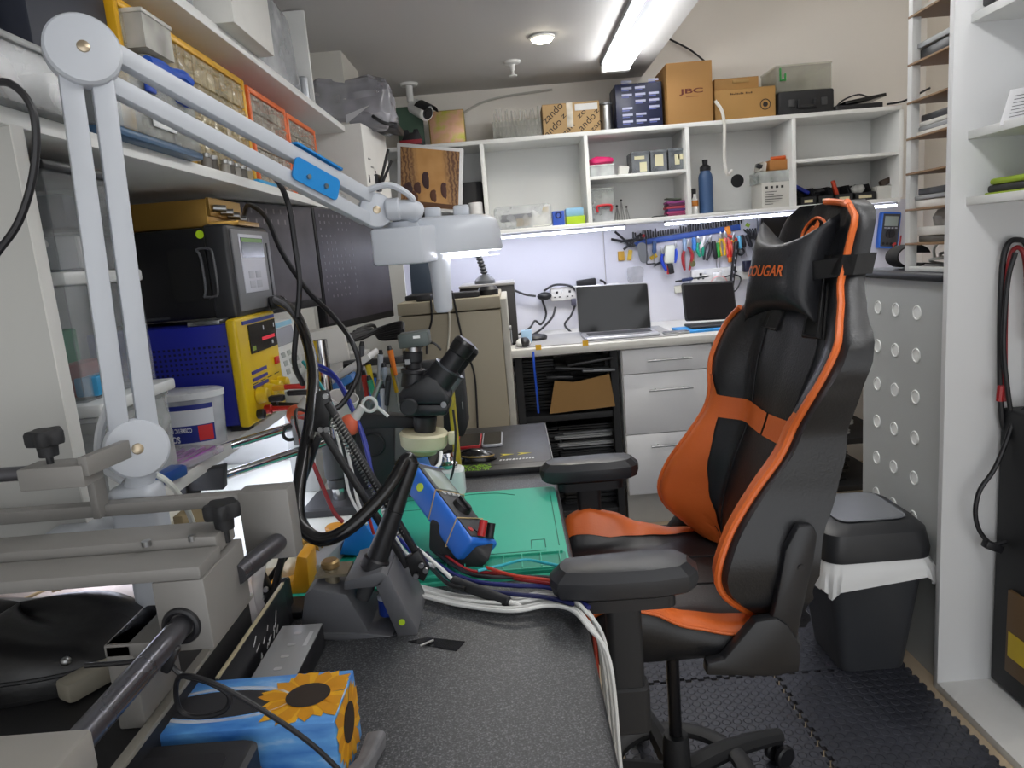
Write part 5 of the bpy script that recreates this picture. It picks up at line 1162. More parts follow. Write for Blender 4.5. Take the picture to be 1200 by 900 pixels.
single(mb, 'black_cable_bundle', BLK, 'black bundle of parts squeezed under the silver grey bag', 'parts')
# ================================================================== monitors under the shelf
def matrix_mat():
    return RAMP('dim_screen', 'Generated', 'noise', 3.0, ((.3, '#3c393d'), (.7, '#565156')), .32)
A, B = AY(383, 381, 2.36), AY(463, 377, 2.86)
dm = (B-A); dm.z = 0; dn = V((dm.y, -dm.x, 0)).normalized(); 
m2 = thing('monitor', 'dark monitor angled towards the chair, showing rows of faint marks', 'monitor', (A+B)/2)
zb, zt = (A.z+B.z)/2, 1.505
def slab(off, th, z0, z1, i0=0, i1=1): return [A.xy.to_3d()+dm*i0+dn*off+V((0, 0, z0)), A.xy.to_3d()+dm*i1+dn*off+V((0, 0, z0)), A.xy.to_3d()+dm*i1+dn*off+V((0, 0, z1)), A.xy.to_3d()+dm*i0+dn*off+V((0, 0, z1))]
MB().prism(slab(-.03, 0, zb, zt), dn*.03, .004).build('casing', BLK, m2)
MB().prism(slab(.0, 0, zb+.025, zt-.004, .015, .985), dn*.002).build('screen', RAMP('dim_screen_dark', 'Generated', 'noise', 2.2, ((.3, '#29262c'), (.7, '#45414b')), .3), m2)
for r in range(13):
    for q in range(8):
        if R_.random() < .72:
            i0 = .06+.055*q; z_ = zt-.03-.022*r
            MB().prism(slab(.0021, 0, z_, z_+.008, i0, i0+.012), dn*.0004).build('screen_mark', M('#77727b', .4), m2)
MB().prism([A+dm*.35-dn*.03+V((0, 0, .1)), A+dm*.6-dn*.03+V((0, 0, .1)), (-.95, A.y+.3, zb+.1), (-.95, A.y+.15, zb+.1)], (0, 0, .06)).build('wall_arm', BLKM, m2)
m1 = thing('monitor', 'grey screened monitor beneath the shelf, behind the black station', 'monitor', A-dm*.5)
zb, k0, k1 = 1.19, -.93, -.01
MB().prism(slab(-.03, 0, zb, zt, k0, k1), dn*.03, .004).build('casing', BLK, m1)
MB().prism(slab(0, 0, zb+.025, zt-.004, k0+.015, k1-.015), dn*.002).build('screen', matrix_mat(), m1)
for i in range(15):
    i0 = -.70+.034*i; z_ = zt-.03-.03*(i % 2); MB().prism(slab(.0021, 0, z_, z_+.014, i0, i0+.012), dn*.0004).build('screen_mark', M('#7d767a', .4), m1)
MB().prism([A-dm*.6-dn*.03+V((0, 0, .2)), A-dm*.4-dn*.03+V((0, 0, .2)), (-.95, A.y-.1, A.z+.2), (-.95, A.y-.25, A.z+.2)], (0, 0, .06)).build('wall_arm', BLKM, m1)
# ================================================================== on the riser
RZ = .968
# clear storage tubs at the near end
tubbox('storage_tub', -.80, -.615, 1.02, 1.235, RZ, RZ+.15, 'white lidded clear storage tub on the riser, bottom of the stack', .4, '#dfe2e2')
MB_ = MB().bx(-.81, -.60, 1.01, 1.245, RZ+.151, RZ+.17, .004)
single(MB_, 'tub_lid', M('#d5d8d8', .35), 'thick white lid lying on the bottom storage tub', 'lid')
t = thing('clip_box', 'tall clear box of green and blue packets in the tub stack', 'container', (-.72, 1.13, RZ+.171)); z0 = RZ+.171
MB().open_box(-.82, -.63, 1.03, 1.24, z0, z0+.17).build('walls', CLEAR('#e4e7e9', .14), t)
MB().bx(-.825, -.625, 1.025, 1.245, z0+.17, z0+.19, .005).build('lid', M('#cfd2d2', .35), t)
MB().tube([(-.81, 1.022, z0+.215), (-.75, 1.02, z0+.225), (-.69, 1.02, z0+.222), (-.64, 1.022, z0+.23)], .006).build('handle', STEEL, t)
for (x_, hx, h_) in ((-.745, '#34404e', .12), (-.698, '#1d7a56', .10), (-.664, '#8f3038', .05), (-.645, '#2e8fc0', .03)):
    single(MB().box((x_, 1.09, z0+.005+h_/2), (.034, .08, h_), rot('Z', 8), .004), 'packet', M(hx, .5), {'#1d7a56': 'green packet inside the tall clear box', '#34404e': 'slate grey packet inside the tall clear box', '#8f3038': 'red packet inside the tall clear box', '#2e8fc0': 'bright blue packet inside the tall clear box'}[hx], 'packet', 'packets in the tall clear box')
z1 = z0+.19
t = thing('clip_box', 'clear box of grey tools on top of the tub stack', 'container', (-.72, 1.13, z1))
MB().open_box(-.82, -.63, 1.03, 1.24, z1, z1+.14).build('walls', CLEAR('#e4e7e9', .14), t)
MB().bx(-.825, -.625, 1.025, 1.245, z1+.14, z1+.155, .005).build('lid', M('#1d1e20', .4), t, 'black lid')
for (x_, z_, hx, l) in ((-.745, .09, '#77797c', 'grey grip in the topmost clear box'), (-.675, .09, '#4b4e54', 'dark grey block in the topmost clear box'), (-.725, .03, '#1e2f86', 'deep blue block in the topmost clear box'), (-.665, .03, '#b9bbbd', 'pale card block in the topmost clear box')):
    single(MB().box((x_, 1.12, z1+z_-.002), (.06, .09, .05), rot('Z', 8), .006), 'tool_block', M(hx, .45), l, 'tool', 'tools in the topmost clear box')
# power supply
ps = thing('power_supply', 'blue bench power supply with a yellow front', 'power supply', (-.7, 1.66, RZ))
PB = M('#1a2494', .4, var=.06)
MB().bx(-.92, -.615, 1.545, 1.785, RZ+.012, 1.205, .003).build('case', PB, ps)
vm = MB()
for r in range(6):
    for q in range(22): vm.bx(-.86+.011*q, -.855+.011*q, 1.5442, 1.5455, 1.10+.011*r, 1.105+.011*r)
vm.build('vent_holes', M('#0b0f45', .6), ps)
YE = M('#e0bd16', .4, var=.06)
MB().bx(-.616, -.592, 1.535, 1.795, RZ+.008, 1.215, .007, 3).build('front_panel', YE, ps, 'yellow front')
def onf(y0, y1, z0, z1, th=.003, bev=0): return MB().bx(-.592, -.592+th, y0, y1, z0, z1, bev)
onf(1.60, 1.78, 1.13, 1.195).build('display', M('#131012', .2), ps)
MB().bx(-.589, -.5886, 1.675, 1.765, 1.152, 1.160).build('red_readout', M('#b0182c', .4, emit=.4), ps)
MB().bx(-.589, -.5886, 1.69, 1.696, 1.176, 1.186).bx(-.589, -.5886, 1.765, 1.77, 1.176, 1.186).bx(-.589, -.5886, 1.74, 1.75, 1.138, 1.146).build('indicator', M('#c9ccd0', .4), ps)
MB().bx(-.589, -.5886, 1.608, 1.628, 1.136, 1.146).build('green_indicator', M('#8fa83a', .4), ps)
onf(1.57, 1.78, 1.198, 1.206).build('title_strip', M('#2c3a8c', .5), ps)
for i in range(3): onf(1.585, 1.68, 1.085-.016*i, 1.092-.016*i).build('print_bar', M('#3a348c', .5), ps)
onf(1.745, 1.77, 1.085, 1.103, .006, .002).build('switch', M('#c9201c', .4), ps)
for i in range(4):
    y_ = 1.60+.05*i; MB().cyl((-.592, y_, 1.035), (-.566, y_, 1.035), .019, .016, 18, .003).build('knob', YE, ps)
    onf(y_-.016, y_+.016, 1.062, 1.064, .001).build('print_arc', BLK, ps)
for i, hx in enumerate(('#15151a', '#b8201c', '#15151a')): MB().cyl((-.592, 1.585+.05*i, .995), (-.575, 1.585+.05*i, .995), .011, n=14, bev=.002).build('terminal', M(hx, .4), ps)
for y_ in (1.56, 1.77): MB().bx(-.64, -.60, y_-.015, y_+.015, RZ, RZ+.012).bx(-.9, -.86, y_-.015, y_+.015, RZ, RZ+.012).build('foot', BLK, ps)
# black hot air station on it
hs = thing('rework_station', 'black hot air rework station stacked on the blue power supply', 'station', (-.72, 1.74, 1.205))
MB().bx(-.93, -.615, 1.60, 1.86, 1.217, 1.415, .005).build('case', M('#151518', .35, var=.1), hs)
MB().bx(-.66, -.605, 1.595, 1.868, 1.21, 1.42, .010, 3).build('bezel', M('#2c2d30', .4), hs)
MB().bx(-.606, -.600, 1.61, 1.858, 1.225, 1.408, .003).build('front_panel', M('#77787c', .45), hs)
MB().bx(-.6005, -.598, 1.645, 1.80, 1.265, 1.398, .001).build('control_face', M('#c9cad4', .4), hs)
MB().bx(-.599, -.5972, 1.65, 1.795, 1.345, 1.39).build('display', M('#3a4048', .2), hs); MB().bx(-.5972, -.5968, 1.655, 1.79, 1.38, 1.389).build('display_bar', M('#5f8a2a', .4), hs)
for i in range(2):
    for j in range(2): MB().bx(-.599, -.597, 1.675+.045*i, 1.71+.045*i, 1.275+.022*j, 1.292+.022*j, .001).build('button', M('#aeb0ba', .4), hs)
MB().bx(-.6005, -.598, 1.825, 1.832, 1.25, 1.38).build('slot', BLK, hs)
gm = MB().rplate((-.700, 1.5985, 1.315), .085, .115, .006, .014, (1, 0, 0), (0, 0, 1)); gm.build('grip_recess', M('#0c0c0e', .5), hs)
MB().tube([(-.675, 1.594, 1.265), (-.668, 1.592, 1.285), (-.668, 1.592, 1.35), (-.675, 1.594, 1.368), (-.648, 1.594, 1.368), (-.641, 1.592, 1.35), (-.641, 1.592, 1.285), (-.648, 1.594, 1.265), (-.675, 1.594, 1.265)], .003, 6, 3).build('grip_rim', M('#55565a', .35), hs)
MB().cyl((-.665, 1.5995, 1.400), (-.665, 1.5975, 1.400), .009, n=18).build('sticker', M('#b7e01e', .5), hs, 'lime green dot')
MB().bx(-.87, -.76, 1.5985, 1.60, 1.222, 1.227).build('trim_slot', M('#3b3c3f', .4), hs)
for x_ in (-.9, -.65):
    for y_ in (1.63, 1.83): MB().cyl((x_, y_, 1.205), (x_, y_, 1.218), .012).build('foot', BLK, hs)
MB().cyl((-.600, 1.79, 1.232), (-.572, 1.80, 1.234), .017, n=18, bev=.003).build('hose_socket', BLK, hs)
single(MB().bx(-.70, -.63, 1.546, 1.60, 1.2052, 1.216, .002), 'barcode_tag', STEEL, 'small silver tag lying on the front edge of the blue supply', 'tag')
# gold amplifier
ga = thing('gold_box', 'gold anodised metal box on the black station', 'amplifier', (-.75, 1.72, 1.415))
GO = M('#b08a45', .3, .75, var=.06)
MB().bx(-.87, -.655, 1.63, 1.80, 1.418, 1.478, .002).build('case', GO, ga)
MB().prism([(-.655, 1.63, 1.418), (-.655, 1.80, 1.418), (-.60, 1.80, 1.418), (-.60, 1.66, 1.418)], (0, 0, .01), .001).prism([(-.655, 1.63, 1.44), (-.655, 1.82, 1.44), (-.648, 1.82, 1.44), (-.648, 1.63, 1.44)], (0, 0, .04)).build('end_plate', GO, ga)
for i in range(4): MB().cyl((-.648, 1.65+.04*i, 1.458-.006*i), (-.622, 1.66+.04*i, 1.455-.006*i), .008, n=12, bev=.001).build('connector', STEEL, ga)
MB().cyl((-.87, 1.68, 1.45), (-.91, 1.68, 1.45), .012).cyl((-.91, 1.68, 1.45), (-.94, 1.68, 1.45), .007).build('lead_plug', BLK, ga)
# oval tub
ot = thing('oval_tub', 'oval clear tub with a blue and red label standing before the blue supply', 'tub', (-.66, 1.44, RZ))
def oval(z, k=1, n=40): return [V((-.690+.080*k*math.cos(2*PI*i/n), 1.455+.05*k*math.sin(2*PI*i/n), z)) for i in range(n)]
MB().loops([oval(RZ, .93), oval(RZ+.10, 1), oval(RZ+.102, .98)]).build('tub', CLEAR('#dfe3e8', .55), ot)
MB().loops([oval(RZ+.100, 1.03), oval(RZ+.112, 1.04), oval(RZ+.114, .98)]).build('lid', M('#dadde0', .3), ot)
def wrap(i0, i1, z0, z1, k=1.005, n=40, m_=8):
    mb = MB(); f = lambda u, v: (lambda a, q: V((-.690+.080*q*math.cos(a), 1.455+.05*q*math.sin(a), z0+(z1-z0)*v)))(i0+(i1-i0)*u, (.93+.07*((z0+(z1-z0)*v-RZ)/.10))*k)
    return mb.grid(f, 16, 2)
a0, a1 = -2.7, -.55
wrap(a0, a1, RZ+.012, RZ+.09).build('label_blue', M('#1b2a80', .4), ot, 'blue label'); wrap(a0, a1, RZ+.048, RZ+.08, 1.012).build('label_white', M('#d9dde4', .4), ot, 'white label band')
wrap(-1.05, -.62, RZ+.015, RZ+.046, 1.012).build('label_red', M('#d02a2e', .4), ot, 'red label patch'); wrap(a0, -1.9, RZ+.072, RZ+.082, 1.016).build('label_teal', M('#7fbac6', .4), ot)
def ovp(a, z, k=1.02):
    n = V((math.cos(a)/.080, math.sin(a)/.05, 0)).normalized(); q = .93+.07*((z-RZ)/.10)
    return V((-.690+.080*q*k*math.cos(a), 1.455+.05*q*k*math.sin(a), z)), V((n.y, -n.x, 0))
for s_, a, z, h, w in (('SOFTI', -1.75, RZ+.022, .013, .034), ('COSMETIC ROUNDS', -1.62, RZ+.040, .009, .068)):
    c_, r_ = ovp(a, z); text(s_, c_, r_, (0, 0, -1), h, M('#e4e6ee', .4), ot, 'lettering', w, True)
# purple packets and blue bag on the riser
pk = MB().box((-.645, 1.265, RZ+.010), (.10, .20, .012), rot('Z', -10), .004); bmesh.ops.subdivide_edges(pk.bm, edges=pk.bm.edges[:], cuts=2, use_grid_fill=True); pk.crumple(.007, 5, 22)
pb = thing('tweezer_packet', 'clear packet holding purple sticks on the riser', 'packet', (-.655, 1.30, RZ)); pk.build('bag', CLEAR('#dcd8e2', .35), pb)
for i in range(4): MB().cyl((-.675+.02*i, 1.19, RZ+.008+.002*i), (-.655+.02*i, 1.345, RZ+.014), .004).build('stick', M('#8a3a94', .4), pb, 'purple stick')
single(MB().box((-.62, 1.17, RZ+.012), (.05, .09, .02), rot('Z', -20), .006).crumple(.004, 2), 'blue_packet', M('#244c94', .35), 'dark blue glossy packet under the purple sticks', 'packet')
single(MB().box((-.70, 1.01, RZ+.025), (.06, .05, .05), rot('Z', 20), .01).crumple(.012, 3, 20), 'purple_packet', M('#8b3aa6', .35), 'purple wrapped packet behind the lamp base', 'packet')
# white station right of the power supply
ws = thing('soldering_station', 'white station with a small screen right of the yellow front', 'station', (-.72, 1.95, RZ))
MB().prism([(-.90, 1.83, RZ), (-.615, 1.83, RZ), (-.60, 1.83, RZ+.06), (-.625, 1.83, RZ+.21), (-.90, 1.83, RZ+.21)], (0, .20, 0), .006).build('case', M('#d0d2d0', .4), ws)
fr = lambda y0, y1, t0, t1, e: [V((-.60-.025*t+e, y, RZ+.06+.15*t)) for y, t in ((y0, t0), (y1, t0), (y1, t1), (y0, t1))]
MB().prism(fr(1.85, 2.01, .58, .88, .0005), (.002, 0, 0)).build('display', M('#8f9098', .25), ws); MB().prism(fr(1.84, 2.02, .90, .98, .0005), (.002, 0, 0)).build('title_strip', M('#7ab0c8', .4), ws)
for i in range(3):
    for j in range(3): MB().prism(fr(1.86+.05*i, 1.89+.05*i, .08+.15*j, .17+.15*j, .0005), (.001, 0, 0)).build('print', M('#9aa09c', .5), ws)
# ================================================================== magnifier lamp
ml = thing('magnifier_lamp', 'white jointed magnifier lamp clamped to the bench riser', 'lamp', AY(145, 650, .9))
J0, J1, J2 = AY(160, 525, .9), AY(97, 60, .9), AY(440, 247, 1.32)
vd = (J0-CAM).normalized()
def disc(c, r, th, nm, ax):
    ax = V(ax).normalized()
    MB().lathe([(0, -th), (r*.9, -th), (r, -th*.75), (r, th*.6), (r*.93, th*.9), (r*.5, th*1.15), (0, th*1.2)], c, ax, 36).build(nm, LAMPW, ml)
    MB().lathe([(.0, th*1.15), (.0075, th*1.15), (.0065, th*1.3), (.003, th*1.38), (0, th*1.38)], c, ax, 14).build('joint_screw', M('#b9ab94', .3, .8), ml, 'brass toned screw')
side = (J2-J1).cross(UZ).normalized()
if side.y > 0: side = -side
n0 = (V((.55, -.83, .1))).normalized(); 
disc(J0, .039, .012, 'lower_joint', n0); disc(J1, .041, .013, 'elbow_joint', n0); disc(J2, .031, .012, 'head_joint', V((.35, -.93, .05)))
def barp(a, b, w, nm, off):
    a, b = V(a), V(b); d = (b-a); L = d.length; d.normalize(); n = n0-d*n0.dot(d); n.normalize(); s = d.cross(n)
    mb = MB(); Rm = Matrix((s, n, d)).transposed()
    mb.box((a+b)/2+s*off-n*.006, (w, w*.95, L), Rm, .002); mb.build(nm, LAMPW, ml)
dA = (J1-J0).normalized(); 
barp(J0+dA*.02, J1-dA*.02, .024, 'lower_arm', .0165); barp(J0+dA*.02, J1-dA*.02, .024, 'lower_arm', -.0165)
dB = (J2-J1).normalized()
barp(J1+dB*.02, J2-dB*.012, .022, 'upper_arm', .0195); barp(J1+dB*.02, J2-dB*.012, .022, 'upper_arm', -.0195)
bs = J0+V((-.015, .01, -.05))
MB().bx(bs.x-.030, bs.x+.030, bs.y-.022, bs.y+.022, bs.z-.10, bs.z+.0, .010, 3).bx(bs.x-.022, bs.x+.022, bs.y-.018, bs.y+.018, bs.z-.24, bs.z-.08, .008, 3).bx(-.64, bs.x, bs.y-.01, bs.y+.045, .972, .99, .003).build('base_clamp', LAMPW, ml)
MB().cyl(J0+V((0, .01, -.03)), bs+V((0, 0, -.01)), .017).build('base_pivot', LAMPW, ml)
MB().tube([J0+V((-.03, .01, .06)), J0+V((-.05, .01, .02)), J0+V((-.055, .01, -.02)), J0+V((-.03, .01, -.045))], .006, 8).build('lead', M('#c9ccd0', .4), ml)
# head
H0 = AY(512, 275, 1.40)
hd = MB()
def ellip(z, k, n=48): return [V((H0.x+.123*k*math.cos(2*PI*i/n), 1.45+.105*k*math.sin(2*PI*i/n), z)) for i in range(n)]
zc = H0.z
hd.loops([ellip(zc-.036, .985), ellip(zc-.030, 1.0), ellip(zc+.002, .985), ellip(zc+.024, .93), ellip(zc+.032, .80), ellip(zc+.034, .55)])
hd.build('head_housing', LAMPW, ml, ang=50)
MB().loops([ellip(zc-.0365, .97), ellip(zc-.0365, .74), ellip(zc-.046, .76), ellip(zc-.046, .955)], cap=False).build('light_ring', M('#fbfbff', .4, emit=5, var=0), ml)
MB().loops([ellip(zc-.030, .73), ellip(zc-.040, .70)]).build('lens', CLEAR('#e6eef2', .25, .03), ml)
fb_ = H0+V((-.058, 0, 0))
MB().prism([(fb_.x-.052, 1.31, zc-.050), (fb_.x+.040, 1.30, zc-.052), (fb_.x+.075, 1.38, zc-.048), (fb_.x+.075, 1.45, zc-.045), (fb_.x-.06, 1.45, zc-.045)], (0, 0, .066), .006).build('driver_box', LAMPW, ml)
p0 = J2+V((.02, .0, 0)); p1 = V((fb_.x+.0, 1.36, zc+.02))
MB().cyl(p0, p0+V((.025, 0, -.0)), .020, n=20, bev=.003).tube([p0+V((.01, 0, 0)), p0+V((.05, .01, -.004)), p1+V((0, 0, .012)), p1], .017, 12, 5).cyl(p1+V((0, 0, -.01)), p1+V((0, 0, .006)), .034, .03, 20).build('head_yoke', LAMPW, ml)
MB().tube([J2+V((-.01, -.015, .035)), J2+V((.035, -.015, .04)), J2+V((.07, 0, .012)), p1+V((-.01, 0, .03))], .0055, 8).build('lead', LAMPW, ml)
for dx in (.0, .055): MB().bx(H0.x-.02+dx, H0.x+.01+dx, 1.40, 1.43, zc+.025, zc+.052, .004).build('lug', LAMPW, ml)
MB().loops([[V((H0.x+.002+.019*k*math.cos(2*PI*i/20), 1.37+.019*k*math.sin(2*PI*i/20), z)) for i in range(20)] for z, k in ((zc-.03, 1.2), (zc-.075, 1.0), (zc-.14, .9), (zc-.146, .7))]).build('handle', LAMPW, ml)
p = J2+(J1-J2)*.07
# blue clip on the arm
ra, rb_ = J1+(J2-J1)*.62, J1+(J2-J1)*.80
bc = thing('arm_clip', 'bright blue plastic clip folded over the upper lamp arm', 'clip', (ra+rb_)/2)
d = (rb_-ra).normalized(); n = (n0-d*n0.dot(d)).normalized(); s = d.cross(n); 
if s.z < 0: s = -s
BC = M('#1e86cf', .38, var=.05); Lc = (rb_-ra).length
mid = (ra+rb_)/2
MB().rplate(mid-s*.004+n*.008, Lc*1.05, .036, .003, .008, d, s).build('front_flap', BC, bc)
MB().rplate(mid+s*.034-n*.004, Lc*1.1, .026, .003, .003, d, n).build('top_flap', BC, bc)
for k in (-.2, .2): MB().cyl(mid+d*Lc*k-s*.008+n*.008, mid+d*Lc*k-s*.008+n*.013, .004, n=10).build('rivet', STEEL, bc)
cable('cable', [AY(176, 552, .92), AY(198, 566, .93), AY(216, 590, .95), AY(228, 620, .98), AY(236, 660, 1.02)], .004, M('#cfd2cc', .4), 'white cable curving away from the magnifier lamp base', 'cable')
# ================================================================== cables on this wall
cable('cable', [AY(-10, 96, .8), AY(12, 98, .8), AY(33, 118, .8), AY(42, 150, .8), AY(39, 205, .8), AY(22, 260, .8), AY(-6, 300, .8)], .0042, BLK, 'black cable arching over the near end panel of the shelving', 'cable')
cable('cable', [AX(300, 198, -.58), AY(322, 208, 1.5), AY(338, 240, 1.5), AY(346, 290, 1.5), AY(351, 330, 1.5), AY(348, 380, 1.5), AY(345, 425, 1.5), AY(355, 450, 1.55)], .006, BLK, 'black cable hanging straight down before the grey screened monitor', 'cable')
cable('cable', [V((-.622, 1.77, 1.45)), AY(292, 240, 1.68), AY(312, 255, 1.6), AY(330, 295, 1.55), AY(360, 340, 1.5), AY(390, 370, 1.45), AY(412, 400, 1.4), AY(421, 430, 1.4), AY(413, 455, 1.38), AY(398, 476, 1.36), AY(385, 480, 1.34)], .0055, BLK, 'long black cable sweeping from the gold box across the monitors', 'cable')
# ================================================================== bench
DZ = .72
def speckle():
    mt = bpy.data.materials.new('mat_speckle'); mt.use_nodes = True; nt = mt.node_tree; b = nt.nodes['Principled BSDF']; N = nt.nodes.new; Lk = nt.links.new
    tc = N('ShaderNodeTexCoord'); n1 = N('ShaderNodeTexNoise'); n1.inputs['Scale'].default_value = 420; n1.inputs['Detail'].default_value = 3; Lk(tc.outputs['Object'], n1.inputs[0])
    cr = N('ShaderNodeValToRGB'); e = cr.color_ramp.elements; e[0].position = .36; e[0].color = lin('#1e1f22'); e[1].position = .78; e[1].color = lin('#76787b')
    x = e.new(.54); x.color = lin('#37383b')
    Lk(n1.outputs['Fac'], cr.inputs[0]); Lk(cr.outputs[0], b.inputs['Base Color']); b.inputs['Roughness'].default_value = .42
    bp = N('ShaderNodeBump'); bp.inputs['Strength'].default_value = .12; bp.inputs['Distance'].default_value = .001; Lk(n1.outputs['Fac'], bp.inputs['Height']); Lk(bp.outputs[0], b.inputs['Normal'])
    return mt
bn = thing('workbench', 'long black speckled workbench top beside the gaming chair', 'workbench', (-.4, 1.3, 0))
prof = [(-.949, DZ), (.068, DZ), (.077, DZ-.004), (.081, DZ-.014), (.081, DZ-.034), (.074, DZ-.04), (-.949, DZ-.04)]
MB().prism([(x, .06, z) for x, z in prof], (0, 2.36, 0)).build('top', speckle(), bn)
for y_ in (.08, 1.25, 2.38): MB().bx(-.949, .0, y_, y_+.02, -.012, DZ-.04, .001).build('leg_panel', WHITE, bn)
single(MB().bx(-.945, -.42, 1.12, 2.19, DZ, DZ+.003, .0005), 'white_sheet', M('#e6e8e0', .6, var=.04, scale=4), 'glossy white sheet covering the wall side of the bench', 'sheet')
# green mats
GM = M('#3bb496', .5, var=.1, scale=7)
gm_ = thing('repair_mat', 'green silicone repair mat on the bench edge next to the chair', 'mat', (-.17, 1.48, DZ))
MB().rplate((-.165, 1.47, DZ+.003), .47, .50, .006, .012).build('mat', GM, gm_)
MB().rplate((-.165, 1.268, DZ+.009), .46, .08, .006, .008).build('tray_strip', M('#1a8c74', .5), gm_)
rg = MB()
for i in range(13): rg.bx(-.38+.036*i, -.378+.036*i, 1.24, 1.30, DZ+.012, DZ+.016)
rg.bx(-.39, .06, 1.30, 1.304, DZ+.012, DZ+.016).bx(-.39, .06, 1.232, 1.236, DZ+.012, DZ+.016).build('tray_ribs', GM, gm_)
MG = M('#0f6b58', .6); mk = MB(); zt_ = DZ+.0062
mk.bx(-.25, .03, 1.33, 1.332, zt_, zt_+.0005).bx(.0, .002, 1.345, 1.385, zt_, zt_+.0005).bx(.0, .03, 1.385, 1.387, zt_, zt_+.0005).bx(.028, .03, 1.345, 1.385, zt_, zt_+.0005).bx(.055, .057, 1.35, 1.68, zt_, zt_+.0005)
mk.tube([(-.33, 1.665, zt_), (-.30, 1.69, zt_), (-.26, 1.69, zt_), (-.23, 1.67, zt_)], .0012).tube([(-.22, 1.66, zt_), (-.16, 1.70, zt_), (-.08, 1.70, zt_), (-.03, 1.675, zt_)], .0012).bx(-.34, -.24, 1.62, 1.623, zt_, zt_+.0005)
mk.build('printed_lines', MG, gm_)
MB().rplate((-.155, 1.50, zt_), .05, .028, .0005, .012).build('scorch_mark', M('#5f8a78', .7, var=.3, scale=60), gm_, 'greyish scorch mark')
single(MB().rplate((-.40, 1.36, DZ+.004), .10, .30, .008, .01, bev=.001), 'green_tray', M('#1fa085', .45), 'narrow green parts tray under the scissor arm, beside the repair mat', 'tray')
# flat black box with arrows
bx_ = thing('flat_box', 'flat black printed box with two yellow arrows on the far bench end', 'box', (-.09, 2.11, DZ))
MB().bx(-.255, .078, 1.86, 2.36, DZ+.0005, DZ+.0185, .003).build('body', [M('#232326', .38, var=.25, scale=30)], bx_)
MB().bx(.0785, .081, 1.864, 2.356, DZ+.002, DZ+.017, .001).build('edge_band', M('#a9aaad', .4), bx_, 'grey end edge')
zt_ = DZ+.0188
YL = M('#d9c62a', .5)
for x_ in (-.05, .0):
    MB().prism([(x_-.018, 1.985, zt_), (x_+.022, 1.997, zt_), (x_-.018, 2.009, zt_), (x_-.006, 1.997, zt_)], (0, 0, .0005)).build('arrow', YL, bx_, 'yellow arrow')
wm = MB()
for i in range(11): wm.box((-.066+.0092*i, 1.945, zt_), (.0055, .013-.003*(i % 2), .0006), rot('Z', -14))
wm.build('white_word_mark', WHITE, bx_)
gs = MB()
for i in range(170):
    x_, y_ = -.215+R_.random()*.12, 1.866+R_.random()*.055; a = R_.random()*3; l = .004+R_.random()*.012
    gs.box((x_, y_, zt_+.0002), (l, .0022, .0006), rot('Z', math.degrees(a)))
gs.build('green_splash', M('#86b52a', .5), bx_, 'lime green splash print')
MB().bx(-.254, .076, 1.9445-.04, 1.9455-.04, zt_-.0004, zt_+.0001).build('crease', BLK, bx_)
for (x0, x1, hx, l) in ((-.20, -.128, '#b0242a', 'smartphone with a red edge lying on the flat black box'), (-.124, -.062, '#b9bbc0', 'smartphone with a silver edge lying on the flat black box')):
    t = thing('smartphone', l, 'phone', ((x0+x1)/2, 2.17, DZ+.0188)); MB().rplate(((x0+x1)/2, 2.17, DZ+.0232), x1-x0, .155, .0085, .010, bev=.001).build('body', M(hx, .4), t); MB().rplate(((x0+x1)/2, 2.17, DZ+.0278), x1-x0-.007, .148, .001, .008).build('screen', BLKG, t)
t = thing('computer_mouse', 'black mouse with a gold trim line on the flat black box', 'mouse', (-.135, 1.97, DZ+.0188))
def moush(u, v):
    a, b = 2*PI*u, v*PI/2; r = math.cos(b); return V((-.135+.058*r*math.cos(a), 1.965+.032*r*math.sin(a), DZ+.019+.034*math.sin(b)*(1-.25*math.cos(a)*r)))
MB().grid(moush, 28, 10).loops([[moush(i/28, 0) for i in range(28)], [moush(i/28, 0)+V((0, 0, .003)) for i in range(28)]]).build('shell', BLKG, t)
MB().tube([moush(.62+.36*i/10+.0, .30)+V((0, -.001, .001)) for i in range(11)], .002, 6, 2).build('trim_line', M('#b79a62', .35, .6), t, 'gold trim line')
# solvent bottle
t = thing('dispenser_bottle', 'white squat dispenser bottle with a chrome pump top', 'bottle', (-.19, 1.735, DZ)); c = t.location
MB().rplate(c+V((0, 0, .036)), .075, .06, .07, .015, bev=.006).build('bottle', M('#d3d8d8', .35), t); MB().lathe([(0, .07), (.022, .07), (.024, .082), (.014, .09), (.012, .10), (.02, .104), (.018, .112), (0, .113)], c, n=20).build('pump_top', CHROME, t)
# ================================================================== microscope
ms = thing('microscope', 'black trinocular microscope head held over the bench', 'microscope', (-.46, 1.72, DZ))
yM = 1.70
q = lambda u, v, d=0: AY(u, v, yM+d)
MBK = M('#1c1d20', .42, var=.12)
MB().prism([q(467, 461, -.05), q(500, 440, -.05), q(512, 446, -.05), q(527, 465, -.05), q(527, 474, -.05), q(467, 474, -.05)], (0, .11, 0), .006).build('head_body', MBK, ms)
MB().prism([q(469, 474, -.048), q(527, 474, -.048), q(524, 488, -.048), q(472, 489, -.048)], (0, .105, 0), .010).build('zoom_body', MBK, ms)
a, b = q(498, 486), q(498, 506); MB().cyl(a, b, .030, .026, 28, .003).build('objective', BLK, ms)
for k in (-.062, .062): pass
c = q(480, 476, -.055); MB().cyl(c, c+V((0, -.016, 0)), .021, n=24, bev=.003).build('zoom_knob', BLKM, ms)
c = q(520, 474, -.05); MB().cyl(c, c+V((0, -.004, 0)), .007).build('screw', STEEL, ms)
a, b = q(497, 505), q(497, 524); MB().cyl(a, b, .060, .056, 36, .006).build('ring_light', M('#cfc8a8', .45), ms, 'cream ring light')
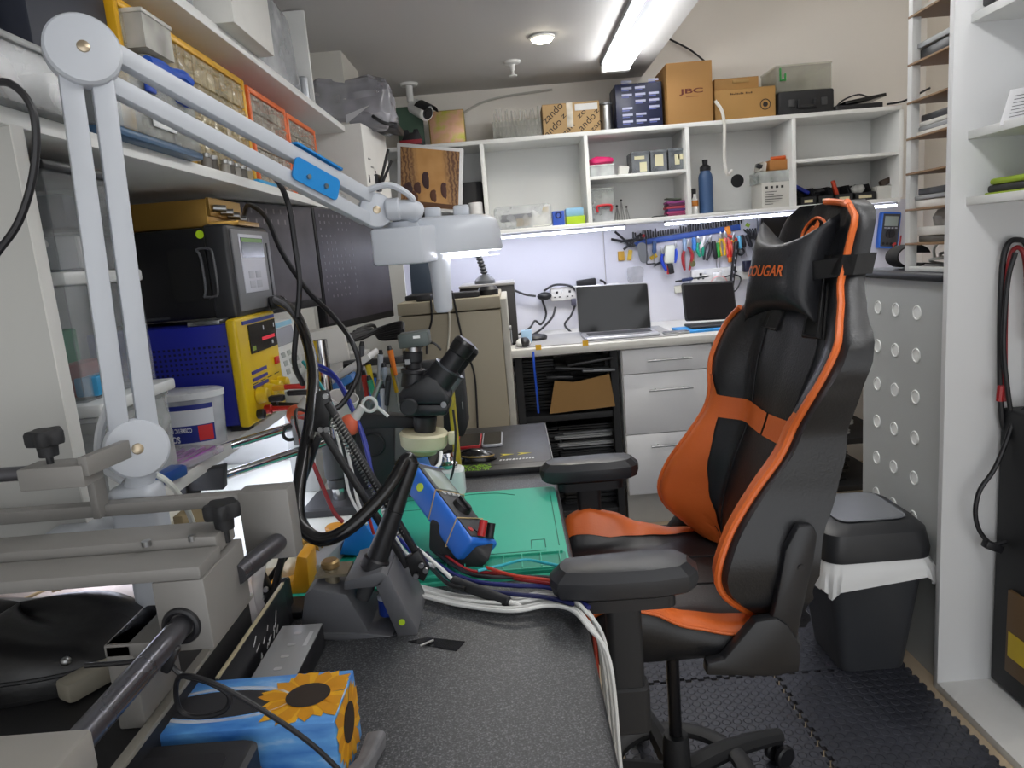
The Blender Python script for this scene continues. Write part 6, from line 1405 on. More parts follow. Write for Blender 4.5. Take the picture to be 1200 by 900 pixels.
c = q(530, 513, -.02); MB().box(c, (.02, .02, .03), None, .004).build('ring_screw', M('#cfc8a8', .45), ms)
a, b = q(497, 524), q(497, 531); MB().cyl(a, b, .034, .032, 28, .002).build('ring_lens', M('#a69d72', .3), ms)
for sgn, dy in ((-1, -.012), (1, .058)):
    e0, e1 = q(507, 455, dy), q(536, 415, dy); d = (e1-e0).normalized(); sh = V((.012, 0, -.006)) if sgn > 0 else V()
    e0 += sh; e1 += sh
    eye = MB().cyl(e0, e0+d*.062, .036, .034, 28, .003).build('eyepiece_tube', MBK if sgn < 0 else M('#6d7075', .35), ms)
    MB().cyl(e0+d*.060, e0+d*.064, .0345, n=28).build('silver_ring', M('#5b5e63', .3, .6), eye)
    MB().cyl(e0+d*.062, e0+d*.105, .0245, .0235, 24, .002).build('focus_sleeve', BLK, eye)
    MB().cyl(e0+d*.104, e0+d*.135, .0265, .028, 24, .003).cyl(e0+d*.135, e0+d*.142, .028, .022, 24).build('eyecup', RUB, eye)
cm = MB(); cm.cyl(q(484, 452), q(484, 436), .030, .026, 24).build('camera_port', MBK, ms)
MB().cyl(q(484, 437), q(484, 432), .029, n=24, bev=.002).build('port_collar', BLK, ms)
MB().cyl(q(484, 432), q(483.5, 412), .018, n=22, bev=.002).cyl(q(483.5, 424), q(483.5, 411), .024, .024, 24, .003).build('adapter_tube', BLKM, ms)
MB().box(q(478, 424, -.02), (.012, .012, .012)).build('thumb_screw', STEEL, ms)
cmb = MB().box(q(486, 397), (.072, .06, .034), rot('Y', -3), .004).build('camera_box', M('#4b5350', .4), ms); 
MB().box(q(489, 389), (.035, .05, .003), rot('Y', -3), .001).build('red_heatsink', M('#c4362a', .5), cmb, 'red top plate'); MB().box(q(488, 395, -.032), (.016, .002, .006)).build('print', WHITE, cmb)
MB().cyl(q(484, 406), q(484, 411), .020, n=20).build('mount_ring', STEEL, ms)
# stand: focus arm, column, boom rods
MB().prism([q(403, 488, .02), q(440, 485, .02), q(470, 488, .02), q(487, 490, .02), q(487, 502, .02), q(440, 502, .02), q(403, 505, .02)], (0, .04, 0), .004).build('support_arm', BLKM, ms)
MB().prism([q(404, 500, .06), q(462, 500, .06), q(462, 585, .06), q(404, 575, .06)], (0, .022, 0), .003).build('focus_block', M('#2a2b2e', .45), ms)
c = q(437, 521, .055); MB().ring(c, (0, 1, 0), .028, .004, 30).cyl(c+V((0, .004, 0)), c+V((0, -.002, 0)), .026, n=26).build('focus_knob', BLK, ms)
ct, cb_ = q(389, 405, .0), q(394, 600, .0); cx, cy_ = -.462, 1.70
MB().cyl((cx, cy_, DZ+.02), (cx, cy_, 1.14), .0165, n=24).build('column', CHROME, ms)
MB().cyl((cx, cy_, .80), (cx, cy_, .90), .030, .0275, 26, .004).cyl((cx, cy_, .775), (cx, cy_, .80), .0255, n=26, bev=.003).build('collar', DGREY, ms)
MB().rplate((cx, cy_+.01, DZ+.0125), .16, .16, .022, .02, bev=.004).build('base_plate', DGREY, ms)
MB().box((cx, cy_, .955), (.07, .08, .05), None, .006).build('clamp_block', DGREY, ms)
g0, g1 = AY(352, 502, 1.60), AY(232, 560, 1.30)
blk = MB().box(g0, (.035, .07, .062), rot('Z', 15), .003).build('bearing_block', M('#9a9c9e', .4, .5), ms)
MB().ring(g0+V((-.012, -.038, .0)), (.6, -.8, 0), .016, .004).build('bearing', BLK, ms)
MB().cyl(AY(205, 543, 1.34), g0+V((.01, .02, .01)), .0095, n=18).build('boom_rod', CHROME, ms); MB().cyl(AY(205, 577, 1.32), g0+V((.04, .03, -.045)), .0095, n=18).build('boom_rod', CHROME, ms)
MB().cyl(g0+V((0, 0, .01)), (cx, cy_, .95), .012).build('boom_joint', DGREY, ms)
MB().prism([AY(205, 560, 1.31), AY(232, 545, 1.31), AY(236, 552, 1.31), AY(262, 547, 1.31), AY(262, 574, 1.31), AY(205, 577, 1.31)], (-.004, .03, 0), .002).bx(-.70, -.64, 1.30, 1.36, .862, .944, .003).build('boom_bracket', BLKM, ms)
# ================================================================== tool caddy by the microscope
tc_ = thing('tool_caddy', 'grey metal tool caddy behind the microscope', 'caddy', (-.38, 2.12, DZ))
MB().bx(-.48, -.30, 2.08, 2.2, DZ+.003, .99, .003).build('box', M('#7f8482', .45), tc_); MB().bx(-.50, -.28, 2.05, 2.08, 1.02, 1.04, .003).bx(-.50, -.485, 2.05, 2.09, DZ+.003, 1.03).bx(-.295, -.28, 2.05, 2.09, DZ+.003, 1.03).build('hanging_bar', DGREY, tc_)
CT = [('#2a6ad0', 438, 452, 'blue handled tweezers hanging nearest the microscope'), ('#e0c62a', 431, 437, 'yellow handled pick in the tool caddy'), ('#c33224', 426, 449, 'red handled pick at the end of the tool caddy'), ('#1f8f6a', 433, 455, 'green handled pick between the yellow and red ones'),
      ('#b9c0c8', 446, 425, 'silver tweezers highest in the tool caddy'), ('#9aa6b4', 450, 440, 'silver tweezers with a bluish grip in the tool caddy'), ('#e07a22', 457, 420, 'orange and black screwdriver hanging at the caddy bar'), ('#d8b020', 460, 440, 'yellow and black screwdriver below the orange one'),
      ('#4a4c52', 424, 415, 'rounded dark grey spudger standing behind the yellow pick'), ('#7b9ad0', 443, 470, 'long blue clip hanging lowest at the caddy'), ('#c8ccd2', 448, 465, 'thin steel probe hanging low at the caddy'), ('#2f3236', 455, 455, 'black tweezers beside the yellow screwdriver')]
for hx, u, v, l in CT:
    t = thing('hand_tool', l, 'tool', AY(u, v-10, 2.0+R_.uniform(-.03, .03))); c = t.location; a = R_.uniform(-12, 14); d = rot('Y', a)@V((0, 0, -1))
    MB().cyl(c, c+d*.075, .0085, .006, 10, .002).build('handle', M(hx, .4), t); MB().cyl(c+d*.075, c+d*.13, .004, .0015, 8).build('tip', STEEL, t); MB().cyl(c-d*.012, c, .005, .008, 10).build('end_cap', BLK, t)
t = thing('pin_vise', 'slanting steel rod tool with a white cord at the microscope arm', 'tool', AY(435, 475, 1.62)); MB().cyl(AY(446, 445, 1.62), AY(436, 472, 1.62), .006, .007, 12).build('rod', STEEL, t); MB().ring(AY(433, 474, 1.61), (0, 1, 0), .016, .004).tube([AY(440, 475, 1.62), AY(447, 481, 1.62), AY(455, 488, 1.62)], .004).build('cord', WHITE, t)
single(MB().bx(-.62, -.55, 1.84, 2.0, DZ+.003, 1.0, .004), 'grey_box', M('#b9bbb8', .5), 'grey instrument box behind the scissor arm elbow', 'box')
single(MB().box(AY(382, 405, 2.1), (.12, .10, .10), rot('Z', 12)@rot('Y', -6), .003), 'white_box', M('#c9c7c2', .6), 'white box with a torn cardboard edge below the monitors', 'box')
single(MB().box(AY(410, 432, 1.95), (.16, .14, .018), rot('Y', -28), .004), 'white_keyboard', M('#c3c3c2', .5), 'tilted white panel leaning under the monitors', 'panel')
single(MB().box(AY(402, 448, 1.85), (.07, .06, .02), rot('Y', -25), .003), 'blue_module', M('#2f6aa8', .4), 'small blue circuit module on the tilted white panel', 'module')
for i in range(7):
    y0 = 2.2+.05*i
    cable('cable', [AY(395+4*i, 404-3*i, y0), AY(420+3*i, 396-2*i+R_.uniform(-4, 4), y0+.1), AY(445, 385+2*i, y0+.15), AY(470, 378+3*i, y0+.1), AY(472, 388+2*i, y0)], .006, BLK, ['black cable, lowest of the hank below the dark monitor', 'black cable second from the bottom of the hank below the dark monitor', 'black cable third from the bottom of the hank below the dark monitor', 'black cable in the middle of the hank below the dark monitor', 'black cable third from the top of the hank below the dark monitor', 'black cable second from the top of the hank below the dark monitor', 'black cable topmost of the hank below the dark monitor'][i], 'cable', 'hank of black cables under the monitor')
# ================================================================== scissor arm and hose
sa = thing('scissor_arm', 'black spring scissor arm folded over the bench', 'arm', AY(306, 700, 1.17))
qa = lambda u, v, d=0: AY(u, v, 1.15+d)
AB = M('#141416', .4, var=.1)
def strut(u0, v0, u1, v1, d0=0, d1=0, w=.014, nm='strut'):
    a, b = qa(u0, v0, d0), qa(u1, v1, d1); d = (b-a); L = d.length; d.normalize(); n = V((0, -1, 0))-d*(-d.y); n.normalize(); s = d.cross(n)
    MB().box((a+b)/2, (w, .012, L), Matrix((s, n, d)).transposed(), .002).build(nm, AB, sa)
strut(310, 738, 346, 590, .0, .02, .011); strut(346, 590, 374, 510, .02, .0, .011); strut(300, 700, 344, 640, .05, .05, .010)
MB().prism([qa(370, 460, -.01), qa(383, 458, -.01), qa(388, 478, -.01), qa(384, 508, -.01), qa(366, 506, -.01)], (0, .016, 0), .002).build('elbow_plate', AB, sa)
strut(384, 472, 492, 655, -.01, -.02, .011); strut(378, 505, 478, 664, -.01, -.02, .011)
MB().prism([qa(475, 655, -.03), qa(490, 645, -.03), qa(503, 668, -.03), qa(497, 682, -.03), qa(482, 676, -.03)], (0, .016, 0), .002).build('end_plate', AB, sa)
MB().prism([qa(295, 708, -.0), qa(306, 672, -.0), qa(318, 695, .0), qa(318, 728, .0), qa(296, 742, .0)], (0, .018, 0), .002).bx(-.46, -.40, 1.14, 1.20, DZ, DZ+.012, .002).bx(-.445, -.425, 1.15, 1.18, DZ+.01, .78, .003).build('base_bracket', AB, sa)
for u, v in ((382, 464), (383, 503), (376, 503), (494, 662), (488, 674), (499, 668), (308, 700), (312, 690)):
    p = qa(u, v, -.035 if u > 400 else -.012); MB().cyl(p, p+V((0, -.005, 0)), .0045, n=12).build('bolt', STEEL, sa)
for u0, v0, u1, v1 in ((388, 490, 470, 630), (392, 486, 474, 626)):
    a, b = qa(u0, v0, -.015), qa(u1, v1, -.02); d = (b-a).normalized(); x_, y_, _ = frame(d); pts = [a+(b-a)*(i/160)+(x_*math.cos(i*1.57)+y_*math.sin(i*1.57))*.0045 for i in range(161)]
    MB().tube(pts, .0012, 5, 1).build('spring', STEEL, sa)
hsn = thing('air_hose', 'thick glossy black hose looping from the black station to the gun', 'hose', (-.58, 1.80, 1.234))
hp = [V((-.572, 1.80, 1.234)), AY(325, 352, 1.70), AY(345, 366, 1.55), AY(360, 400, 1.42), AY(367, 440, 1.32), AY(364, 490, 1.20), AY(355, 540, 1.12), AY(349, 590, 1.07), AY(355, 618, 1.05), AY(376, 632, 1.04), AY(405, 622, 1.04), AY(440, 590, 1.06), AY(462, 562, 1.08), AY(474, 541, 1.10), AY(480, 538, 1.105), AY(483, 548, 1.105)]
MB().tube(hp, .0108, 14, 8).build('hose', M('#131315', .22, var=.1), hsn)
MB().cyl(hp[0], hp[0]+(hp[1]-hp[0]).normalized()*.03, .0135, n=16, bev=.002).build('ferrule', RUB, hsn)
gt = thing('hot_air_gun', 'black hot air handle standing in the grey holder', 'tool', AY(440, 668, 1.08)); g0_, g1_ = AY(484, 540, 1.105), AY(437, 668, 1.09); d = (g1_-g0_)
MB().cyl(g0_, g0_+d*.28, .011, .013, 18).cyl(g0_+d*.27, g0_+d*.45, .0125, .0145, 18, .002).build('neck', RUB, gt)
MB().cyl(g0_+d*.44, g1_, .0145, .019, 20, .002).build('handle', M('#18181b', .35), gt); MB().cyl(g1_-d*.12, g1_+d*.0, .0215, .023, 22, .003).build('collar', BLK, gt)
MB().cyl(g1_, g1_+d*.26, .014, .012, 16).build('nozzle', DGREY, gt)
# holder
ho = thing('gun_holder', 'dark grey angular holder for the hot air handle on the bench', 'holder', (-.29, 1.12, DZ))
HG = M('#5b5c60', .45, var=.06)
def xzp(pts, y0, y1, nm, mt=HG, bev=.002, par=ho): MB().prism([V((AY(u, v, 1.06).x, y0, AY(u, v, 1.06).z)) for u, v in pts], (0, y1-y0, 0), bev).build(nm, mt, par)
xzp([(352, 744), (357, 697), (366, 690), (406, 697), (434, 745)], 1.06, 1.17, 'foot_body')
xzp([(430, 752), (352, 746), (352, 741), (430, 741), (484, 746), (484, 753)], 1.055, 1.18, 'base_plate')
xzp([(404, 690), (404, 680), (447, 668), (455, 674), (445, 686)], 1.055, 1.18, 'top_deck')
xzp([(440, 684), (455, 672), (490, 738), (487, 752), (470, 752)], 1.055, 1.18, 'slanted_leg')
p = AY(466, 720, 1.10); 
pA = V((AY(471, 729, 1.054).x, 1.054, AY(471, 729, 1.054).z)); MB().cyl(pA, pA+V((0, -.0012, 0)), .0052, n=16).build('sticker', M('#b7d92a', .5), ho, 'lime green dot')
p = AY(388, 668, 1.10); MB().cyl(p+V((0, 0, -.03)), p+V((0, 0, .004)), .012).bx(p.x-.022, p.x+.03, 1.08, 1.13, p.z-.004, p.z).build('tool_post', M('#8d8470', .4, .5), ho); MB().cyl(p+V((0, 0, .004)), p+V((0, 0, .018)), .015, n=20, bev=.003).build('brass_knob', M('#a2875c', .35, .7), ho, 'brass knob')
t = thing('flux_jar', 'small blue jar inside the grey holder', 'jar', (AY(455, 735, 1.1).x, 1.11, DZ+.0105)); c = t.location; MB().cyl(c, c+V((0, 0, .028)), .014, n=18, bev=.002).build('jar', M('#1f3fa0', .35), t); MB().cyl(c+V((0, 0, .028)), c+V((0, 0, .036)), .0145, n=18, bev=.002).build('lid', M('#cfd6e4', .4), t)
# second station body behind holder, tape dispenser
td = thing('tape_dispenser', 'yellow tape dispenser with a wide white roll on the bench', 'tape dispenser', (-.47, 1.25, DZ+.003))
YO = M('#d79a1c', .4); c = AY(324, 690, 1.26)
MB().prism([(c.x-.06, 1.22, DZ+.003), (c.x+.075, 1.22, DZ+.003), (c.x+.078, 1.22, DZ+.075), (c.x+.06, 1.22, DZ+.08), (c.x+.045, 1.22, DZ+.03), (c.x-.05, 1.22, DZ+.02)], (0, .06, 0), .003).bx(c.x-.02, c.x+.02, 1.212, 1.22, DZ+.01, c.z+.0, .003).build('frame', YO, td)
MB().ring(c+V((0, .02, .01)), (0, 1, 0), .030, .020, 36, 10, .03).build('roll', CLEAR('#dedbc8', .8, .2), td); MB().cyl(c+V((0, -.01, .01)), c+V((0, .05, .01)), .013).build('core', M('#cfcab0', .5), td)
# gantry grey base behind
single(MB().prism([(-.53, 1.27, DZ+.0035), (-.40, 1.27, DZ+.0035), (-.37, 1.44, DZ+.0035), (-.50, 1.44, DZ+.0035)], (0, 0, .035), .004), 'grey_tray', M('#8f9193', .45), 'light grey low tray behind the yellow dispenser', 'tray')
t = thing('brass_sponge', 'tangled golden brass shavings on the light grey tray', 'sponge', AZ(372, 616, DZ+.05)); c = V((-.44, 1.36, DZ+.039)); t.location = c
bs_ = MB()
for i in range(16): a = R_.random()*6.3; bs_.tube([c+V((R_.uniform(-.03, .03), R_.uniform(-.03, .03), R_.uniform(0, .012))) for _ in range(5)], .0014, 5, 4)
bs_.build('shavings', M('#b08a3c', .35, .7), t)
bo = thing('blue_tray', 'bright blue angled plastic box behind the grey holder', 'box', (-.36, 1.44, DZ+.008))
MB().prism([AY(398, 650, 1.36), AY(405, 628, 1.36), AY(425, 612, 1.36), AY(440, 632, 1.36), AY(433, 652, 1.36)], (.0, .08, 0), .002).build('shell', M('#1d78cc', .4), bo)
# pump bottles and bulbs
for i, (u, v, Y_, l) in enumerate(((410, 498, 1.5, 'salmon orange squeeze bulb with a white cap beside the blue cables'), (347, 486, 1.62, 'salmon orange squeeze bulb half hidden by the black hose'))):
    c = AY(u, v, Y_); t = thing('squeeze_bulb', l, 'bulb', c); MB().sph(c, (.022, .022, .024)).build('bulb', M('#e0694a', .45), t); MB().cyl(c+V((.012, 0, .014)), c+V((.032, 0, .038)), .011, .008, 14).build('cap', WHITE, t); MB().cyl(c+V((0, 0, -.02)), c+V((-.002, 0, -.04)), .012, .010).build('base', BLK, t)
t = thing('beaker', 'white beaker leaning behind the salmon bulb', 'beaker', AY(400, 478, 1.58)); c = t.location; MB().lathe([(0, -.04), (.026, -.04), (.034, .03), (.031, .03), (.024, -.036), (0, -.036)], c, V((.4, -.3, 1)), 24).build('cup', M('#d9d6d2', .4), t)
t = thing('orange_pot', 'small orange pot under the red cable on the bench', 'pot', AZ(392, 620, DZ+.01)); c = V((AY(393, 618, 1.45).x, 1.45, DZ+.003)); t.location = c; MB().cyl(c, c+V((0, 0, .045)), .018, .022, 18, .003).build('pot', M('#e09a24', .4), t)
# multimeter on its stand
e0, e1 = AY(502, 566, 1.44), AY(560, 643, 1.31)
ax = (e0-e1).normalized(); nr = V((.75, -.2, .60)); nr = (nr-ax*nr.dot(ax)).normalized(); sd = ax.cross(-nr).normalized()
Rm = Matrix((sd, -nr, ax)).transposed()
mm2 = multimeter('multimeter', (e0+e1)/2+V((-.01, 0, .01)), Rm, 'blue handheld multimeter leaning on a black stand over the green mat', .088, .235, .052)
c = mm2.location
MB().tube([c+ax*.02+sd*.046+nr*.03, c+ax*.02-sd*.046+nr*.03, c-ax*.0-sd*.046-nr*.02, c-ax*.01+sd*.046-nr*.02, c+ax*.02+sd*.046+nr*.03], .0013, 5, 1).tube([c-ax*.06+sd*.046+nr*.03, c-ax*.05-sd*.046+nr*.03, c-ax*.07-sd*.046-nr*.025, c-ax*.08+sd*.046-nr*.025, c-ax*.06+sd*.046+nr*.03], .0013, 5, 1).build('rubber_band', M('#c3a878', .6), mm2)
sv = sd if sd.dot(CAM-c) > 0 else -sd
MB().cyl(c+ax*.055+sv*.0435+nr*.005, c+ax*.055+sv*.0455+nr*.005, .0085, n=18).build('sticker', M('#c6e03a', .5), mm2, 'lime green dot')
MB().cyl(c-ax*.105+nr*.03+sd*.01, c-ax*.088+nr*.055+sd*.01, .008, n=12).build('red_plug', M('#c1272a', .4), mm2, 'red plug'); MB().cyl(c-ax*.107+nr*.03-sd*.016, c-ax*.09+nr*.052-sd*.016, .008, n=12).build('black_plug', BLK, mm2)
st = thing('meter_stand', 'black wedge stand under the blue handheld multimeter', 'stand', (c.x-.03, c.y, DZ+.015)); MB().prism([AY(503, 612, 1.32), AY(528, 612, 1.32), AY(575, 655, 1.26), AY(566, 665, 1.26), AY(545, 668, 1.27), AY(524, 664, 1.28), AY(502, 645, 1.31)], (.01, .08, .01), .006).build('wedge', BLKM, st)
# ================================================================== rail fixture
rf = thing('rail_fixture', 'grey metal clamping frame on round rails at the near bench end', 'fixture', (-.45, .65, DZ))
AG = M('#8b8986', .5, .2, var=.06)
MB().cyl((-.368, .36, .951), (-.368, .84, .951), .0118, n=24).build('rail', M('#6c6c72', .28, .8), rf)
MB().bx(-.392, -.338, .69, .80, .922, 1.0, .002).build('carriage', AG, rf)
MB().ring((-.368, .6895, .951), (0, 1, 0), .0165, .004, 28).build('rail_bush', BLK, rf)
MB().bx(-.90, -.340, .69, .745, 1.0, 1.014, .002).bx(-.90, -.345, .748, .80, 1.002, 1.024, .002).build('cross_arm', AG, rf)
MB().cyl((-.42, .745, 1.02), (-.42, .745, 1.026), .005).cyl((-.372, .75, 1.02), (-.372, .75, 1.026), .004).build('screw', STEEL, rf)
def knob(c, nm='star_knob', s=1.0):
    c = V(c); rs = []
    for z, k in ((0, .55), (.012, .6), (.014, .95), (.018, 1.0), (.028, 1.0), (.031, .9)):
        rs.append([c+V((math.cos(2*PI*i/36), math.sin(2*PI*i/36), 0))*(.0185*k*s*(1+(.14*math.cos(5*2*PI*i/36) if z > .012 else 0)))+V((0, 0, z*s)) for i in range(36)])
    MB().loops(rs).cyl(c+V((0, 0, -.016)), c, .004).build(nm, BLKM, rf, 'black star knob')
knob((-.345, .775, 1.022))
MB().cyl((-.34, .775, .965), (-.318, .868, .968), .0118, n=20).build('side_rail', M('#6c6c72', .28, .8), rf)
MB().bx(-.362, -.298, .86, .892, .945, 1.037, .003).bx(-.92, -.355, .862, .884, 1.018, 1.034, .002).build('end_plate', AG, rf)
kc = AY(72, 555, .80)
MB().box(kc, (.075, .04, .026), None, .002).box(kc+V((.042, .02, .01)), (.012, .075, .022), rot('Z', -8), .001).build('small_carriage', AG, rf); knob(kc+V((-.01, 0, .022)))
MB().cyl(kc+V((-.03, 0, .004)), kc+V((-.30, 0, .006)), .0085, n=18).build('upper_rail', M('#6c6c72', .28, .8), rf); MB().bx(kc.x-.006, kc.x+.004, kc.y+.05, kc.y+.075, 1.02, kc.z-.01, .002).bx(kc.x-.006, kc.x+.004, kc.y-.005, kc.y+.075, kc.z-.014, kc.z-.006, .002).build('riser_post', AG, rf)
MB().bx(-.50, -.352, .34, .505, .930, .966, .004).build('near_block', M('#98958f', .45), rf)
MB().bx(-.49, -.40, .37, .50, DZ+.10, .936, .004).build('near_post', AG, rf)
MB().bx(-.93, -.425, .36, 1.0, DZ, DZ+.11, .006).build('base', M('#1b1b1d', .5), rf)
MB().bx(-.43, -.418, .45, 1.0, DZ+.112, DZ+.118, .001).build('base_trim', M('#8d8a82', .4), rf)
MB().bx(-.46, -.43, .70, .79, DZ+.11, .93, .003).bx(-.46, -.385, .70, .79, .915, .93, .002).build('carriage_support', AG, rf)
# black pouch on base
def pouch(u, v):
    a = 2*PI*u; b = v*PI/2; r = math.cos(b)**.75; return V((-.66+.165*r*math.cos(a), .86+.105*r*math.sin(a), DZ+.111+.075*math.sin(b)**.8*(1+.12*math.sin(3*a))))
pm_ = MB().grid(pouch, 36, 12); pm_.loops([[pouch(i/36, 0) for i in range(36)], [pouch(i/36, .02) for i in range(36)]]); 
po = thing('pouch', 'rounded black leather pouch on the fixture base', 'pouch', (-.66, .86, DZ+.111)); pm_.build('body', M('#121214', .35, var=.25, bump=.3, bscale=35), po, ang=70)
MB().tube([pouch(i/40, .16)+V((0, 0, .001)) for i in range(41)], .0025, 6, 1).build('seam', BLKM, po); MB().sph(pouch(.86, .3), .006).build('snap', STEEL, po)
MB().box((-.53, .80, DZ+.125), (.03, .10, .026), rot('Z', -30), .006).build('tab', M('#8a8578', .6), po)
# odds and ends along the wall under the riser
for i, (x_, y_, sx, sy, sz, a, hx, l) in enumerate(((-.89, 1.17, .09, .10, .19, 5, '#e3dfd0', 'cream paper box nearest the wall under the riser'), (-.78, 1.19, .07, .10, .20, -8, '#d3dbda', 'pale grey plastic packet standing under the riser'), (-.60, 1.12, .05, .08, .20, 12, '#e2e0d4', 'folded white paper bag by the lamp base'))):
    mb = MB().box((x_, y_, DZ+.005+sz/2), (sx, sy, sz), rot('Z', a), .004); bmesh.ops.subdivide_edges(mb.bm, edges=mb.bm.edges[:], cuts=2, use_grid_fill=True); mb.crumple(.008, i, 14)
    single(mb, 'paper_packet', M(hx, .6), l, 'packet')
single(MB().bx(-.55, -.535, 1.06, 1.16, DZ, .945, .001), 'cardboard_strip', M('#8a7b5c', .7), 'narrow strip of cardboard standing by the lamp base', 'cardboard')
for i in range(6):
    a = (-.93+.05*i, 1.02, DZ+.125+.012*(i % 3)); b = (-.76+.05*i, 1.06+.02*(i % 2), DZ+.16+.02*(i % 2))
    single(MB().cyl(a, b, .0028, n=7), 'wooden_stick', M('#cbb48a', .6), ['wooden stick lying nearest the wall behind the pouch', 'wooden stick, second from the wall behind the pouch', 'wooden stick crossing the two by the wall', 'wooden stick in the middle of the loose sticks', 'wooden stick second from the printed bag', 'wooden stick touching the printed bag'][i], 'stick', 'wooden sticks behind the pouch')
single(MB().bx(-.93, -.58, 1.004, 1.10, DZ+.001, DZ+.12, .003), 'orange_carton', M('#b3a69c', .6, var=.4, scale=10), 'faded orange and white carton under the wooden sticks', 'box')
mb = MB().box((-.50, 1.07, DZ+.06), (.13, .08, .12), rot('Z', 6), .01); bmesh.ops.subdivide_edges(mb.bm, edges=mb.bm.edges[:], cuts=3, use_grid_fill=True); mb.crumple(.018, 3, 14)
t = thing('printed_bag', 'crumpled clear bag printed with faint red text', 'bag', (-.50, 1.07, DZ)); mb.build('bag', CLEAR('#dcd6d8', .75), t)
for i in range(4): MB().box((-.475-.008*i, 1.022, DZ+.085-.016*i), (.05, .002, .004), rot('Y', -30)).build('print', M('#a8505a', .6), t)
# black scratched plate, steel box
sp2 = thing('scratched_plate', 'black metal plate with white scratches standing beside the steel box', 'plate', (-.43, .95, DZ))
MB().bx(-.418, -.413, 1.002, 1.13, DZ+.001, .80).bx(-.412, -.408, .83, 1.10, DZ+.001, .803, .001).build('plate', BLK, sp2); MB().bx(-.4125, -.4075, .83, 1.10, .803, .806, .0005).build('top_edge', M('#b5aa8c', .5), sp2)
sm_ = MB()
for i in range(14): sm_.box((-.4075, .99+R_.uniform(-.04, .06), .765+R_.uniform(-.02, .02)), (.0006, .006+R_.random()*.012, .002), rot('X', R_.uniform(10, 60)))
sm_.build('scratches', M('#b9b9b9', .6), sp2)
sx = thing('steel_box', 'flat box with an etched steel lid in front of the grey holder', 'box', (-.38, .97, DZ))
P4 = [(-.398, .86), (-.335, .86), (-.335, 1.04), (-.398, 1.04)]
MB().prism([(x, y, DZ+.001) for x, y in P4], (0, 0, .036), .001).build('body', BLK, sx); MB().prism([(x, y, DZ+.0372) for x, y in P4], (0, 0, .003), .001).build('lid', M('#a3a4a6', .4, .25), sx)
for i in range(5): MB().rplate((-.366, .885+.032*i, DZ+.0406), .012, .008, .0004, .003).build('etched_mark', M('#c9cacc', .4, .5), sx)
MB().bx(-.348, -.342, .975, 1.015, DZ+.0402, DZ+.0406).build('etched_line', M('#c9cacc', .5), sx)
# tissue box
tx = thing('tissue_box', 'blue tissue box painted with sunflowers at the near bench end', 'tissue box', (-.34, .765, DZ))
TX0, TX1, TY0, TY1, TZ = -.475, -.232, .712, .815, .812
MB().bx(TX0, TX1, TY0, TY1, DZ+.001, TZ, .002).build('box', RAMP('sky_box', 'Generated', 'noise', 3.5, ((.35, '#2f6fc0'), (.6, '#5f9edb'), (.75, '#bcd3ea')), .5), tx)
zt_ = TZ+.0004
MB().loops([[V((-.375+.075*math.cos(2*PI*i/30), .762+.026*math.sin(2*PI*i/30), z)) for i in range(30)] for z in (TZ-.002, zt_)]).build('opening', M('#2a2a2e', .6), tx)
rimm = MB(); n_ = 40; rimm.loops([[V((-.375+(.078+.004*s_)*math.cos(2*PI*i/n_), .762+(.028+.003*s_)*math.sin(2*PI*i/n_), zt_+.0006*h_)) for i in range(n_)] for s_, h_ in ((0, 0), (1, 1), (2, .0))], cap=False); rimm.build('film_rim', CLEAR('#e6eaee', .6, .08), tx)
YP = [M('#e2a61c', .5, var=.2, scale=60), M('#d18f14', .5, var=.2, scale=60)]; SEED = M('#2c2016', .7, var=.4, scale=90)
def flower(c, rx, ry, ax, ay, n=18, seed=0, lift=.0006, clip=None):
    c, ax, ay = V(c), V(ax), V(ay); nn = ax.cross(ay); rr_ = random.Random(seed)
    for k in range(2):
        mb = MB()
        for i in range(k, n, 2):
            a = 2*PI*i/n+rr_.uniform(-.1, .1); d = ax*math.cos(a)*rx+ay*math.sin(a)*ry; w = (ax*-math.sin(a)*rx+ay*math.cos(a)*ry)*.16; L_ = rr_.uniform(.85, 1.15)
            pts = [c+d*.4-w*.6, c+d*.75*L_-w, c+d*L_, c+d*.75*L_+w, c+d*.4+w*.6]
            if clip: pts = [clip(p) for p in pts]
            mb.face([p+nn*(lift+.0003*k) for p in pts])
        mb.build('petal_print', YP[k], tx, 'yellow petals')
    mb = MB(); mb.face([(clip or (lambda p: p))(c+ax*math.cos(2*PI*i/24)*rx*.42+ay*math.sin(2*PI*i/24)*ry*.42)+nn*(lift+.0009) for i in range(24)]); mb.build('seed_head_print', SEED, tx, 'dark flower centre')
cl = lambda p: V((max(TX0+.002, min(TX1-.001, p.x)), max(TY0+.001, min(TY1-.001, p.y)), max(DZ+.003, min(TZ-.001, p.z)) if p.z < TZ-.0005 else p.z))
flower((-.275, .766, TZ), .062, .056, (1, 0, 0), (0, 1, 0), 22, 1, clip=lambda p: V((min(TX1-.001, p.x), max(TY0+.001, min(TY1-.001, p.y)), TZ)))
flower((TX1, .765, .775), .060, .052, (0, 1, 0), (0, 0, 1), 18, 2, clip=lambda p: V((TX1, max(TY0+.001, min(TY1-.001, p.y)), max(DZ+.003, min(TZ-.001, p.z)))))
flower((-.335, TY0, .735), .04, .04, (1, 0, 0), (0, 0, 1), 18, 3, clip=lambda p: V((min(TX1-.001, p.x), TY0, max(DZ+.003, min(TZ-.001, p.z)))))
flower((-.46, .80, TZ), .03, .025, (1, 0, 0), (0, 1, 0), 14, 4, clip=lambda p: V((max(TX0+.001, p.x), max(TY0, min(TY1-.001, p.y)), TZ)))
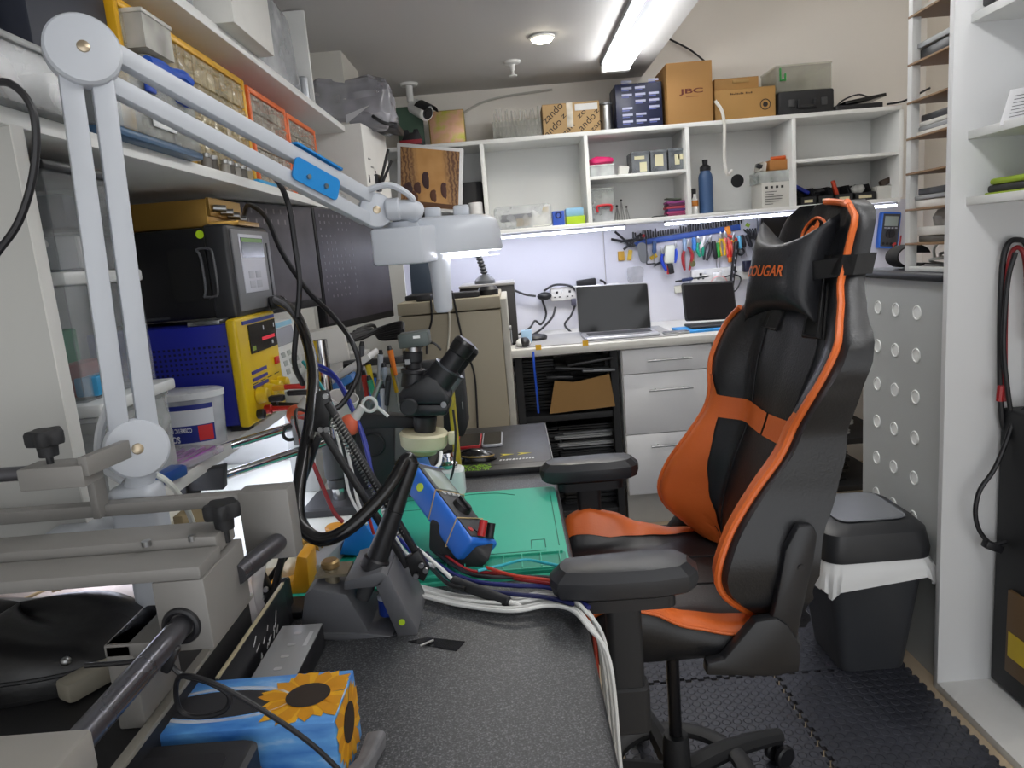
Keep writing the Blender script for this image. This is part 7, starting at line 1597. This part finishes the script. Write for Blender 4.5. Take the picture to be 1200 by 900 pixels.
# black device at the bottom
bd = thing('black_device', 'matt black device at the very front of the bench before the tissue box', 'device', (-.385, .62, DZ))
MB().rplate((-.395, .632, DZ+.045), .17, .14, .088, .014, bev=.004).build('case', M('#1d1d20', .55), bd); MB().rplate((-.395, .632, DZ+.090), .12, .09, .002, .01).build('top_inset', M('#242428', .5), bd)
cable('loop_cable', [AY(100, 780, .66), AY(150, 776, .66), AY(185, 768, .66), AY(195, 772, .66), AY(212, 790, .66), AY(245, 800, .66), AY(268, 815, .665), AY(262, 833, .665), AY(230, 840, .665), AY(210, 830, .665), AY(207, 800, .66), AY(220, 792, .655), AY(260, 805, .65), AY(320, 840, .65), AY(365, 872, .65), AY(400, 905, .65)], .0027, BLK, 'thin black cable looping over the tissue box', 'cable')
single(MB().box(AY(200, 772, .655), (.01, .01, .03), rot('Y', 30), .003), 'cable_plug', BLK, 'small black plug on the looping cable by the grey carriage', 'plug')
rg_ = MB().box((-.212, .745, DZ+.014), (.022, .09, .026), rot('Z', -8), .006); bmesh.ops.subdivide_edges(rg_.bm, edges=rg_.bm.edges[:], cuts=3, use_grid_fill=True); rg_.crumple(.009, 2, 30)
single(rg_, 'rag', M('#77777a', .85, var=.6, scale=40), 'crumpled grey rag beside the tissue box', 'rag')
single(MB().prism([AZ(478, 752, DZ+.0005), AZ(500, 747, DZ+.0005), AZ(545, 752, DZ+.0005), AZ(535, 763, DZ+.0005)], (0, 0, .0006)), 'black_film', M('#17171a', .2), 'small piece of dark film lying in front of the grey holder', 'film')
single(MB().cyl(AZ(492, 757, DZ+.004), AZ(508, 750, DZ+.004), .0018, n=8), 'needle', STEEL, 'steel needle lying on the dark film', 'needle')
# ================================================================== loose leads over the bench
WC = M('#d7d8d6', .4, var=.04); NV = M('#22296e', .4); 
def zp(u, v, z=DZ+.008): return AZ(u, v, z)
def ed(u, v, Y_): return AY(u, v, Y_)
for i in range(6):
    o = i*3.2; h = .005+.0035*(i % 3)
    pts = [zp(478, 684+o*.6, DZ+h), zp(505, 690+o*.7, DZ+h), zp(545, 699+o*.7, DZ+h), zp(600, 700+o, DZ+h+.004), zp(640, 694+o, DZ+h+.006), zp(668, 698+o, DZ+h+.008)]
    x_ = .094+.004*(i % 3); y_ = 1.06-.018*i
    pts += [V((.075, y_+.03, DZ+.010+h)), V((x_, y_, DZ-.02)), V((x_+.004, y_-.02, DZ-.12-.01*i)), V((x_+.002+.003*(i % 2), y_-.03, DZ-.25)), V((x_, y_-.035, DZ-.42-.03*i))]
    cable('lead', pts, .0034, WC, ['white lead nearest the chair in the bundle over the bench edge', 'white lead second nearest the chair in the bundle over the bench edge', 'white lead third from the chair in the bundle over the bench edge', 'white lead third from the camera in the bundle over the bench edge', 'white lead second nearest the camera in the bundle over the bench edge', 'white lead nearest the camera in the bundle over the bench edge'][i], 'cable', 'white leads over the bench edge')
p = V((.098, .98, .36)); single(MB().cyl(p+V((0, 0, .0)), p+V((0, 0, .03)), .005), 'yellow_sleeve', M('#d8b820', .4), 'short yellow sleeve at the end of the hanging white leads', 'sleeve')
for i, (hx, pts, l, r) in enumerate((
    ('#22296e', [(505, 655), (530, 672), (560, 682), (600, 686), (640, 688), (668, 698), (690, 712)], 'navy blue lead crossing in front of the green mat', .0042),
    ('#1b2050', [(500, 648), (525, 676), (560, 690), (600, 696), (640, 700), (672, 708)], 'dark blue lead lying nearest the white bundle', .004),
    ('#a3262a', [(520, 650), (548, 668), (580, 672), (610, 679), (645, 684), (676, 694)], 'red lead crossing in front of the green mat', .0035),
    ('#17171a', [(512, 648), (540, 668), (570, 676), (610, 676), (650, 678), (680, 690)], 'black lead crossing in front of the green mat', .0038),
    ('#141416', [(500, 660), (525, 684), (545, 690)], 'short black lead ending at the barrel connector', .004),
    ('#27b3c4', [(560, 669), (590, 662), (615, 656), (640, 660), (660, 664)], 'cyan lead arching over the green mat tray', .0028),
    ('#c23a26', [(570, 665), (600, 674), (630, 678), (660, 682)], 'orange red lead beside the cyan one', .003))):
    cable('lead', [zp(u, v, DZ+.022+.002*i) for u, v in pts], r, M(hx, .4), l, 'cable')
cable('lead', [zp(676, 694, DZ+.025), V((.09, 1.16, DZ)), V((.096, 1.13, DZ-.08)), V((.095, 1.11, DZ-.2))], .0035, M('#b8391f', .4), 'orange red lead hanging over the bench edge', 'cable')
a, b = zp(530, 681, DZ+.03), zp(598, 706, DZ+.016); t = thing('barrel_connector', 'thick black inline connector lying on the white leads', 'connector', (a+b)/2); MB().cyl(a, b, .0105, .009, 16, .003).build('barrel', BLKM, t); MB().cyl(b, b+(b-a).normalized()*.022, .005, .004, 10).build('tail', WC, t)
cable('lead', [AY(432, 597, 1.25), AY(468, 626, 1.2), AY(500, 652, 1.18), AY(523, 672, 1.17), zp(531, 681, DZ+.03)], .0035, WC, 'white lead running down to the inline connector', 'cable')
# leads hanging around the scissor arm
LD = [('#2a3696', [(368, 425, 1.6), (388, 436, 1.58), (402, 455, 1.55), (418, 490, 1.5), (430, 530, 1.47), (437, 560, 1.45), (441, 575, 1.43)], 'blue lead curving over the salmon bulb', .0042),
      ('#31409e', [(372, 432, 1.6), (394, 445, 1.57), (410, 475, 1.53), (424, 505, 1.5), (433, 540, 1.47), (434, 572, 1.44)], 'second blue lead just inside the first one', .0042),
      ('#1f9aa0', [(355, 424, 1.55), (376, 452, 1.48), (392, 480, 1.43), (402, 505, 1.4), (409, 525, 1.38)], 'teal lead slanting past the white beaker', .0035),
      ('#d0d2d0', [(372, 455, 1.45), (385, 480, 1.42), (400, 505, 1.4), (412, 550, 1.38), (420, 590, 1.36), (432, 610, 1.34)], 'white lead slanting down beside the scissor arm', .0035),
      ('#d0d2d0', [(368, 470, 1.5), (390, 498, 1.46), (402, 540, 1.42), (410, 580, 1.40), (430, 615, 1.36)], 'white lead running behind the scissor arm springs', .003),
      ('#8e1f24', [(352, 520, 1.30), (365, 540, 1.3), (378, 570, 1.3), (390, 598, 1.3), (402, 612, 1.3)], 'dark red lead slanting down to the orange pot', .0042),
      ('#1a2a8c', [(440, 575, 1.3), (450, 600, 1.26), (468, 630, 1.22), (492, 655, 1.2), (505, 655, 1.19)], 'blue lead running from the microscope arm to the mat', .0042),
      ('#d6d8d8', [(445, 590, 1.25), (462, 628, 1.22), (480, 652, 1.2), (510, 664, 1.18)], 'white lead beside the hot air handle', .0035),
      ('#c22b24', [(430, 598, 1.3), (434, 612, 1.3), (438, 626, 1.3)], 'short red lead behind the hot air hose', .003),
      ('#e4e6e4', [(485, 548, 1.55), (500, 551, 1.5), (514, 545, 1.5), (517, 530, 1.55)], 'white lead looping under the cream ring light', .004),
      ('#17171a', [(531, 480, 1.62), (534, 510, 1.62), (532, 545, 1.62), (528, 562, 1.62)], 'thin black lead hanging past the white bottle', .0028),
      ('#17171a', [(488, 412, 1.72), (497, 404, 1.73), (508, 402, 1.73), (517, 410, 1.73)], 'thin black lead behind the eyepieces', .003)]
for hx, pts, l, r in LD: cable('lead', [AY(*p) for p in pts], r, M(hx, .4), l, 'cable')
# test leads at the power supply
for hx, i, l, l2 in (('#c4231f', 1, 'red banana plug in the yellow power supply front', 'red test lead hanging from the yellow power supply'), ('#17171a', 2, 'black banana plug in the yellow power supply front', 'black test lead hanging from the yellow power supply')):
    a = V((-.575, 1.585+.05*i, .995)); b = a+V((.075, -.01, .0 if i == 1 else -.006)); single(MB().cyl(a, b, .0065, .0045, 12, .002), 'banana_plug', M(hx, .4), l, 'plug')
    cable('test_lead', [b, b+V((.03, -.02, -.03)), AY(348, 490 if i == 1 else 480, 1.42), AY(352, 515, 1.32), AY(354, 532, 1.28)], .0035, M(hx, .4), l2, 'cable')
cl_ = thing('test_clips', 'red and yellow crocodile clip beside the yellow power supply', 'clip', AY(345, 453, 1.6)); c = cl_.location
MB().box(c, (.05, .014, .011), rot('Y', 3), .004).build('grip', M('#c9281f', .4), cl_); MB().box(c+V((-.035, 0, .0)), (.03, .016, .013), None, .004).build('tail', M('#dfa81c', .4), cl_); MB().box(c+V((-.04, -.01, -.022)), (.035, .02, .014), None, .004).build('block', BLK, cl_)
single(MB().box(AY(352, 460, 1.6), (.06, .014, .012), rot('Y', 2), .004), 'black_clip', BLK, 'black crocodile clip under the red and yellow one', 'clip')
yb = AY(533, 445, 1.82); single(MB().bx(AY(530, 472, 1.83).x-.008, AY(530, 472, 1.83).x+.008, 1.80, 1.845, DZ+.0005, 1.02, .004), 'yellow_pack', M('#b3a526', .45, var=.4, scale=40), 'yellow and black packet standing behind the eyepieces', 'packet')
db = thing('dark_case', 'tall black instrument case leaning beside the beige cabinet', 'case', (-.17, 2.5, DZ)); 
MB().prism([AY(518, 440, 1.98), AY(541, 428, 1.98), AY(548, 500, 1.98), AY(543, 512, 1.98), AY(520, 512, 1.98)], (0, .10, 0), .006).build('shell', BLKM, db); MB().box(AY(542, 475, 1.976), (.003, .002, .02)).build('badge', M('#7d7d80', .4), db)
single(MB().box(AY(505, 432, 2.15), (.16, .05, .05), None, .006), 'dark_printer', M('#2a2b2d', .45), 'dark flat instrument behind the microscope eyepieces', 'instrument')
single(MB().box(AY(455, 550, 1.9), (.03, .03, .05), rot('Y', 10), .006), 'marker_pen', M('#b7cf3a', .5), 'lime yellow block beside the green parts tray', 'block')
single(MB().box(AY(490, 548, 1.75), (.06, .08, .03), rot('Z', 12), .004), 'blue_case', M('#2a7fd0', .4), 'bright blue small case behind the handheld multimeter', 'case')
# ================================================================== light
def area(name, loc, sx, sy, power, rotn=(0, 0, 0), col=(1, 1, 1)):
    l = bpy.data.lights.new(name, 'AREA'); l.shape = 'RECTANGLE'; l.size = sx; l.size_y = sy; l.energy = power; l.color = col
    o = bpy.data.objects.new(name, l); COL.objects.link(o); o.location = loc; o.rotation_euler = rotn; return o
pl_ = bpy.data.lights.new('downlight_glow', 'SPOT'); pl_.energy = 25; pl_.spot_size = 2.4; pl_.spot_blend = 1; pl_.shadow_soft_size = .04; pl_.color = (1, .95, .85)
o = bpy.data.objects.new('downlight_glow', pl_); COL.objects.link(o); o.location = dl.location+V((0, 0, -.03))
W = bpy.data.worlds.new('world'); SC.world = W; W.use_nodes = True
W.node_tree.nodes['Background'].inputs[0].default_value = (.95, .97, 1, 1); W.node_tree.nodes['Background'].inputs[1].default_value = 1.1
SC.view_settings.exposure = 0.72
